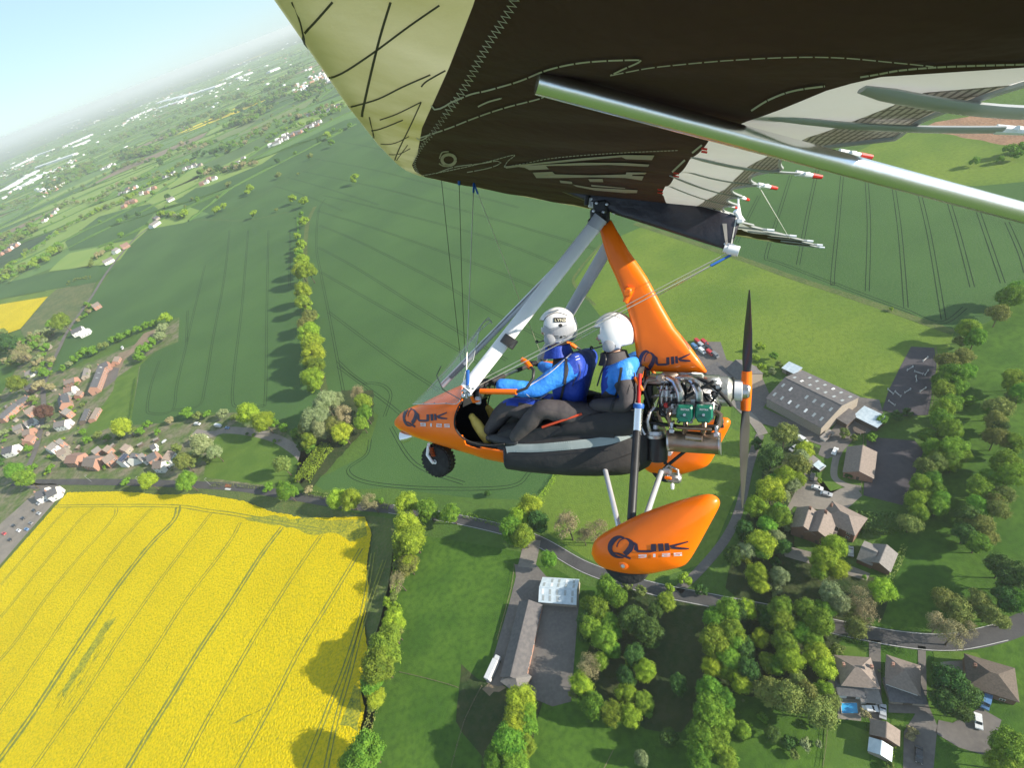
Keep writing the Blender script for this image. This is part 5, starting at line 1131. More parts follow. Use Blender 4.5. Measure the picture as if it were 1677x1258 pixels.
# ---------------- wing
SS = np.array([0, .3, .58, 1.31, 2.12, 2.58, 2.95, 3.6, 4.2, 4.45])
LEc = np.array([2.52, 2.44, 2.30, 1.88, 1.38, 1.08, .84, .42, .02, -.30])
YB = (np.array([0, .35, .69, 1.2, 1.89, 2.6, 2.92, 3.6, 4.45]), np.array([2.44, 2.30, 2.09, 1.70, 1.21, .66, .42, -.05, -.5]))
TEc = (np.array([0, .5, 1.0, 1.63, 1.9, 2.2, 2.46, 3.0, 3.6, 4.2, 4.45]), np.array([.10, .07, .02, -.10, -.18, -.34, -.44, -.58, -.72, -.78, -.62]))
BWc = (np.array([0, .5, .71, 1.67, 2.11, 2.31, 2.6, 2.75, 4.5]), np.array([.52, .48, .45, .21, .10, .01, -.2, -.9, -.9]))
WMc = (np.array([0, .2, .96, 1.6, 1.92, 2.27, 2.51, 2.7, 4.5]), np.array([.34, .3, .12, .02, -.07, -.19, -.29, -.9, -.9]))
TIPS = [.35, .75, 1.2, 1.62, 2.15, 2.75, 3.4, 4.0]
def scal(s): 
    T_ = [-.2]+TIPS+[4.6]
    for a, b in zip(T_[:-1], T_[1:]):
        if a <= s < b: x = (s-a)/(b-a); return .075*4*x*(1-x)*min(1, (b-a)*2)
    return 0
def wz(x, s, side): 
    return 1.17+K*x+(0 if side > 0 else .015*abs(s)) - .018*sin(pi*min(1, max(0, (x-TE_(s))/max(.1, LE_(s)-TE_(s)))))*0
def LE_(s): return float(np.interp(abs(s), SS, LEc))
def TE_(s): return float(np.interp(abs(s), *TEc))+scal(abs(s))
def curve(c, s): return float(np.interp(abs(s), *c))
WING = empty('wing'); WING.parent = AC
def half(side):
    S_ = sorted(set(list(np.linspace(0.0, 4.45, 90))+TIPS))
    zones = {'leading_edge': ([], []), 'undersurface': ([], []), 'white_panel': ([], []), 'mesh_panel': ([], []), 'top_surface': ([], [])}
    fr = lambda a, b, n: [a+(b-a)*i/n for i in range(n+1)]
    for s in S_:
        le, yb, te = LE_(s), min(curve(YB, s), LE_(s)-.02), TE_(s); bw = max(te, min(curve(BWc, s), yb)); wm = max(te, min(curve(WMc, s), bw))
        y = s*side
        z = lambda x: wz(x, s, side)
        def bill(x): return -.016*abs(sin(pi*(s/.42)))*max(0, min(1, (x-te)/.3))*(1 if x < yb else 0)
        R_ = .085*(1-.45*s/4.45)
        prof = []
        for q in fr(yb, le-R_*.6, 5): prof.append((q, y, z(q)+.02*((q-yb)/max(.01, le-yb))**2))
        for a in fr(-60, 110, 8): prof.append((le-R_*.8+R_*cos(radians(a)), y, z(le)+R_*.85+R_*sin(radians(a))))
        zones['leading_edge'][0].append(prof)
        zones['undersurface'][0].append([(q, y, z(q)+bill(q)) for q in fr(yb, bw, 14)])
        zones['white_panel'][0].append([(q, y, z(q)+bill(q)) for q in fr(bw, wm, 4)])
        zones['mesh_panel'][0].append([(q, y, z(q)+bill(q)) for q in fr(wm, te, 3)])
        px, pz = prof[-1][0], prof[-1][2]
        zones['top_surface'][0].append([(px+(te-px)*i/12, y, pz+(z(te)+.004-pz)*i/12+.07*sin(pi*(i/12)**.7)*(1-.4*s/4.45)) for i in range(13)])
    mm = dict(leading_edge=mylar, undersurface=sail, white_panel=sailw, mesh_panel=meshm, top_surface=topm)
    for nm, (rows, _) in zones.items():
        n = len(rows[0]); V = [p for r in rows for p in r]; Fc = []
        for i in range(len(rows)-1):
            for k in range(n-1):
                q = [i*n+k, i*n+k+1, (i+1)*n+k+1, (i+1)*n+k]
                P = [Vector(V[j]) for j in q]
                if (P[0]-P[2]).cross(P[1]-P[3]).length < 1e-7: continue
                Fc.append(q)
        ob = mesh(nm, V, Fc, mm[nm], WING, True); bm = bmesh.new(); bm.from_mesh(ob.data); bmesh.ops.delete(bm, geom=[v for v in bm.verts if not v.link_faces], context='VERTS'); bm.to_mesh(ob.data); bm.free()
# laminated scrim panel: fine crossing threads
meshm = bpy.data.materials.new('scrim_sail'); meshm.use_nodes = True
def scrim(m, c1, c2, sx, sy, th=.14, trans=.3):
    n = m.node_tree.nodes; L = m.node_tree.links; b = n['Principled BSDF']; tc = n.new('ShaderNodeTexCoord'); sp = n.new('ShaderNodeSeparateXYZ'); L.new(tc.outputs['Object'], sp.inputs[0])
    def line(expr_a, expr_b, f, t):
        a = n.new('ShaderNodeMath'); a.operation = 'MULTIPLY'; a.inputs[1].default_value = expr_a; L.new(sp.outputs[0], a.inputs[0])
        c = n.new('ShaderNodeMath'); c.operation = 'MULTIPLY_ADD'; c.inputs[1].default_value = expr_b; L.new(sp.outputs[1], c.inputs[0]); L.new(a.outputs[0], c.inputs[2])
        g = n.new('ShaderNodeMath'); g.operation = 'MULTIPLY'; g.inputs[1].default_value = f; L.new(c.outputs[0], g.inputs[0])
        h = n.new('ShaderNodeMath'); h.operation = 'FRACT'; L.new(g.outputs[0], h.inputs[0])
        k = n.new('ShaderNodeMath'); k.operation = 'LESS_THAN'; k.inputs[1].default_value = t; L.new(h.outputs[0], k.inputs[0]); return k.outputs[0]
    l1 = line(1, .15, sx, .4); l2 = line(.45, 1, sy, .12); mx = n.new('ShaderNodeMath'); mx.operation = 'MAXIMUM'; L.new(l1, mx.inputs[0]); L.new(l2, mx.inputs[1])
    mi = n.new('ShaderNodeMix'); mi.data_type = 'RGBA'; mi.inputs[6].default_value = (*c1, 1); mi.inputs[7].default_value = (*c2, 1); L.new(mx.outputs[0], mi.inputs[0]); L.new(mi.outputs[2], b.inputs['Base Color'])
    tr = n.new('ShaderNodeBsdfTranslucent'); L.new(mi.outputs[2], tr.inputs['Color']); ms = n.new('ShaderNodeMixShader'); ms.inputs[0].default_value = trans; L.new(b.outputs[0], ms.inputs[1]); L.new(tr.outputs[0], ms.inputs[2]); L.new(ms.outputs[0], n['Material Output'].inputs[0]); b.inputs['Roughness'].default_value = .5
scrim(meshm, (.40, .38, .33), (.13, .125, .11), 75, 22)
topm = mat('upper_sail', (.60, .60, .58), .5, col2=(.55, .55, .53), scale=2, trans=.6)
half(1); NEAR = [o for o in WING.children if o.name.split('.')[0] in ('undersurface', 'white_panel', 'mesh_panel', 'leading_edge')]; UT = Tgt(*NEAR); half(-1)
def wpoly(name, polys, m, dz=-.010, step=40):
    return decal(name, polys, UT, m, WING, off=-.008-dz if 0 else .003+(-dz-.010), step=step)
# zigzag seam and dashed stitching on the dark cloth
ZZ = [(855, -40), (838, 8), (800, 70), (762, 140), (738, 175), (712, 212), (690, 240), (679, 262), (681, 276), (690, 292)]
C = catmull(ZZ, 14); sw = np.interp(np.arange(len(C)), [0, 56, 84, len(C)-1], [15, 11, 6, 3]); P = []
acc = 0; pts = []
D = [np.linalg.norm(C[i+1]-C[i]) for i in range(len(C)-1)]; tot = sum(D); pos = 0; sgn = 1
def at_len(d):
    for i, dd in enumerate(D):
        if d <= dd: t = (C[i+1]-C[i])/dd; return C[i]+t*d, t, sw[i]
        d -= dd
    t = (C[-1]-C[-2])/D[-1]; return C[-1], t, sw[-1]
while pos < tot:
    p, t, w_ = at_len(pos); q = np.array([-t[1], t[0]]); pts.append(tuple(p+q*w_*.5*sgn)); sgn = -sgn; pos += max(1.0, w_*.36)
wpoly('zigzag_seam', stroke2(pts, [3.4]*(len(pts)//2)+[1.6]*(len(pts)-len(pts)//2), 0), stitch, step=12)
def dashes(P, w, dash, gap):
    C_ = catmull(P, 12); out = []; L_ = [0]
    for i in range(len(C_)-1): L_.append(L_[-1]+np.linalg.norm(C_[i+1]-C_[i]))
    X = [c[0] for c in C_]; Y = [c[1] for c in C_]; d = 0
    while d < L_[-1]:
        e = min(L_[-1], d+dash); k = np.linspace(d, e, 5); out += stroke2([(np.interp(a, L_, X), np.interp(a, L_, Y)) for a in k], w, 0); d += dash+gap
    return out
wpoly('stitching', dashes([(738, 166), (770, 152), (800, 145), (850, 130), (900, 110), (960, 98), (1040, 94), (1048, 97), (1020, 110), (1000, 120)], 2.6, 24, 3)
      + dashes([(1000, 120), (1060, 108), (1120, 101), (1200, 94), (1300, 89), (1380, 90), (1460, 97), (1530, 104)], 1.8, 22, 4)
      + dashes([(688, 224), (735, 208), (785, 188), (830, 173), (880, 160), (892, 155)], 2.2, 18, 3)
      + dashes([(706, 170), (712, 177), (725, 174), (738, 166)], 2.6, 60, 1) + dashes([(682, 224), (690, 228), (700, 222)], 2, 60, 1)
      + dashes([(783, 172), (800, 164), (822, 158)], 2.5, 40, 1)
      + dashes([(690, 287), (750, 275), (800, 263), (842, 252), (832, 262), (826, 272)], 1.2, 5, 1)
      + dashes([(714, 283), (745, 272), (790, 266), (815, 262), (820, 266), (800, 274), (765, 281)], 1.3, 30, 2)
      + dashes([(826, 272), (860, 266), (900, 258), (960, 252), (1040, 247), (1110, 244)], 1.1, 4, 2)
      + dashes([(1410, 122), (1440, 117), (1480, 110), (1560, 104), (1690, 100)], 3, 14, 2)
      + dashes([(1231, 178), (1260, 160), (1300, 145), (1352, 137)], 3, 30, 2)
      + dashes([(1165, 222), (1180, 214)], 3, 30, 2) + dashes([(1134, 248), (1150, 235)], 3, 40, 2) + dashes([(1101, 280), (1122, 260)], 3, 40, 2), stitch, dz=-.011)
EL = [(735+12*cos(a), 260+10*sin(a)) for a in np.linspace(0, 2*pi, 16)]
wpoly('reinforcing_ring', stroke2([(735+11*cos(a), 260+9*sin(a)) for a in np.linspace(0, 2*pi, 20)], 5, 0)+stroke2([(720, 258), (724, 248), (735, 246)], 2)+stroke2([(719, 266), (726, 270), (735, 271)], 2), print_, dz=-.012)
# the pale wing emblem, eight sweeping bars
def z5(P): return [(640+x*.2743, 60+y*.2743) for x, y in P]
EM = [[(680, 768), (880, 745), (1150, 716), (1400, 697), (1576, 699), (1560, 728), (1405, 722), (1380, 710), (1100, 735), (860, 758), (690, 780)], [(740, 768), (920, 757), (945, 784), (830, 790), (800, 775)], [(900, 757), (1150, 744), (1400, 745), (1545, 755), (1538, 768), (1300, 757), (920, 765)],
      [(848, 805), (965, 799), (980, 815), (1200, 821), (1405, 815), (1408, 802), (1528, 803), (1520, 815), (1445, 817), (1440, 824), (1512, 826), (1500, 851), (1400, 836), (1200, 832), (1000, 838), (870, 838)], [(1180, 844), (1265, 842), (1270, 862), (1190, 860)],
      [(1008, 852), (1082, 860), (1085, 874), (1015, 867)], [(1085, 876), (1200, 896), (1400, 906), (1475, 910), (1470, 927), (1400, 928), (1220, 912), (1110, 890)], [(1196, 878), (1400, 897), (1400, 902), (1200, 888)]]
wpoly('emblem', [z5(P) for P in EM], print_, dz=-.012)
# dark threads laid in the leading edge film, in curved X patterns
LEo = [o for o in AC.children_recursive if o.name.startswith('leading_edge')][0]
tl = Tgt(LEo)
TH = [([(478, 0), (490, 35), (500, 70), (530, 125), (548, 165)], 4), ([(545, 0), (505, 45), (470, 75)], 6), ([(640, 0), (622, 60), (605, 130), (592, 190)], 6), ([(720, 5), (670, 40), (610, 85), (560, 118), (530, 128)], 5),
      ([(705, 120), (660, 140), (620, 160), (580, 172), (560, 176)], 4), ([(735, 110), (700, 130), (690, 140)], 4), ([(622, 195), (650, 185), (690, 165)], 3), ([(585, 210), (615, 212), (660, 195)], 3), ([(605, 190), (612, 225), (618, 260)], 3), ([(690, 165), (672, 205), (655, 240), (645, 265)], 3),
      ([(600, 232), (640, 235), (670, 222)], 2.2), ([(618, 250), (650, 252), (672, 242)], 2), ([(640, 275), (652, 258), (668, 236)], 2), ([(640, 0), (600, 30), (560, 45), (520, 90)], 0)]
decal('thread', [q for P, w_ in TH if w_ for q in stroke2(P, w_*.7)], tl, thread, WING, off=.003, step=14)
# batten pockets, battens, tips
def pocketb(p0, p1, w0, w1, nm='batten'):
    a, b = Wg(*p0, -.006), Wg(*p1, -.006); t = a.y
    r0 = w0/2*(a-Vector(CL_)).length/FOC*.9; r1 = w1/2*(b-Vector(CL_)).length/FOC*.9
    m_ = MB(); P = [a.lerp(b, i/8)+Vector((0, 0, -.012*sin(pi*i/8))) for i in range(9)]
    m_.tube(P, [(r0+(r1-r0)*i/8)*(min(1, .62+i*.4)) for i in range(9)], 12, up=(0, 1, 0), sq=.28); o = m_.build(nm, sailg, WING, True)
    d = (b-a).normalized(); c = MB(); c.tube([b-d*.01, b+d*.05], [.010, .008], 8); c.tube([b+d*.02+Vector((0, .02, 0)), b+d*.04+Vector((0, -.02, .01))], .005, 6); c.build('batten_end', white, o, True)
    c = MB(); c.tube([b+d*.05, b+d*.085], [.009, .007], 8); c.build('tip_cap', redm, o, True)
for q in [((1412, 146), (1760, 186), 44, 44), ((1225, 186), (1640, 212), 26, 26), ((1172, 218), (1380, 250), 14, 14), ((1132, 257), (1308, 284), 15, 13), ((1112, 277), (1245, 303), 8, 8), ((1098, 288), (1212, 323), 9, 7), ((1085, 300), (1196, 337), 6, 6)]: pocketb(*q)
for (u, v) in ((1152, 245), (1106, 285), (1080, 312)):
    for k in (0, 1): a = Wg(u-8, v-3+k*5, -.02); b = Wg(u+9, v+k*5, -.02); c = MB(); c.tube([a.lerp(b, .3), a.lerp(b, .8)], .0035, 8); c.build('batten_tag', redm, WING, True)
# battens of the far wing, where they pass the trailing edge
for s in TIPS[3:]:
    te = TE_(s); a = Vector((te+.35, -s, wz(te+.35, s, -1)-.012)); b = Vector((te-.03, -s, wz(te-.03, s, -1)-.006)); c = MB(); c.tube([a, b], .011, 8); o = c.build('batten', sailg, WING, True)
    c = MB(); c.tube([b, b+Vector((-.06, 0, -.012))], .012, 8); c.build('batten_end', white, o, True)
# trailing edge cord
for side in (1, -1):
    c = MB(); c.tube([(TE_(s), s*side, wz(TE_(s), s, side)-.004) for s in np.linspace(.02, 4.4, 120)], .006, 6); c.build('trailing_edge_cord', sailg, WING, True)
# keel pocket, a deep dark fin under the centreline
P = [A(u, v, 0) for u, v in [(868, 290), (960, 302), (1070, 316), (1140, 333), (1205, 352), (1213, 360), (1205, 385), (1196, 411), (1150, 397), (1085, 376), (1010, 352), (960, 330), (900, 306)]]
kp = inflate('keel_pocket', P, 0, .03, pocket, WING, sm=0, p=8)
for q in kp.data.vertices: pass
tk = Tgt(kp)
decal('pocket_edging', stroke2([(960, 300), (1070, 318), (1140, 335), (1206, 353)], 2.5)+stroke2([(1206, 355), (1196, 408)], 2), tk, stitch, WING)
decal('pocket_panel', [[(1183, 366), (1190, 366), (1192, 400), (1189, 405)]], tk, print_, WING)
c = MB(); c.tube([A(1192, 408, 0), A(1210, 412, 0)], .034, 18); c.tube([A(1186, 406, 0), A(1193, 408, 0)], .028, 18); c.build('keel_end', white, WING, True)
c = MB(); a, b = Vector((2.40, 0, 1.76)), A(1205, 408, 0); c.tube([a, Vector((1.2, 0, 1.46)), Vector((.6, 0, 1.24)), b], .022, 14); c.build('keel_tube', alloy, WING, True)
c = MB(); c.tube([A(1208, 335, 0), A(1211, 352, 0)], .012, 8); c.tube([A(1204, 345, .02), A(1216, 362, -.02)], .016, 8); c.tube([A(1209, 322, .0), A(1209, 345, .0)], .006, 6); c.box(A(1212, 362, 0), (.04, .05, .03), bev=.005); c.build('reflex_fitting', white, WING, True)
c = MB(); c.tube([Wg(1243, 306, -.02), (TE_(2.6)+.05, -2.6, wz(TE_(2.6), 2.6, -1))], .0025, 5); c.build('luff_line', white, WING)
# cross boom ring of the near strut, polished tube coming out of its slot
a, b = Wg(872, 138, -.02), A(1677, 345, 0)
r_ = AM @ ray(1690, 352); b = Vector(CL_ + r_*1.42); a2 = Wg(880, 134, -.024)
c = MB(); d = (b-a2).normalized(); c.tube([a2, a2.lerp(b, .35), a2.lerp(b, .7), b, b+d*.9], .0258, 32); c.build('strut', chrome, WING, True)
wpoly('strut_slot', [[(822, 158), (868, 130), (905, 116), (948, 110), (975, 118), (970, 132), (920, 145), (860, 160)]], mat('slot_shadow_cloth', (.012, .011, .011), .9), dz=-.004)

# ---------------- control frame and hang block
def tube_part(nm, P, r, m, parent=AC, n=14, sq=1.0, up=(0, 0, 1)):
    c = MB(); c.tube(P, r, n, sq=sq, up=up); return c.build(nm, m, parent, True)
bl = A(764, 642, .72); top = A(984, 356, .10); R_bar = Vector((bl.x, -bl.y, bl.z)); topr = Vector((top.x, -top.y, top.z))
up_l = tube_part('upright', [A(972, 372, .11), bl+Vector((.0, 0, .02))], .052, white, n=20, sq=.42, up=(1, 0, .6))
tube_part('upright_socket', [top, A(968, 378, .11)], .054, greyp, up_l, n=20, sq=.5, up=(1, 0, .6))
q1, q2_ = A(838, 553, .55), A(829, 566, .58); tube_part('strap', [q1, q2_], .056, blackp, up_l, n=20, sq=.5, up=(1, 0, .6))
up_r = tube_part('upright', [Vector((top.x-.05, -.12, top.z-.1)), R_bar], .05, greyp, n=20, sq=.45, up=(1, 0, .6))  # far upright is white too; its shade is put into the grey
tube_part('base_bar', [bl, R_bar], .014, alloy)
tube_part('bar_grip', [bl.lerp(R_bar, .12), bl.lerp(R_bar, .42)], .019, blackf); tube_part('bar_grip', [bl.lerp(R_bar, .6), bl.lerp(R_bar, .9)], .019, blackf)
fs = tube_part('front_strut', [A(976, 375, 0), A(725, 632, 0)], .021, greyp); tube_part('strut_rib', [A(972, 372, .02), A(722, 629, .02)], .008, alloy, fs)
tube_part('strut_lock', [A(760, 595, 0), A(738, 617, 0)], .027, blackp, fs)
c = MB(); ctr = A(985, 342, 0)
for (u, v, s, d) in [(985, 340, .0, (.10, .11, .09)), (978, 352, .0, (.085, .10, .08)), (972, 366, .02, (.07, .08, .07)), (990, 356, .0, (.07, .06, .09))]: c.box(A(u, v, s), d, bev=.012)
hb = c.build('hang_block', blackp, AC)
c = MB()
for (u, v) in [(977, 332), (994, 334), (972, 345), (988, 347), (980, 357), (990, 366), (970, 362)]: p = A(u, v, .065); c.lathe((p, (0, 1, 0)), [(-.02, .011), (.006, .011), (.008, .005)], 8)
c.build('bolt', alloy, hb)
c = MB(); c.tube([A(966, 338, .03), A(963, 328, .03), A(975, 324, .0), A(1000, 322, 0), A(1010, 328, 0), A(1011, 342, 0), A(1004, 350, 0)], [.012, .016, .02, .024, .024, .02, .012], 12); c.tube([A(966, 334, 0), A(1012, 336, 0)], .028, 14); c.build('hang_bracket', white, hb, True)
tube_part('retainer', [A(962, 320, .05), A(960, 336, .05)], .016, blackp, hb)

# ---------------- orange mast fairing
P = [A(u, v, 0) for u, v in [(981, 363), (1001, 360), (1010, 377), (1019, 392), (1029, 410), (1044, 431), (1059, 453), (1072, 477), (1084, 500), (1095, 519), (1106, 538), (1118, 552), (1131, 568), (1146, 589), (1158, 608), (1156, 611), (1100, 610), (1047, 607), (1043, 588), (1040, 563), (1036, 540), (1030, 514), (1019, 479), (1008, 452), (996, 426), (988, 400), (982, 375)]]
fin = inflate('mast_fairing', P, 0, .05, orange, AC, sm=0, p=5, cpt=(A(1062, 530, 0).x, A(1062, 530, 0).z)); tf = Tgt(fin)
def mpf(x, y):                                     # the word on the fin: from spat trace units
    a = (x-275)/(1175-275); b = (y-630)/(872-630); return (1048+a*83, 576+b*34-a*(1-b)*0+(-3*a))
decal('lettering', logo(mpf), tf, navy, fin)
decal('seam', stroke2([(1112, 542), (1130, 572)], 2.5)+stroke2([(1060, 470), (1078, 458)], 1)+stroke2([(1092, 505), (1112, 540)], 2), tf, mat('dark_orange', (.45, .08, .01), .5), fin)
c = MB(); p = A(1028, 478, .06); c.box(p, (.06, .03, .06), bev=.012); c.tube([A(1034, 470, .05), A(1024, 495, .055)], [.03, .02], 12, sq=.4); c.build('pulley_cover', orange, fin, True)
tube_part('mast', [A(992, 372, 0), A(1040, 510, 0), A(1060, 606, 0), A(1060, 700, 0)], .022, blackp)
tube_part('fairing_foot', [A(1052, 606, .03), A(1050, 618, .03)], .012, orange, fin)

# ---------------- pod: nose shell and soft rear body
def ring(xf, zt, zb, w, a0=0, n=14, p=2.4, zc=None):
    """one hull section, from the left sheer round the keel to the right; a0 > 0 leaves the top open"""
    zc = (zt+zb)/2 if zc is None else zc; out = []
    for i in range(2*n+1):
        a = (i/(2*n)*2-1)*(pi-a0)                    # 0 = keel
        c_, s_ = cos(a), sin(a)
        y = -w*math.copysign(abs(s_)**(2/p), s_); z = zc - (zc-zb if c_ > 0 else zt-zc)*math.copysign(abs(c_)**(2/p), c_)
        out.append((xf, y, z))
    return out
def st(xp, yt, yb, w, ysh=None, open_=False):
    """station read off the photograph: x of the flank, top and bottom lines"""
    fx = A(xp, (yt+yb)/2, w).x
    def zof(v, s):
        lo, hi = -3.0, 3.0
        for _ in range(40):
            m_ = (lo+hi)/2
            if proj((fx, s, m_))[1] > v: lo = m_
            else: hi = m_
        return lo
    return fx, zof(yt, 0 if not open_ else w), zof(yb, w*.35)
hull = []; ztop = None
for xp, yt, yb, w in [(646, 688, 698, .015), (652, 676, 706, .07), (662, 667, 713, .12), (675, 661, 719, .165), (690, 652, 725, .20), (706, 643, 731, .235), (724, 634, 737, .265), (742, 626, 743, .29), (757, 617, 748, .30), (775, 617, 754, .305), (800, 617, 759, .31), (829, 617, 765, .315)]:
    x, zt, zb = st(xp, yt, yb, w)
    if xp > 757: zt = ztop
    ztop = zt; hull.append(ring(x, zt, zb, w, 0, n=44, zc=zb+(zt-zb)*.45 if xp < 780 else zb+(zt-zb)*.45))
nr = len(hull[0]); cols_ = [catmull([r[k] for r in hull], 7) for k in range(nr)]; hull2 = [[tuple(cols_[k][i]) for k in range(nr)] for i in range(len(cols_[0]))]
OPEN_ = [(756, 560), (757, 657), (750, 668), (745, 684), (745, 698), (751, 710), (762, 720), (780, 727), (800, 730), (824, 727.5), (850, 724), (860, 560)]
def inside(u, v, P):
    c_ = False
    for (x1, y1), (x2, y2) in zip(P, P[1:]+P[:1]):
        if (y1 > v) != (y2 > v) and u < (x2-x1)*(v-y1)/(y2-y1)+x1: c_ = not c_
    return c_
nose = loftmesh('nose_cowl', hull2, orange, AC, closed=False)
bm = bmesh.new(); bm.from_mesh(nose.data)
dead = [f for f in bm.faces if inside(*proj(Vector((f.calc_center_median().x, abs(f.calc_center_median().y), f.calc_center_median().z))), OPEN_) or (f.calc_center_median().x < hull[8][0][0] and f.calc_center_median().z > zb+.20)]
bmesh.ops.delete(bm, geom=dead, context='FACES'); bm.to_mesh(nose.data); bm.free()
md = nose.modifiers.new('s', 'SOLIDIFY'); md.thickness = .008; md.offset = -1; nose.data.materials.append(blackf); md.material_offset = 1
rim = catmull([tuple(A(u, v, w_)) for u, v, w_ in [(757, 657, .30), (750, 668, .30), (745, 684, .30), (745, 698, .30), (751, 710, .30), (762, 720, .30), (780, 727, .305), (800, 730, .31), (826, 727.5, .315)]], 5)
for sg in (1, -1):
    c = MB(); c.tube([(p[0], p[1]*sg, p[2]) for p in rim], .007, 8); c.build('opening_rim', rubber, nose, True)
d0 = hull[8]
side = []
for r in hull[5:]:
    side.append([(x, y*.94, z+.012) for x, y, z in r if z < zb+.24])
tn = Tgt(nose)
def mpn(x, y): a = (x-275)/(1175-275); b = (y-630)/(872-630); return (662+a*71, 669+b*30+a*1)
decal('lettering', logo(mpn), tn, navy, nose, off=.004)
def digits(o_, ex, h, m_, tgt, par):
    D_ = {'9': [(0, 0, 1, .25), (0, 0, .25, .6), (0, .4, 1, .6), (.75, 0, 1, 1), (0, .8, 1, 1)], '1': [(.35, 0, .65, 1)], '2': [(0, 0, 1, .2), (.78, 0, 1, .6), (0, .4, 1, .6), (0, .4, .22, 1), (0, .8, 1, 1)], 'S': [(0, 0, 1, .2), (0, 0, .22, .6), (0, .4, 1, .6), (.78, .4, 1, 1), (0, .8, 1, 1)]}
    out = []
    for i, ch in enumerate('912S'):
        for a, b, c_, d in D_[ch]:
            q = [(a, b), (c_, b), (c_, d), (a, d)]; out.append([(o_[0]+(i*1.45+x)*ex[0], o_[1]+(i*1.45+x)*ex[1]+y*h) for x, y in q])
    decal('number', out, tgt, m_, par, off=.0045)
digits((689, 692.5), (9, .4), 5.5, silverd, tn, nose)
decal('rivet', [[(x+1.3*cos(a), y+1.3*sin(a)) for a in np.linspace(0, 2*pi, 8)[:-1]] for x, y in [(676, 661), (694, 662), (712, 661), (731, 661), (752, 658)]], tn, blackp, nose, off=.004)
# dark cockpit lining, floor, dash, seat
mx_ = min(len(r) for r in side); side = [[tuple(np.array(r[int(round(k*(len(r)-1)/20))])) for k in range(21)] for r in side]
loftmesh('cockpit_lining', side, blackf, AC, closed=False)
X0 = d0[0][0]; zt = max(p[2] for p in d0); c = MB(); c.add([(X0+.01, p[1]*.95, p[2]-.01) for p in d0 if p[2] > zt-.20], [tuple(range(len([1 for p in d0 if p[2] > zt-.20])))]); c.build('dashboard', blackp, nose)
c = MB(); c.box((X0-.03, -.05, zt-.13), (.05, .26, .12), bev=.01); c.build('instrument_panel', blackp, nose)
c = MB()
for k in (-.14, -.05, .04): c.lathe(((X0-.055, k, zt-.13), (-1, 0, 0)), [(0, .036), (.006, .036), (.008, .03)], 18)
c.build('gauge', alloy, nose)
# windscreen
def sc_pt(u, v, s): return A(u, v, s)
W1 = [[(676, 662, .19), (682, 655, .10), (688, 650, 0), (694, 645, -.10), (700, 640, -.17)], [(700, 662, .24), (702, 640, .14), (706, 630, 0), (712, 626, -.12), (716, 622, -.20)], [(728, 661, .28), (722, 622, .18), (726, 607, 0), (734, 602, -.15), (738, 600, -.22)],
      [(752, 658, .30), (745, 597, .20), (750, 578, 0), (756, 574, -.14), (760, 572, -.22)], [(762, 610, .28), (768, 565, .2), (776, 545, 0), (784, 540, -.14), (788, 540, -.2)], [(775, 590, .25), (784, 545, .18), (792, 527, 0), (800, 524, -.12), (805, 526, -.18)]]
rows = [catmull([tuple(sc_pt(*p)) for p in r], 4) for r in W1]; cols = [catmull([r[k] for r in rows], 4) for k in range(len(rows[0]))]
grid = [[tuple(cols[k][i]) for k in range(len(cols))] for i in range(len(cols[0]))]
ws = loftmesh('windscreen', grid, screen_m, AC, closed=False)
c = MB(); c.tube([g[0] for g in grid], .0035, 6); c.tube(grid[-1], .004, 6); c.tube([g[-1] for g in grid], .0035, 6); c.build('screen_edge', mat('clear_edge', (.6, .62, .62), .2, alpha=.7), ws, True)
tube_part('screen_brace', [A(755, 655, .29), A(725, 638, .24), A(715, 615, .16), A(722, 600, 0)], .004, blackp, ws)
# rear soft body
rear = []
for xp, yt, yb, w in [(824, 727, 765, .315), (850, 724, 769, .33), (890, 719, 773, .34), (930, 715, 776, .34), (970, 712, 777, .33), (1010, 708, 776, .31), (1040, 700, 772, .27), (1058, 698, 764, .20), (1066, 702, 755, .12)]:
    x, zt_, zb = st(xp, yt, yb, w, open_=True); rear.append(ring(x, zt_+.03, zb, w, 0, p=3.0, zc=zb+(zt_-zb)*.55))
body = loftmesh('rear_body', rear, blackf, AC); tb_ = Tgt(body)
decal('body_stripe', stroke2([(829, 735), (838, 734), (880, 734), (950, 728), (1000, 721), (1036, 711)], [16, 13, 13, 14, 14, 8]), tb_, greyf, body, off=.004)
decal('body_seam', stroke2([(960, 765), (1000, 755), (1040, 740)], 1.2)+stroke2([(826, 730), (826, 764)], 2.5)+stroke2([(830, 745), (900, 744), (1000, 737)], 1), tb_, stitch if 0 else blackp, body, off=.005)
def cush(nm, P, r, m, parent=AC, sq=1.0): return tube_part(nm, P, r, m, parent, 16, sq)
c = MB(); M_ = None
def blob(nm, cen, rad, m, parent=AC, M=None):
    b = MB(); b.ball(cen, rad, 12, M=M); return b.build(nm, m, parent, True)
se = MB(); pS = A(975, 700, .0); 
seat = loftmesh('seat', [[(pS.x+dx, y, pS.z+dz+.09*(1-abs(y)/.3)**.4) for y in np.linspace(-.29, .29, 13)]+[(pS.x+dx, y, pS.z-.16) for y in np.linspace(.29, -.29, 13)] for dx, dz in ((.72, -.05), (.6, .0), (.4, .02), (.25, .05), (.05, .04), (-.12, .0), (-.22, .04))], blackf, AC)
bk = A(1036, 650, 0)
loftmesh('seat_back', [[(bk.x+dx+.03*cos(a), bk.y+w_*sin(a), bk.z+dz) for a in np.linspace(0, 2*pi, 15)[:-1]] for dx, dz, w_ in ((.10, -.36, .22), (.03, -.15, .24), (-.02, .05, .22), (-.06, .20, .17), (-.07, .24, .10))], blackf, AC)
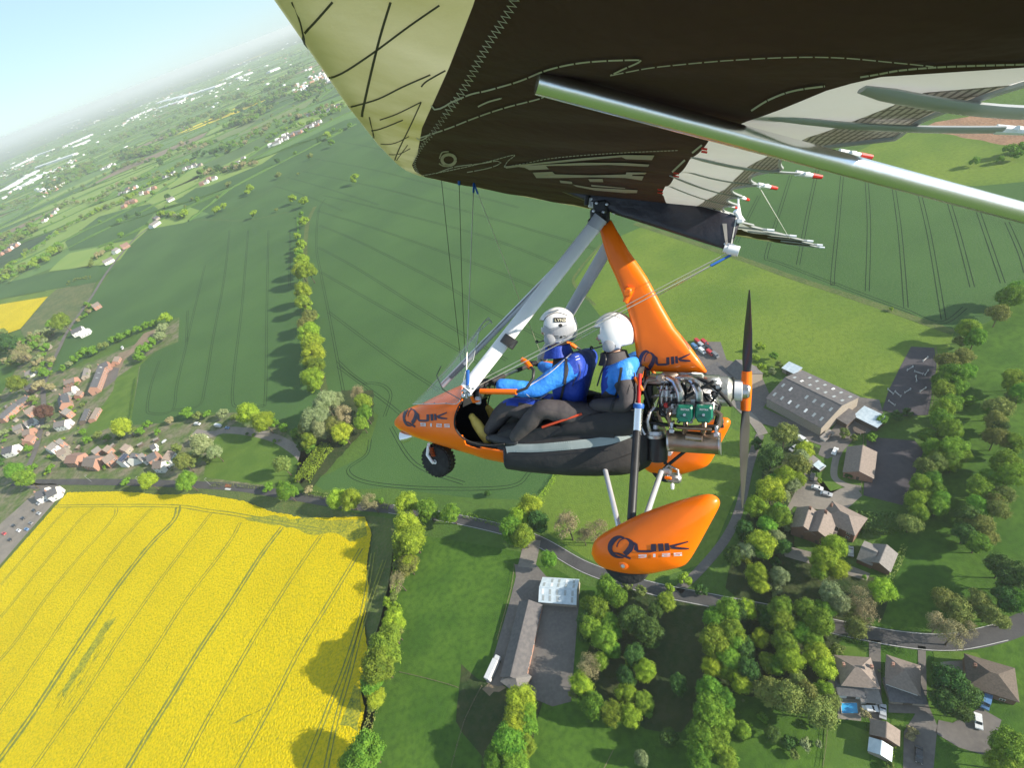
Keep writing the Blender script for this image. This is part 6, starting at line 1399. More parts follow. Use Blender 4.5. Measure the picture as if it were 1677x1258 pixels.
loftmesh('lap_bolster', [[(A(u, v, .25).x, .25+.05*cos(a), A(u, v, .25).z+r_*sin(a)) for a in np.linspace(0, 2*pi, 11)[:-1]] for u, v, r_ in ((905, 712, .02), (930, 702, .08), (980, 698, .10), (1020, 694, .11), (1044, 690, .08))], blackf, AC)
tube_part('side_rail', [A(888, 700, .3), A(920, 689, .3), A(953, 678, .27)], .010, mat('orange_red_tube', (.75, .09, .03), .4))
# passenger's hoop handles
for sg in (1, -1):
    hp = [A(787, 641, .62), A(846, 642, .62)]; h2 = [A(846, 642, .62), A(862, 636, .60), A(873, 620, .57), A(874, 606, .54), A(868, 600, .52)]; h3 = [A(869, 602, .52), A(863, 594, .50), A(855, 589, .48)]
    f_ = lambda L: [Vector((p.x, p.y*sg, p.z)) for p in L]
    hh = tube_part('training_handle', f_(h2), .011, blackp); tube_part('handle_sleeve', f_(hp), .020, orange, hh); tube_part('handle_grip', f_(h3), .018, orange, hh)
tube_part('cockpit_lever', [A(768, 640, .4), A(776, 658, .36), A(786, 656, .34)], .014, orange)
c = MB(); c.box(A(783, 656, .34), (.05, .03, .06), bev=.01); c.build('lever_knob', greyp, AC)
# corner fitting and wires
c = MB()
for k, (u, v) in enumerate([(763, 640), (768, 634), (760, 648), (770, 646)]): c.box(A(u, v, .72), (.03, .035, .03), bev=.006)
c.tube([A(762, 628, .72), A(764, 652, .72)], .008, 8); c.tube([A(756, 640, .72), A(776, 636, .72)], .007, 8); cf = c.build('corner_fitting', alloy, AC, True)
c = MB(); c.tube([A(766, 606, .72), A(766, 632, .72)], .013, 8); c.build('swage_sleeve', bluem, cf, True)
def wire(P, r=.0028, m=wirem, nm='rigging_wire'): return tube_part(nm, P, r, m, AC, 6)
tail = A(1198, 417, 0); sl = A(1165, 434, .02)
for sg in (1, -1):
    e_ = bl if sg > 0 else R_bar
    w0 = wire([tail, e_], .0032); q = tail.lerp(e_, .075); tube_part('sleeve', [tail, q], .008, bluem, w0)
    wire([tail+Vector((.01, 0, .02)), e_+Vector((.0, 0, .03))], .0022)
    fr_ = Vector((A(776, 300, 0).x, 0, A(776, 300, 0).z)); w1 = wire([fr_, e_+Vector((0, 0, .06))], .003); tube_part('sleeve', [fr_, fr_.lerp(e_, .05)], .008, bluem, w1)
    lw = Vector((.75, 2.35*sg, 1.17+K*.75)); 
wire([A(723, 295, 0), A(738, 440, -.25), A(757, 612, -.6)], .003, mat('dark_wire', (.08, .09, .05), .5)); wire([A(752, 300, 0), A(756, 450, -.2), A(762, 600, -.45)], .003, MATS['dark_wire']); tube_part('sleeve', [A(752, 292, 0), A(752, 303, 0)], .011, bluem)
wire([A(770, 560, .5), A(790, 530, .1), A(800, 520, 0), A(806, 530, -.05)], .004, greyp, 'cable_loop')

# ---------------- nose wheel, landing lamp
def wheel(nm, cen, R_, wd, parent=AC, axis=(0, 1, 0), spokes=6):
    e = MB(); ax_ = Vector(axis).normalized(); cen = Vector(cen)
    prof = [(-wd/2, R_*.62), (-wd/2*.98, R_*.78), (-wd*.42, R_*.92), (-wd*.22, R_), (wd*.22, R_), (wd*.42, R_*.92), (wd/2*.98, R_*.78), (wd/2, R_*.62)]
    e.lathe((cen, ax_), prof, 40)
    o = e.build(nm, rubber, parent, True)
    r = MB(); r.lathe((cen, ax_), [(-wd*.40, R_*.30), (-wd*.40, R_*.62), (wd*.40, R_*.62), (wd*.40, R_*.56), (wd*.32, R_*.50), (wd*.32, .03)], 32); r.build('rim', blackp, o, True)
    h = MB(); h.lathe((cen, ax_), [(-wd*.5, R_*.14), (wd*.55, R_*.14), (wd*.56, R_*.07)], 16)
    tx = Vector((1, 0, 0)); tz = ax_.cross(tx)
    for k in range(spokes):
        a = 2*pi*k/spokes; d = tx*cos(a)+tz*sin(a); h.tube([cen+ax_*wd*.4+d*R_*.1, cen+ax_*wd*.38+d*R_*.52], [R_*.05, R_*.035], 6)
    h.build('hub', alloy, o, True); return o
nwc = A(718, 753, .02); nw = wheel('nose_wheel', nwc, .152, .12)
c = MB()
for k in range(26):
    a = 2*pi*k/26; d = Vector((cos(a), 0, sin(a)))
    for s in (-.03, .03): c.box(nwc+d*.151+Vector((0, s, 0)), (.022, .028, .010), Matrix.Rotation(-a+pi/2, 3, 'Y'))
c.build('tread', rubber, nw)
c = MB()
for sg in (1, -1): c.tube([A(702, 730, .085*sg), A(700, 745, .095*sg), A(708, 757, .095*sg), nwc+Vector((0, .09*sg, 0))], [.016, .016, .014, .012], 10)
c.tube([A(702, 728, .09), A(702, 728, -.09)], .014, 10); c.build('fork', white, AC, True)
c = MB(); ps = [];
for k in range(60): t = k/59; p = A(706, 733, .1).lerp(A(710, 748, .1), t); a = t*2*pi*6; ps.append(p+Vector((cos(a)*.018, sin(a)*.018, 0)))
c.tube(ps, .0035, 6); c.build('spring', MATS['dark_orange'], AC, True)
p = A(662, 715, 0); c = MB(); c.lathe((p, (1, 0, -.15)), [(-.10, .02), (-.06, .045), (.0, .06), (.012, .062), (.02, .05)], 24); lo_ = c.build('landing_lamp', chrome, AC, True)
c = MB(); c.lathe((p+Vector((.018, 0, 0)), (1, 0, -.15)), [(0, .05), (.012, .035), (.016, 0.001)], 20); c.build('lens', mat('lens', (.25, .27, .28), .08, spec=.9), lo_, True)

# ---------------- main gear
SW = .86
sp_out = [(969, 905), (971, 893), (978, 882), (1000, 868), (1050, 843), (1110, 822), (1150, 812), (1165, 811), (1175, 815), (1179, 823), (1176, 834), (1160, 864), (1142, 897), (1128, 919), (1115, 927), (1090, 933), (1065, 938), (1040, 939), (1015, 936), (990, 929), (976, 919)]
P = [A(u, v, SW) for u, v in sp_out]
for sg in (1, -1):
    sp = inflate('wheel_spat', P, SW*sg, .105, orange, AC, sm=3, p=2.6, cpt=(A(1050, 885, SW).x, A(1050, 885, SW).z))
    wc = A(1026, 918, SW); wh = wheel('main_wheel', (wc.x, SW*sg, wc.z), .148, .10)
    if sg > 0:
        ts = Tgt(sp); X_ = lambda x, y: (960+x*.1431, 790+y*.1431)
        decal('lettering', logo(X_), ts, navy, sp, off=.004)
        DG = []
        digits(X_(600, 826), (13.2, -.7), 5.4, silverd, ts, sp)
        c = MB(); q = ts.hit(*X_(425, 950), .0); c.lathe((q, (0, 1, 0)), [(-.03, .03), (.004, .028), (.006, .016)], 18); c.build('axle_cap', orange, sp, True)
        c = MB(); c.lathe((q+Vector((0, .006, 0)), (0, 1, 0)), [(0, .013), (.01, .013), (.012, .008)], 6); c.build('bolt', alloy, sp)
    mir = lambda p: Vector((p.x, p.y*sg, p.z))
    dl = tube_part('drag_strut', [mir(A(990, 766, .27)), mir(A(1014, 866, .78))], .018, strutm, n=18)
    c = MB(); 
    tube_part('axle_strut', [mir(A(1083, 772, .2)), mir(A(1058, 846, .78))], .019, strutm, n=18)
    sa = tube_part('shock_strut', [mir(A(1043, 706, .34)), mir(A(1034, 852, .80))], .027, blackp, n=18)
    tube_part('shock_body', [mir(A(1046, 660, .30)), mir(A(1043, 712, .34))], .031, chrome, sa, n=20)
    tube_part('shock_rod', [mir(A(1048, 612, .26)), mir(A(1046, 662, .30))], .012, redm if sg > 0 else alloy, sa)
    c = MB(); c.lathe((mir(A(1046, 664, .3)), (mir(A(1046, 664, .3))-mir(A(1044, 700, .33)))), [(-.02, .036), (.0, .038), (.012, .034)], 18); c.build('shock_collar', bluem, sa, True)
    tube_part('stay', [mir(A(1052, 640, .28)), mir(A(1040, 618, .26))], .013, orange)
wheel('inner_brake_disc', (A(1120, 800, -.6).x, -.6, A(1120, 800, -.6).z), .09, .02, spokes=0) if 0 else None

# ---------------- engine
EN = empty('engine'); EN.parent = AC
def eb(nm, items, m, smooth=True, par=None):
    c = MB()
    for it in items:
        if it[0] == 'b': c.box(it[1], it[2], bev=it[3] if len(it) > 3 else .008)
        elif it[0] == 't': c.tube(it[1], it[2], it[3] if len(it) > 3 else 12)
        elif it[0] == 'l': c.lathe((it[1], it[2]), it[3], 22)
    return c.build(nm, m, par or EN, smooth)
rr = random.Random(5)
eb('crankcase', [('b', A(1130, 655, 0), (.36, .24, .22), .03), ('b', A(1100, 660, 0), (.16, .20, .18), .02), ('b', A(1165, 652, 0), (.12, .18, .2), .02)], castm)
for k, (u, v) in enumerate([(1122, 677), (1153, 677)]):
    for sg in (1, -1):
        cy = A(u, v, .27); cyv = Vector((cy.x, .20*sg, cy.z))
        fins = [('b', Vector((cy.x, (.10+i*.018)*sg, cy.z)), (.115, .006, .115), .004) for i in range(7)]
        cyl = eb('cylinder', [('b', Vector((cy.x, .17*sg, cy.z)), (.09, .14, .09), .01)]+fins, castm)
        vc = MB(); pts_ = [(-.052, .045), (-.042, .058), (.042, .058), (.054, .045), (.056, -.02), (.034, -.056), (-.034, -.056), (-.056, -.02)]
        V = []
        for y, f in ((0, 1), (.035, 1), (.048, .82)): V += [(cy.x-a*f, (.262+y)*sg, cy.z+b*f) for a, b in pts_]
        n_ = 8; Fc = [tuple(range(2*n_, 3*n_)), tuple(range(n_-1, -1, -1))]
        for r_ in range(2):
            for q in range(n_): Fc.append((r_*n_+q, r_*n_+(q+1) % n_, (r_+1)*n_+(q+1) % n_, (r_+1)*n_+q))
        vc.add(V, Fc); vco = vc.build('valve_cover', greenc, cyl)
        bm = bmesh.new(); bm.from_mesh(vco.data); bmesh.ops.recalc_face_normals(bm, faces=bm.faces[:]); bm.to_mesh(vco.data); bm.free()
        eb('cover_bolt', [('l', Vector((cy.x, .31*sg, cy.z)), (0, sg, 0), [(0, .009), (.006, .009), (.007, .004)])], alloy, par=cyl)
        if sg > 0:
            tv = Tgt(vco); decal('lettering', text2('ROTAX', (u-7.2, v-5), (4.2, .25), (.0, -4.6)), tv, silverd, cyl, off=.002, step=9)
            decal('cover_line', stroke2([(u-10, v+2), (u+4, v+9)], .8, 0), tv, navy, cyl, off=.002)
        eb('intake_pipe', [('t', [Vector((cy.x+.035, .20*sg, cy.z+.055)), Vector((cy.x+.04, .22*sg, cy.z+.13)), Vector((cy.x+.075, .16*sg, cy.z+.185)), Vector((cy.x+.13, .10*sg, cy.z+.20)), Vector((cy.x+.2, .06*sg, cy.z+.19))], [.026, .027, .028, .026, .022], 16)], alloy, par=cyl)
        eb('hose_clamp', [('t', [Vector((cy.x+.035, .2*sg, cy.z+.05)), Vector((cy.x+.036, .2*sg, cy.z+.068))], .031, 16)], blackp, par=cyl)
        eb('exhaust_pipe', [('t', [Vector((cy.x, .20*sg, cy.z-.05)), Vector((cy.x+.0, .24*sg, cy.z-.10)), Vector((cy.x+.01, .22*sg, cy.z-.16))], .018, 12)], exhaust, par=cyl)
# carburettor bank
c0 = A(1098, 648, .12)
for i in range(4): eb('carburettor', [('l', c0+Vector((.055-i*.035, .03, -.05)), (0, .1, 1), [(0, .012), (.05, .016), (.055, .022), (.10, .022), (.105, .012), (.13, .01)]), ('b', c0+Vector((.055-i*.035, .0, .03)), (.03, .05, .05))], alloy)
eb('carburettor_linkage', [('t', [c0+Vector((.09, .02, .06)), c0+Vector((-.09, .02, .07))], .006), ('t', [c0+Vector((.1, .05, .01)), c0+Vector((-.06, .05, .0))], .007), ('b', c0+Vector((0, -.02, .10)), (.14, .06, .03))], castm)
eb('airbox', [('b', A(1085, 622, 0), (.22, .16, .07), .02), ('b', A(1098, 614, .0), (.12, .14, .05), .015)], exhaust)
eb('gearbox', [('b', A(1172, 640, 0), (.09, .20, .20), .03), ('l', A(1185, 640, 0), (-1, 0, 0), [(-.03, .10), (.03, .10), (.05, .08), (.07, .05), (.12, .045)]), ('b', A(1165, 622, .02), (.12, .14, .05), .015), ('l', A(1190, 652, .03), (-1, 0, 0), [(-.05, .06), (.01, .058), (.03, .03)])], mat('light_cast', (.66, .65, .62), .4, metal=.8, col2=(.5, .5, .48), scale=25, bump=.15, bscale=40))
mf = eb('silencer', [('t', [A(1094, 722, .2), A(1180, 727, .2)], .074, 28)], exhaust)
eb('silencer_band', [('t', [A(1094, 722, .2), A(1097, 722, .2)], .077, 28), ('t', [A(1177, 727, .2), A(1180, 727, .2)], .077, 28)], alloy, par=mf)
eb('tailpipe', [('t', [A(1125, 716, .26), A(1140, 718, .285), A(1150, 719, .29)], [.022, .02, .02], 16)], exhaust, par=mf)
eb('exhaust_manifold', [('t', [A(1098, 672, .2), A(1094, 682, .24), A(1098, 695, .25), A(1100, 706, .22)], .016), ('t', [A(1172, 674, .2), A(1180, 680, .22), A(1178, 694, .22), A(1172, 706, .22)], .018), ('t', [A(1108, 700, .26), A(1166, 704, .26)], .012)], exhaust)
for (u, v) in ((1100, 706), (1173, 712)): eb('bracket', [('b', A(u, v, .27), (.035, .02, .03), .004), ('b', A(u, v-9, .26), (.02, .02, .05), .004)], alloy)
ot = eb('oil_tank', [('l', A(1076, 728, .12), (0, 0, 1), [(-.12, .06), (-.11, .075), (.02, .078), (.06, .078)])], blackp)
eb('oil_tank_lid', [('l', A(1073, 712, .12), (0, 0, 1), [(-.01, .082), (.012, .084), (.014, .075), (.04, .07), (.044, .05), (.05, .028), (.085, .026), (.09, .02)])], alloy, par=ot)
eb('oil_line', [('t', [A(1064, 706, .2), A(1060, 690, .22), A(1064, 676, .2), A(1072, 668, .16)], .014), ('t', [A(1056, 712, .2), A(1050, 700, .2)], .01)], alloy, par=ot)
eb('radiator', [('b', A(1068, 642, -.05), (.05, .26, .16), .01), ('b', A(1062, 662, -.05), (.04, .22, .12), .01)], blackp)
eb('engine_frame', [('t', [A(1050, 690, .16), A(1120, 700, .14), A(1185, 698, .12)], .014), ('t', [A(1050, 690, -.16), A(1120, 700, -.14), A(1185, 698, -.12)], .014), ('t', [A(1050, 625, .1), A(1075, 700, .12), A(1090, 760, .12)], .014), ('t', [A(1050, 625, -.1), A(1075, 700, -.12), A(1090, 760, -.12)], .014), ('t', [A(1185, 640, .05), A(1170, 700, .1), A(1090, 765, .12)], .012)], blackp)
for k in range(16):
    a = A(rr.uniform(1062, 1150), rr.uniform(622, 690), rr.uniform(.06, .2)); b = A(rr.uniform(1070, 1185), rr.uniform(622, 690), rr.uniform(.06, .22)); m_ = (a+b)/2+Vector((0, rr.uniform(.0, .06), rr.uniform(-.06, .08)))
    eb('hose', [('t', [tuple(x) for x in catmull([a, m_, b], 8)], rr.choice([.005, .008, .011]), 8)], [blackp, rubber, castm, blackp][k % 4])
eb('hose', [('t', [tuple(x) for x in catmull([A(1128, 625, .14), A(1150, 622, .16), A(1172, 636, .18), A(1190, 655, .16), A(1197, 664, .1)], 8)], .013, 10)], rubber)
for k in range(22):
    p = A(rr.uniform(1064, 1190), rr.uniform(625, 700), rr.uniform(.10, .2)); d = [rr.uniform(.015, .05) for _ in range(3)]
    eb('engine_fitting', [('b', p, d, .004)] if k % 2 else [('l', p, (rr.uniform(-1, 1), rr.uniform(.2, 1), rr.uniform(-1, 1)), [(-.015, d[0]*.4), (.015, d[0]*.4), (.018, d[0]*.2)])], [alloy, castm, blackp, castm][k % 4])
eb('ignition_cap', [('b', A(1091, 664, .18), (.035, .03, .035), .008)], redm)
eb('coolant_pump', [('l', A(1082, 620, .1), (0, 1, .2), [(-.02, .03), (.02, .03), (.025, .018), (.05, .018)]), ('t', [A(1082, 620, .1), A(1060, 624, .12), A(1052, 640, .14)], .012)], exhaust)
eb('fuel_filter', [('b', A(1104, 783, .2), (.10, .08, .06), .015), ('l', A(1092, 772, .18), (0, 1, 0), [(-.02, .035), (.03, .035), (.035, .02)]), ('t', [A(1080, 776, .2), A(1095, 762, .2), A(1110, 770, .2), A(1112, 788, .22)], .009)], castm)
eb('brake_caliper', [('b', A(1101, 797, .24), (.025, .02, .05), .008)], white); eb('brake_bracket', [('b', A(1094, 783, .24), (.05, .02, .02), .005)], orange)
# prop
PR = empty('propeller'); PR.parent = AC
eb('spinner_plate', [('l', (0.075, 0, 0), (-1, 0, 0), [(0, .045), (.002, .07), (.05, .072), (.055, .05)])], white, par=PR)
eb('prop_hub', [('l', (.02, 0, 0), (-1, 0, 0), [(0, .06), (.03, .06), (.035, .04), (.045, .02)]), ('b', (0, 0, 0), (.05, .09, .09), .01)], alloy, par=PR)
for sg, L_ in ((1, .68), (-1, .86)):
    rings = []
    for i in range(15):
        t = i/14; z = (.03+t*(L_-.03))*sg; w_ = np.interp(t, [0, .12, .3, .6, .9, 1], [.022, .024, .05, .052, .034, .012]); th = np.interp(t, [0, .12, .3, 1], [.022, .022, .010, .003]); tw = radians(np.interp(t, [0, .2, 1], [50, 42, 14])*sg)
        rings.append([(-(cos(a)*w_*sin(tw)+sin(a)*th*cos(tw)), cos(a)*w_*cos(tw)-sin(a)*th*sin(tw), z) for a in np.linspace(0, 2*pi, 17)[:-1]])
    bl_ = loftmesh('blade', rings, bladem, PR)
    lb = MB(); lb.tube([(0, 0, .0), (0, 0, .135*sg)], [.036, .032], 18); lb.build('blade_clamp', orange, bl_, True)
# ------------------------------------------------------------------ the two people, in the aircraft's axes
skinm = mat('skin', (.62, .36, .26), .55, col2=(.56, .31, .22), scale=12)
jnavy = mat('jacket_blue', (.012, .045, .34), .6, col2=(.018, .06, .42), scale=6, bump=.3, bscale=6)
jblue = mat('jacket_bright_blue', (.03, .22, .78), .5, col2=(.045, .27, .85), scale=7, bump=.3, bscale=6)
jgrey = mat('jacket_charcoal', (.055, .048, .052), .75, col2=(.07, .06, .062), scale=10, bump=.12, bscale=9)
trous = mat('trousers', (.085, .073, .072), .75, col2=(.055, .048, .048), scale=7, bump=.12, bscale=8)
glovem = mat('glove', (.02, .018, .02), .7, bump=.3, bscale=40)
helm = mat('helmet_shell', (.84, .84, .85), .25, coat=.6, col2=(.80, .80, .82), scale=3)
helg = mat('helmet_grey_panel', (.42, .43, .46), .35, coat=.4)
shoe = mat('yellow_shoe', (.75, .55, .12), .6, col2=(.62, .45, .10), scale=20); eyem = mat('eye', (.75, .73, .7), .2); hairm = mat('hair', (.10, .065, .04), .8)
def skinned(name, pts, edges, mats, fn, parent_m, extra=None):
    names = list(pts); idx = {k: i for i, k in enumerate(names)}
    me = bpy.data.meshes.new(name); me.from_pydata([tuple(pts[k][0]) for k in names], [(idx[a], idx[b]) for a, b in edges], [])
    o = bpy.data.objects.new(name, me); COL.objects.link(o)
    o.modifiers.new('k', 'SKIN'); sv = me.skin_vertices[0].data
    for k in names: r = pts[k][1]; f_ = 1 if k in ('neck', 'jaw', 'head', 'crown') else 1.14; r = tuple(q*f_ for q in r) if isinstance(r, tuple) else r*f_; sv[idx[k]].radius = r if isinstance(r, tuple) else (r, r); sv[idx[k]].use_root = (k == names[0])
    s = o.modifiers.new('s', 'SUBSURF'); s.levels = 2; s.render_levels = 2
    bpy.context.view_layer.update(); dg = bpy.context.evaluated_depsgraph_get(); nm = bpy.data.meshes.new_from_object(o.evaluated_get(dg))
    bpy.data.objects.remove(o)
    # cloth folds: small displacement along the normals
    from mathutils import noise as NZ
    nm.update(); bm = bmesh.new(); bm.from_mesh(nm); bmesh.ops.recalc_face_normals(bm, faces=bm.faces[:]); bm.normal_update()
    for v in bm.verts:
        if fn(v.co) != 3: v.co += v.normal*(.007*NZ.noise(v.co*9)+.003*NZ.noise(Vector((v.co.x*40, v.co.y*40, v.co.z*12))))
    bm.to_mesh(nm); bm.free()
    for m in mats: nm.materials.append(m)
    for p in nm.polygons: p.material_index = fn(p.center); p.use_smooth = True
    ob = bpy.data.objects.new('person', nm); COL.objects.link(ob); ob.matrix_world = parent_m
    return ob
def hand(par, wrist, palm, grip_dir, curl_axis, side, nm='glove', closed=True):
    """palm at 'palm'; fingers run along grip_dir, side by side along curl_axis, and bend towards the palm normal"""
    f = (Vector(grip_dir)).normalized(); a = (Vector(curl_axis)).normalized(); n_ = f.cross(a).normalized()*side
    b = MB(); w_ = Vector(wrist); p = Vector(palm)
    b.tube([w_, w_.lerp(p, .5), p-f*.01, p+f*.035], [.031, .030, .042, .036], 12, sq=.55, up=a)
    for k, (off, L) in enumerate([(-.030, .062), (-.010, .072), (.010, .068), (.030, .052)]):
        q = p+a*off+f*.03; P = [q]; ang = 0; d = f.copy(); st_ = radians(58 if closed else 20)
        for j, sl_ in enumerate((.45, .33, .26)):
            ang += st_*(.6 if j == 0 else 1); d = f*cos(ang)+n_*sin(ang); q = q+d*L*sl_; P.append(q)
        b.tube(P, [.0105, .0098, .009, .0075], 8); b.ball(P[-1], .0078, 5)
    t0 = p-f*.012+a*(-.035); P = [t0, t0+(-a*.6+f*.5+n_*.5).normalized()*.03, t0+(-a*.3+f*.7+n_*.9).normalized()*.055]
    b.tube(P, [.013, .011, .009], 8); b.ball(P[-1], .0092, 5)
    o = b.build(nm, glovem, par, True); return o
def person(head, neck, chest, spine, pelvis, sh, el, wr, hip, kn, an, toe, jm, label, sw=.20):
    m2 = lambda p, s: Vector((p.x, p.y*s, p.z))
    pts = {'pelvis': (pelvis, (.155, .125)), 'spine': (spine, (.15, .12)), 'chest': (chest, (.165, .125)), 'neckb': (chest.lerp(neck, .55), (.11, .10)), 'neck': (neck, .062), 'jaw': (neck.lerp(head, .5)+Vector((.015, 0, 0)), (.072, .075)), 'head': (head, (.088, .098)), 'crown': (head+Vector((-.005, 0, .055)), (.075, .08))}
    ed = [('pelvis', 'spine'), ('spine', 'chest'), ('chest', 'neckb'), ('neckb', 'neck'), ('neck', 'jaw'), ('jaw', 'head'), ('head', 'crown')]
    E_ = {}
    for s, t in ((1, 'l'), (-1, 'r')):
        S, El, W_ = m2(sh, s), (m2(el[0], 1) if s > 0 else el[1]), (wr[0] if s > 0 else wr[1])
        for nm, p, r in (('sh', S, .082), ('ua', S.lerp(El, .5), .070), ('el', El, .060), ('fa', El.lerp(W_, .5), .054), ('wr', W_, .040), ('hip', m2(hip, s), .105), ('th', m2(hip, s).lerp(m2(kn, s), .5), .092), ('kn', m2(kn, s), .074), ('ca', m2(kn, s).lerp(m2(an, s), .45), .066), ('an', m2(an, s), .046)): pts[nm+t] = (p, r)
        ed += [('chest', 'sh'+t), ('sh'+t, 'ua'+t), ('ua'+t, 'el'+t), ('el'+t, 'fa'+t), ('fa'+t, 'wr'+t), ('pelvis', 'hip'+t), ('hip'+t, 'th'+t), ('th'+t, 'kn'+t), ('kn'+t, 'ca'+t), ('ca'+t, 'an'+t)]
        E_[s] = (S, El, W_)
    def seg(p, a, b): ab = b-a; k = max(0, min(1, (p-a).dot(ab)/ab.dot(ab))); return (p-(a+ab*k)).length, k
    def fn(p):
        if p.z > neck.z+.005 and abs(p.y) < .13: return 3
        for s in (1, -1):
            for a, b, t_ in ((m2(hip, s), m2(kn, s), 0), (m2(kn, s), m2(an, s), 0)):
                if seg(p, a, b)[0] < .115 and p.z < pelvis.z+.10 and (p-pelvis).length > .12: return 2
        if p.z < pelvis.z+.01: return 2
        dd = []
        for s in (1, -1):
            S, El, W_ = E_[s]; d1, k1 = seg(p, S, El); d2, k2 = seg(p, El, W_)
            dd.append((min(d1, d2), 0 if d1 < d2 else 1, k1 if d1 < d2 else k2, s))
        d, part, k, s = min(dd)
        if jm == 'front':
            if d < .085 and abs(p.y) > .16: return (1 if (part == 0 and k > .02) or (part == 1) else 0) if (p-E_[s][0]).length > .05 or p.y*s > .24 else 4
            if p.z > chest.z+.02 and p.x > chest.x-.02: return 4
            return 0
        if d < .085 and abs(p.y) > .15: return 1 if (part == 0 and k < .35) else 4
        if p.z > chest.z-.10: return 1 if p.x < chest.x+.03 else 0
        return 0 if p.z > spine.z+.03 and p.x < chest.x+.05 else 4
    o = skinned('person', pts, ed, [jnavy, jblue, trous, skinm, jgrey], fn, ACM)
    tag(o, label, 'person')
    # face
    b = MB(); fx = Vector((.098, 0, 0))
    b.tube([head+Vector((.088, 0, .012)), head+Vector((.116, 0, -.022)), head+Vector((.098, 0, -.034))], [.008, .013, .010], 8, mi=0)
    for s in (1, -1): b.ball(head+Vector((.082, .031*s, .010)), .012, 6, mi=1); b.tube([head+Vector((.09, .018*s, .03)), head+Vector((.084, .045*s, .032))], .005, 6, mi=2)
    b.tube([head+Vector((.092, -.022, -.056)), head+Vector((.098, 0, -.054)), head+Vector((.092, .022, -.056))], .006, 6, mi=3)
    for s in (1, -1): b.ball(head+Vector((-.005, .098*s, -.01)), (.022, .01, .034), 6, mi=0)
    b.build('face', [skinm, eyem, hairm, mat('lips', (.5, .2, .16), .5)], o, True)
    return o, E_
def helmet(par, head, tilt, lab_front):
    # open-face shell: sphere with the face and underside cut away, doubled for thickness
    R_ = (.158, .142, .158); bm = bmesh.new(); bmesh.ops.create_uvsphere(bm, u_segments=40, v_segments=28, radius=1)
    kill = [v for v in bm.verts if v.co.z < -.66-.1*v.co.x or (v.co.x > .50 and v.co.z < .36 and abs(v.co.y) < .80)]
    bmesh.ops.delete(bm, geom=kill, context='VERTS')
    M_ = Matrix.Rotation(tilt, 3, 'Y')
    for v in bm.verts: v.co = M_ @ Vector((v.co.x*R_[0], v.co.y*R_[1], v.co.z*R_[2]*(1.02 if v.co.z > 0 else 1.12))) + head + Vector((-.012, 0, .018))
    me = bpy.data.meshes.new('helmet'); bm.to_mesh(me); bm.free(); me.materials.append(helm); me.materials.append(blackp)
    o = bpy.data.objects.new('helmet', me); COL.objects.link(o); o.parent = par
    me.polygons.foreach_set('use_smooth', [True]*len(me.polygons))
    md = o.modifiers.new('s', 'SOLIDIFY'); md.thickness = .016; md.offset = -1; md.material_offset_rim = 1
    b = MB(); c = head+Vector((-.012, 0, .018))
    for s in (1, -1):
        b.lathe((c+M_ @ Vector((.02, .128*s, -.075)), (0, s, 0)), [(-.02, .046), (.012, .044), (.022, .03), (.024, .001)], 18)
    b.build('ear_cup', helg, o, True)
    return o
# front pilot
hL = bl.lerp(R_bar, .20); hR = bl.lerp(R_bar, .80); bd = (R_bar-bl).normalized()
back = Vector((-1, 0, -.15)).normalized()
F_head = A(911, 541, 0)
pf, Ef = person(F_head, A(919, 574, 0), A(934, 612, 0), A(936, 645, 0), A(933, 676, 0), A(938, 600, .20), (A(874, 640, .33), Vector((A(874, 640, .33).x, -.33, A(874, 640, .33).z))), (hL+back*.085+Vector((0, 0, .015)), hR+back*.085+Vector((0, 0, .015))), A(928, 684, .09), A(830, 664, .15), A(797, 712, .15), None, 'front', 'pilot in front seat in blue jacket and grey-white helmet, hands on the control bar')
for s, h_, ((S, El, W_)) in ((1, hL, Ef[1]), (-1, hR, Ef[-1])): hand(pf, W_, h_+back*.035+Vector((0, 0, .022)), Vector((1, 0, .1)), bd, 1 if Vector((1, 0, .1)).cross(bd).z < 0 else -1)
hf = helmet(pf, F_head, radians(0), None)
ht = Tgt(hf)
def boxo(x0, y0, x1, y1): return [(x0, y0), (x1, y0), (x1, y1), (x0, y1)]
decal('helmet_panel', [[(888, 530), (900, 538), (940, 528), (942, 545), (940, 556), (920, 556), (898, 560), (889, 548)]], ht, helg, hf, off=.002, step=4)
decal('nameplate', [boxo(907, 520.5, 927, 528)], ht, blackp, hf, off=.0035, step=4)
decal('nameplate', text2('LYNX', (908.5, 526.8), (7.6, 0), (0, -6.2)), ht, mat('sticker_cream', (.75, .72, .55), .5), hf, off=.005, step=9)
decal('snap', [[(x+r*cos(a), y+r*sin(a)) for a in np.linspace(0, 2*pi, 12)[:-1]] for x, y, r in ((918, 533, 3), (919, 552, 2.2))], ht, blackp, hf, off=.004, step=5)
decal('small_print', [boxo(907, 550, 915, 551), boxo(907, 552.5, 915, 553.3), boxo(922, 549.5, 929, 550.5), boxo(922, 552, 929, 553)], ht, blackp, hf, off=.004, step=9)
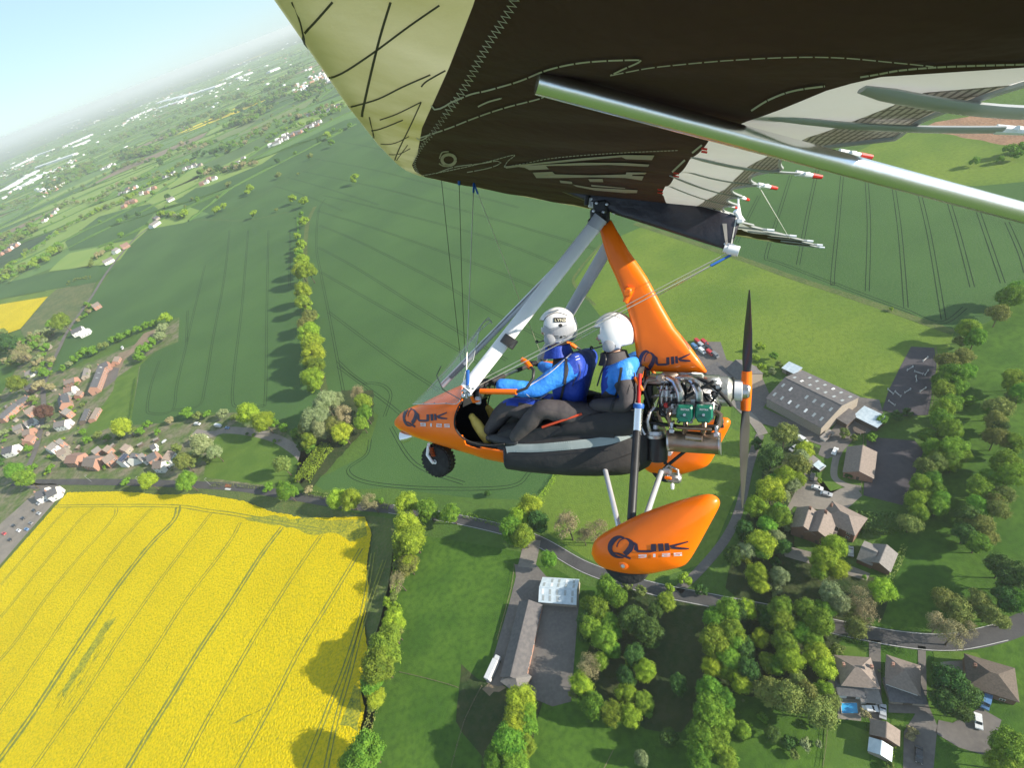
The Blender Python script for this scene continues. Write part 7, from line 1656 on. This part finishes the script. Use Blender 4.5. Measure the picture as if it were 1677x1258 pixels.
# rear passenger
R_head = A(1003, 550, 0)
wl = A(966, 664, .17)
pr, Er = person(R_head, A(1007, 582, 0), A(1012, 615, 0), A(1015, 650, 0), A(1010, 684, 0), A(1021, 606, .21), (A(1030, 664, .28), Vector((A(1030, 664, .28).x, -.28, A(1030, 664, .28).z))), (wl, Vector((wl.x, -wl.y, wl.z))), A(1000, 690, .12), A(888, 668, .27), A(838, 722, .27), None, 'rear', 'rear passenger in blue and charcoal jacket and plain white helmet, hands in the lap')
for s in (1, -1): hand(pr, Vector((wl.x, wl.y*s, wl.z)), Vector((wl.x+.085, wl.y*s-.02*s, wl.z+.0)), Vector((1, -.2*s, -.1)), Vector((.1, 1, 0)), 1 if Vector((1, 0, -.1)).cross(Vector((0, 1, 0))).z < 0 else -1, closed=False)
hr = helmet(pr, R_head, radians(8), None); hrt = Tgt(hr)
decal('lettering', text2('PELTOR', (974, 571), (8.0, -1.6), (1.2, -7.0)), hrt, navy, hr, off=.003, step=9)
decal('snap', [[(x+r*cos(a), y+r*sin(a)) for a in np.linspace(0, 2*pi, 12)[:-1]] for x, y, r in ((975, 550, 3.4), (1005, 567, 3.2))], hrt, blackp, hr, off=.003, step=5)
for o_, E_, hd in ((pf, Ef, F_head), (pr, Er, R_head)):
    b = MB(); nk = (hd+Vector((-.01, 0, -.155))); b.lathe((nk, (.1, 0, 1)), [(-.05, .125), (0, .105), (.035, .098), (.04, .085)], 24); b.build('collar', jnavy if o_ is pf else jgrey, o_, True)
    b = MB(); P = [hd+Vector((.04, .12, -.06)), hd+Vector((.13, .10, -.085)), hd+Vector((.155, .03, -.085))]; b.tube(P, .005, 6); b.ball(P[-1], .014, 6); b.build('microphone', blackp, o_, True)
b = MB(); P = catmull([R_head+Vector((.04, .12, -.11)), A(992, 590, .17), A(984, 612, .16), A(978, 632, .15)], 8); b.tube(P, .006, 8); b.build('headset_lead', blackp, pr, True)
# seams, straps
tpf = Tgt(pf); tpr = Tgt(pr)
decal('piping', stroke2([(868, 632), (900, 612), (925, 590), (936, 580)], 1.4)+stroke2([(862, 645), (880, 655), (905, 640)], 1), tpf, silverd, pf, off=.005)
decal('sleeve_seam', stroke2([(926, 588), (930, 605), (926, 622)], 2.2), tpf, jgrey, pf, off=.005)
decal('chest_logo', stroke2([(942, 586), (948, 584)], 1.2)+stroke2([(943, 590), (949, 588)], 1.2), tpf, silverd, pf, off=.006)
decal('lap_strap', stroke2([(918, 660), (922, 666), (932, 672)], 3), tpf, silverd, pf, off=.006) if 0 else None
def boot(par, an, toe_dir, up_, m):
    b = MB(); t = Vector(toe_dir).normalized(); h = an-t*.04
    b.tube([h, an+t*.03, an+t*.12, an+t*.19], [.044, .048, .045, .028], 14, sq=.78, up=up_); b.ball(an+t*.19, (.028, .03, .03), 6); b.ball(h, (.044, .036, .044), 6); o = b.build('shoe', m, par, True)
    b = MB(); b.tube([h-Vector(up_)*.04, an+t*.05-Vector(up_)*.042, an+t*.2-Vector(up_)*.035], [.034, .04, .03], 12, sq=.9, up=up_); return o
for s in (1, -1):
    a = A(797, 712, .15); boot(pf, Vector((a.x+.02, a.y*s, a.z-.01)), (.55, 0, .8), (-.8, 0, .55), shoe)
    a = A(838, 722, .27); boot(pr, Vector((a.x+.01, a.y*s, a.z-.01)), (1, 0, .1), (0, 0, 1), blackp)

# harness webbing, helmet straps, zips and sleeve folds
webm = mat('webbing', (.03, .03, .035), .8); zipm = mat('zip', (.5, .5, .52), .4)
for o_, t_, hd, sh_, hp in ((pf, tpf, F_head, (928, 588, 915, 668), 0), (pr, tpr, R_head, (1018, 602, 1000, 672), 1)):
    x0, y0, x1, y1 = sh_
    decal('harness_strap', stroke2([(x0, y0), ((x0+x1)/2+3, (y0+y1)/2), (x1, y1)], 4), t_, webm, o_, off=.006)
    decal('pocket_seam', stroke2([(x0+14, y0+28), (x0+10, y0+44)], 1.2)+stroke2([(x0+20, y0+8), (x0+22, y0+22), (x0+18, y0+34)], 1), t_, jgrey, o_, off=.005)
    b = MB(); b.tube([hd+Vector((.02, .135, -.06)), hd+Vector((.03, .11, -.125)), hd+Vector((.045, .05, -.155)), hd+Vector((.045, 0, -.16))], .007, 6); b.build('chin_strap', webm, o_, True)
for h_, t_ in ((hf, ht), (hr, hrt)):
    pass
decal('shell_seam', stroke2([(975, 532), (985, 522), (1005, 517), (1025, 527)], .8)+stroke2([(972, 558), (982, 575), (1000, 580), (1022, 574)], 1.0), hrt, helg, hr, off=.003, step=4)
decal('shell_seam', stroke2([(890, 526), (897, 518), (912, 512), (930, 517)], .9)+stroke2([(890, 555), (900, 562), (920, 561), (938, 556)], 1.0), ht, blackp, hf, off=.003, step=4)
# ------------------------------------------------------------------ the air
hz = bpy.data.materials.new('haze'); hz.use_nodes = True; n = hz.node_tree.nodes; L = hz.node_tree.links
n.remove(n['Principled BSDF']); pv = n.new('ShaderNodeVolumePrincipled'); pv.inputs['Color'].default_value = (.955, .975, 1.0, 1); pv.inputs['Density'].default_value = HAZE; pv.inputs['Anisotropy'].default_value = .2
L.new(pv.outputs[0], n['Material Output'].inputs['Volume'])
b = MB(); b.box((0, 0, (206-1)/2), (150000, 150000, 207)); o = b.build('haze', hz); tag(o, kind='stuff')
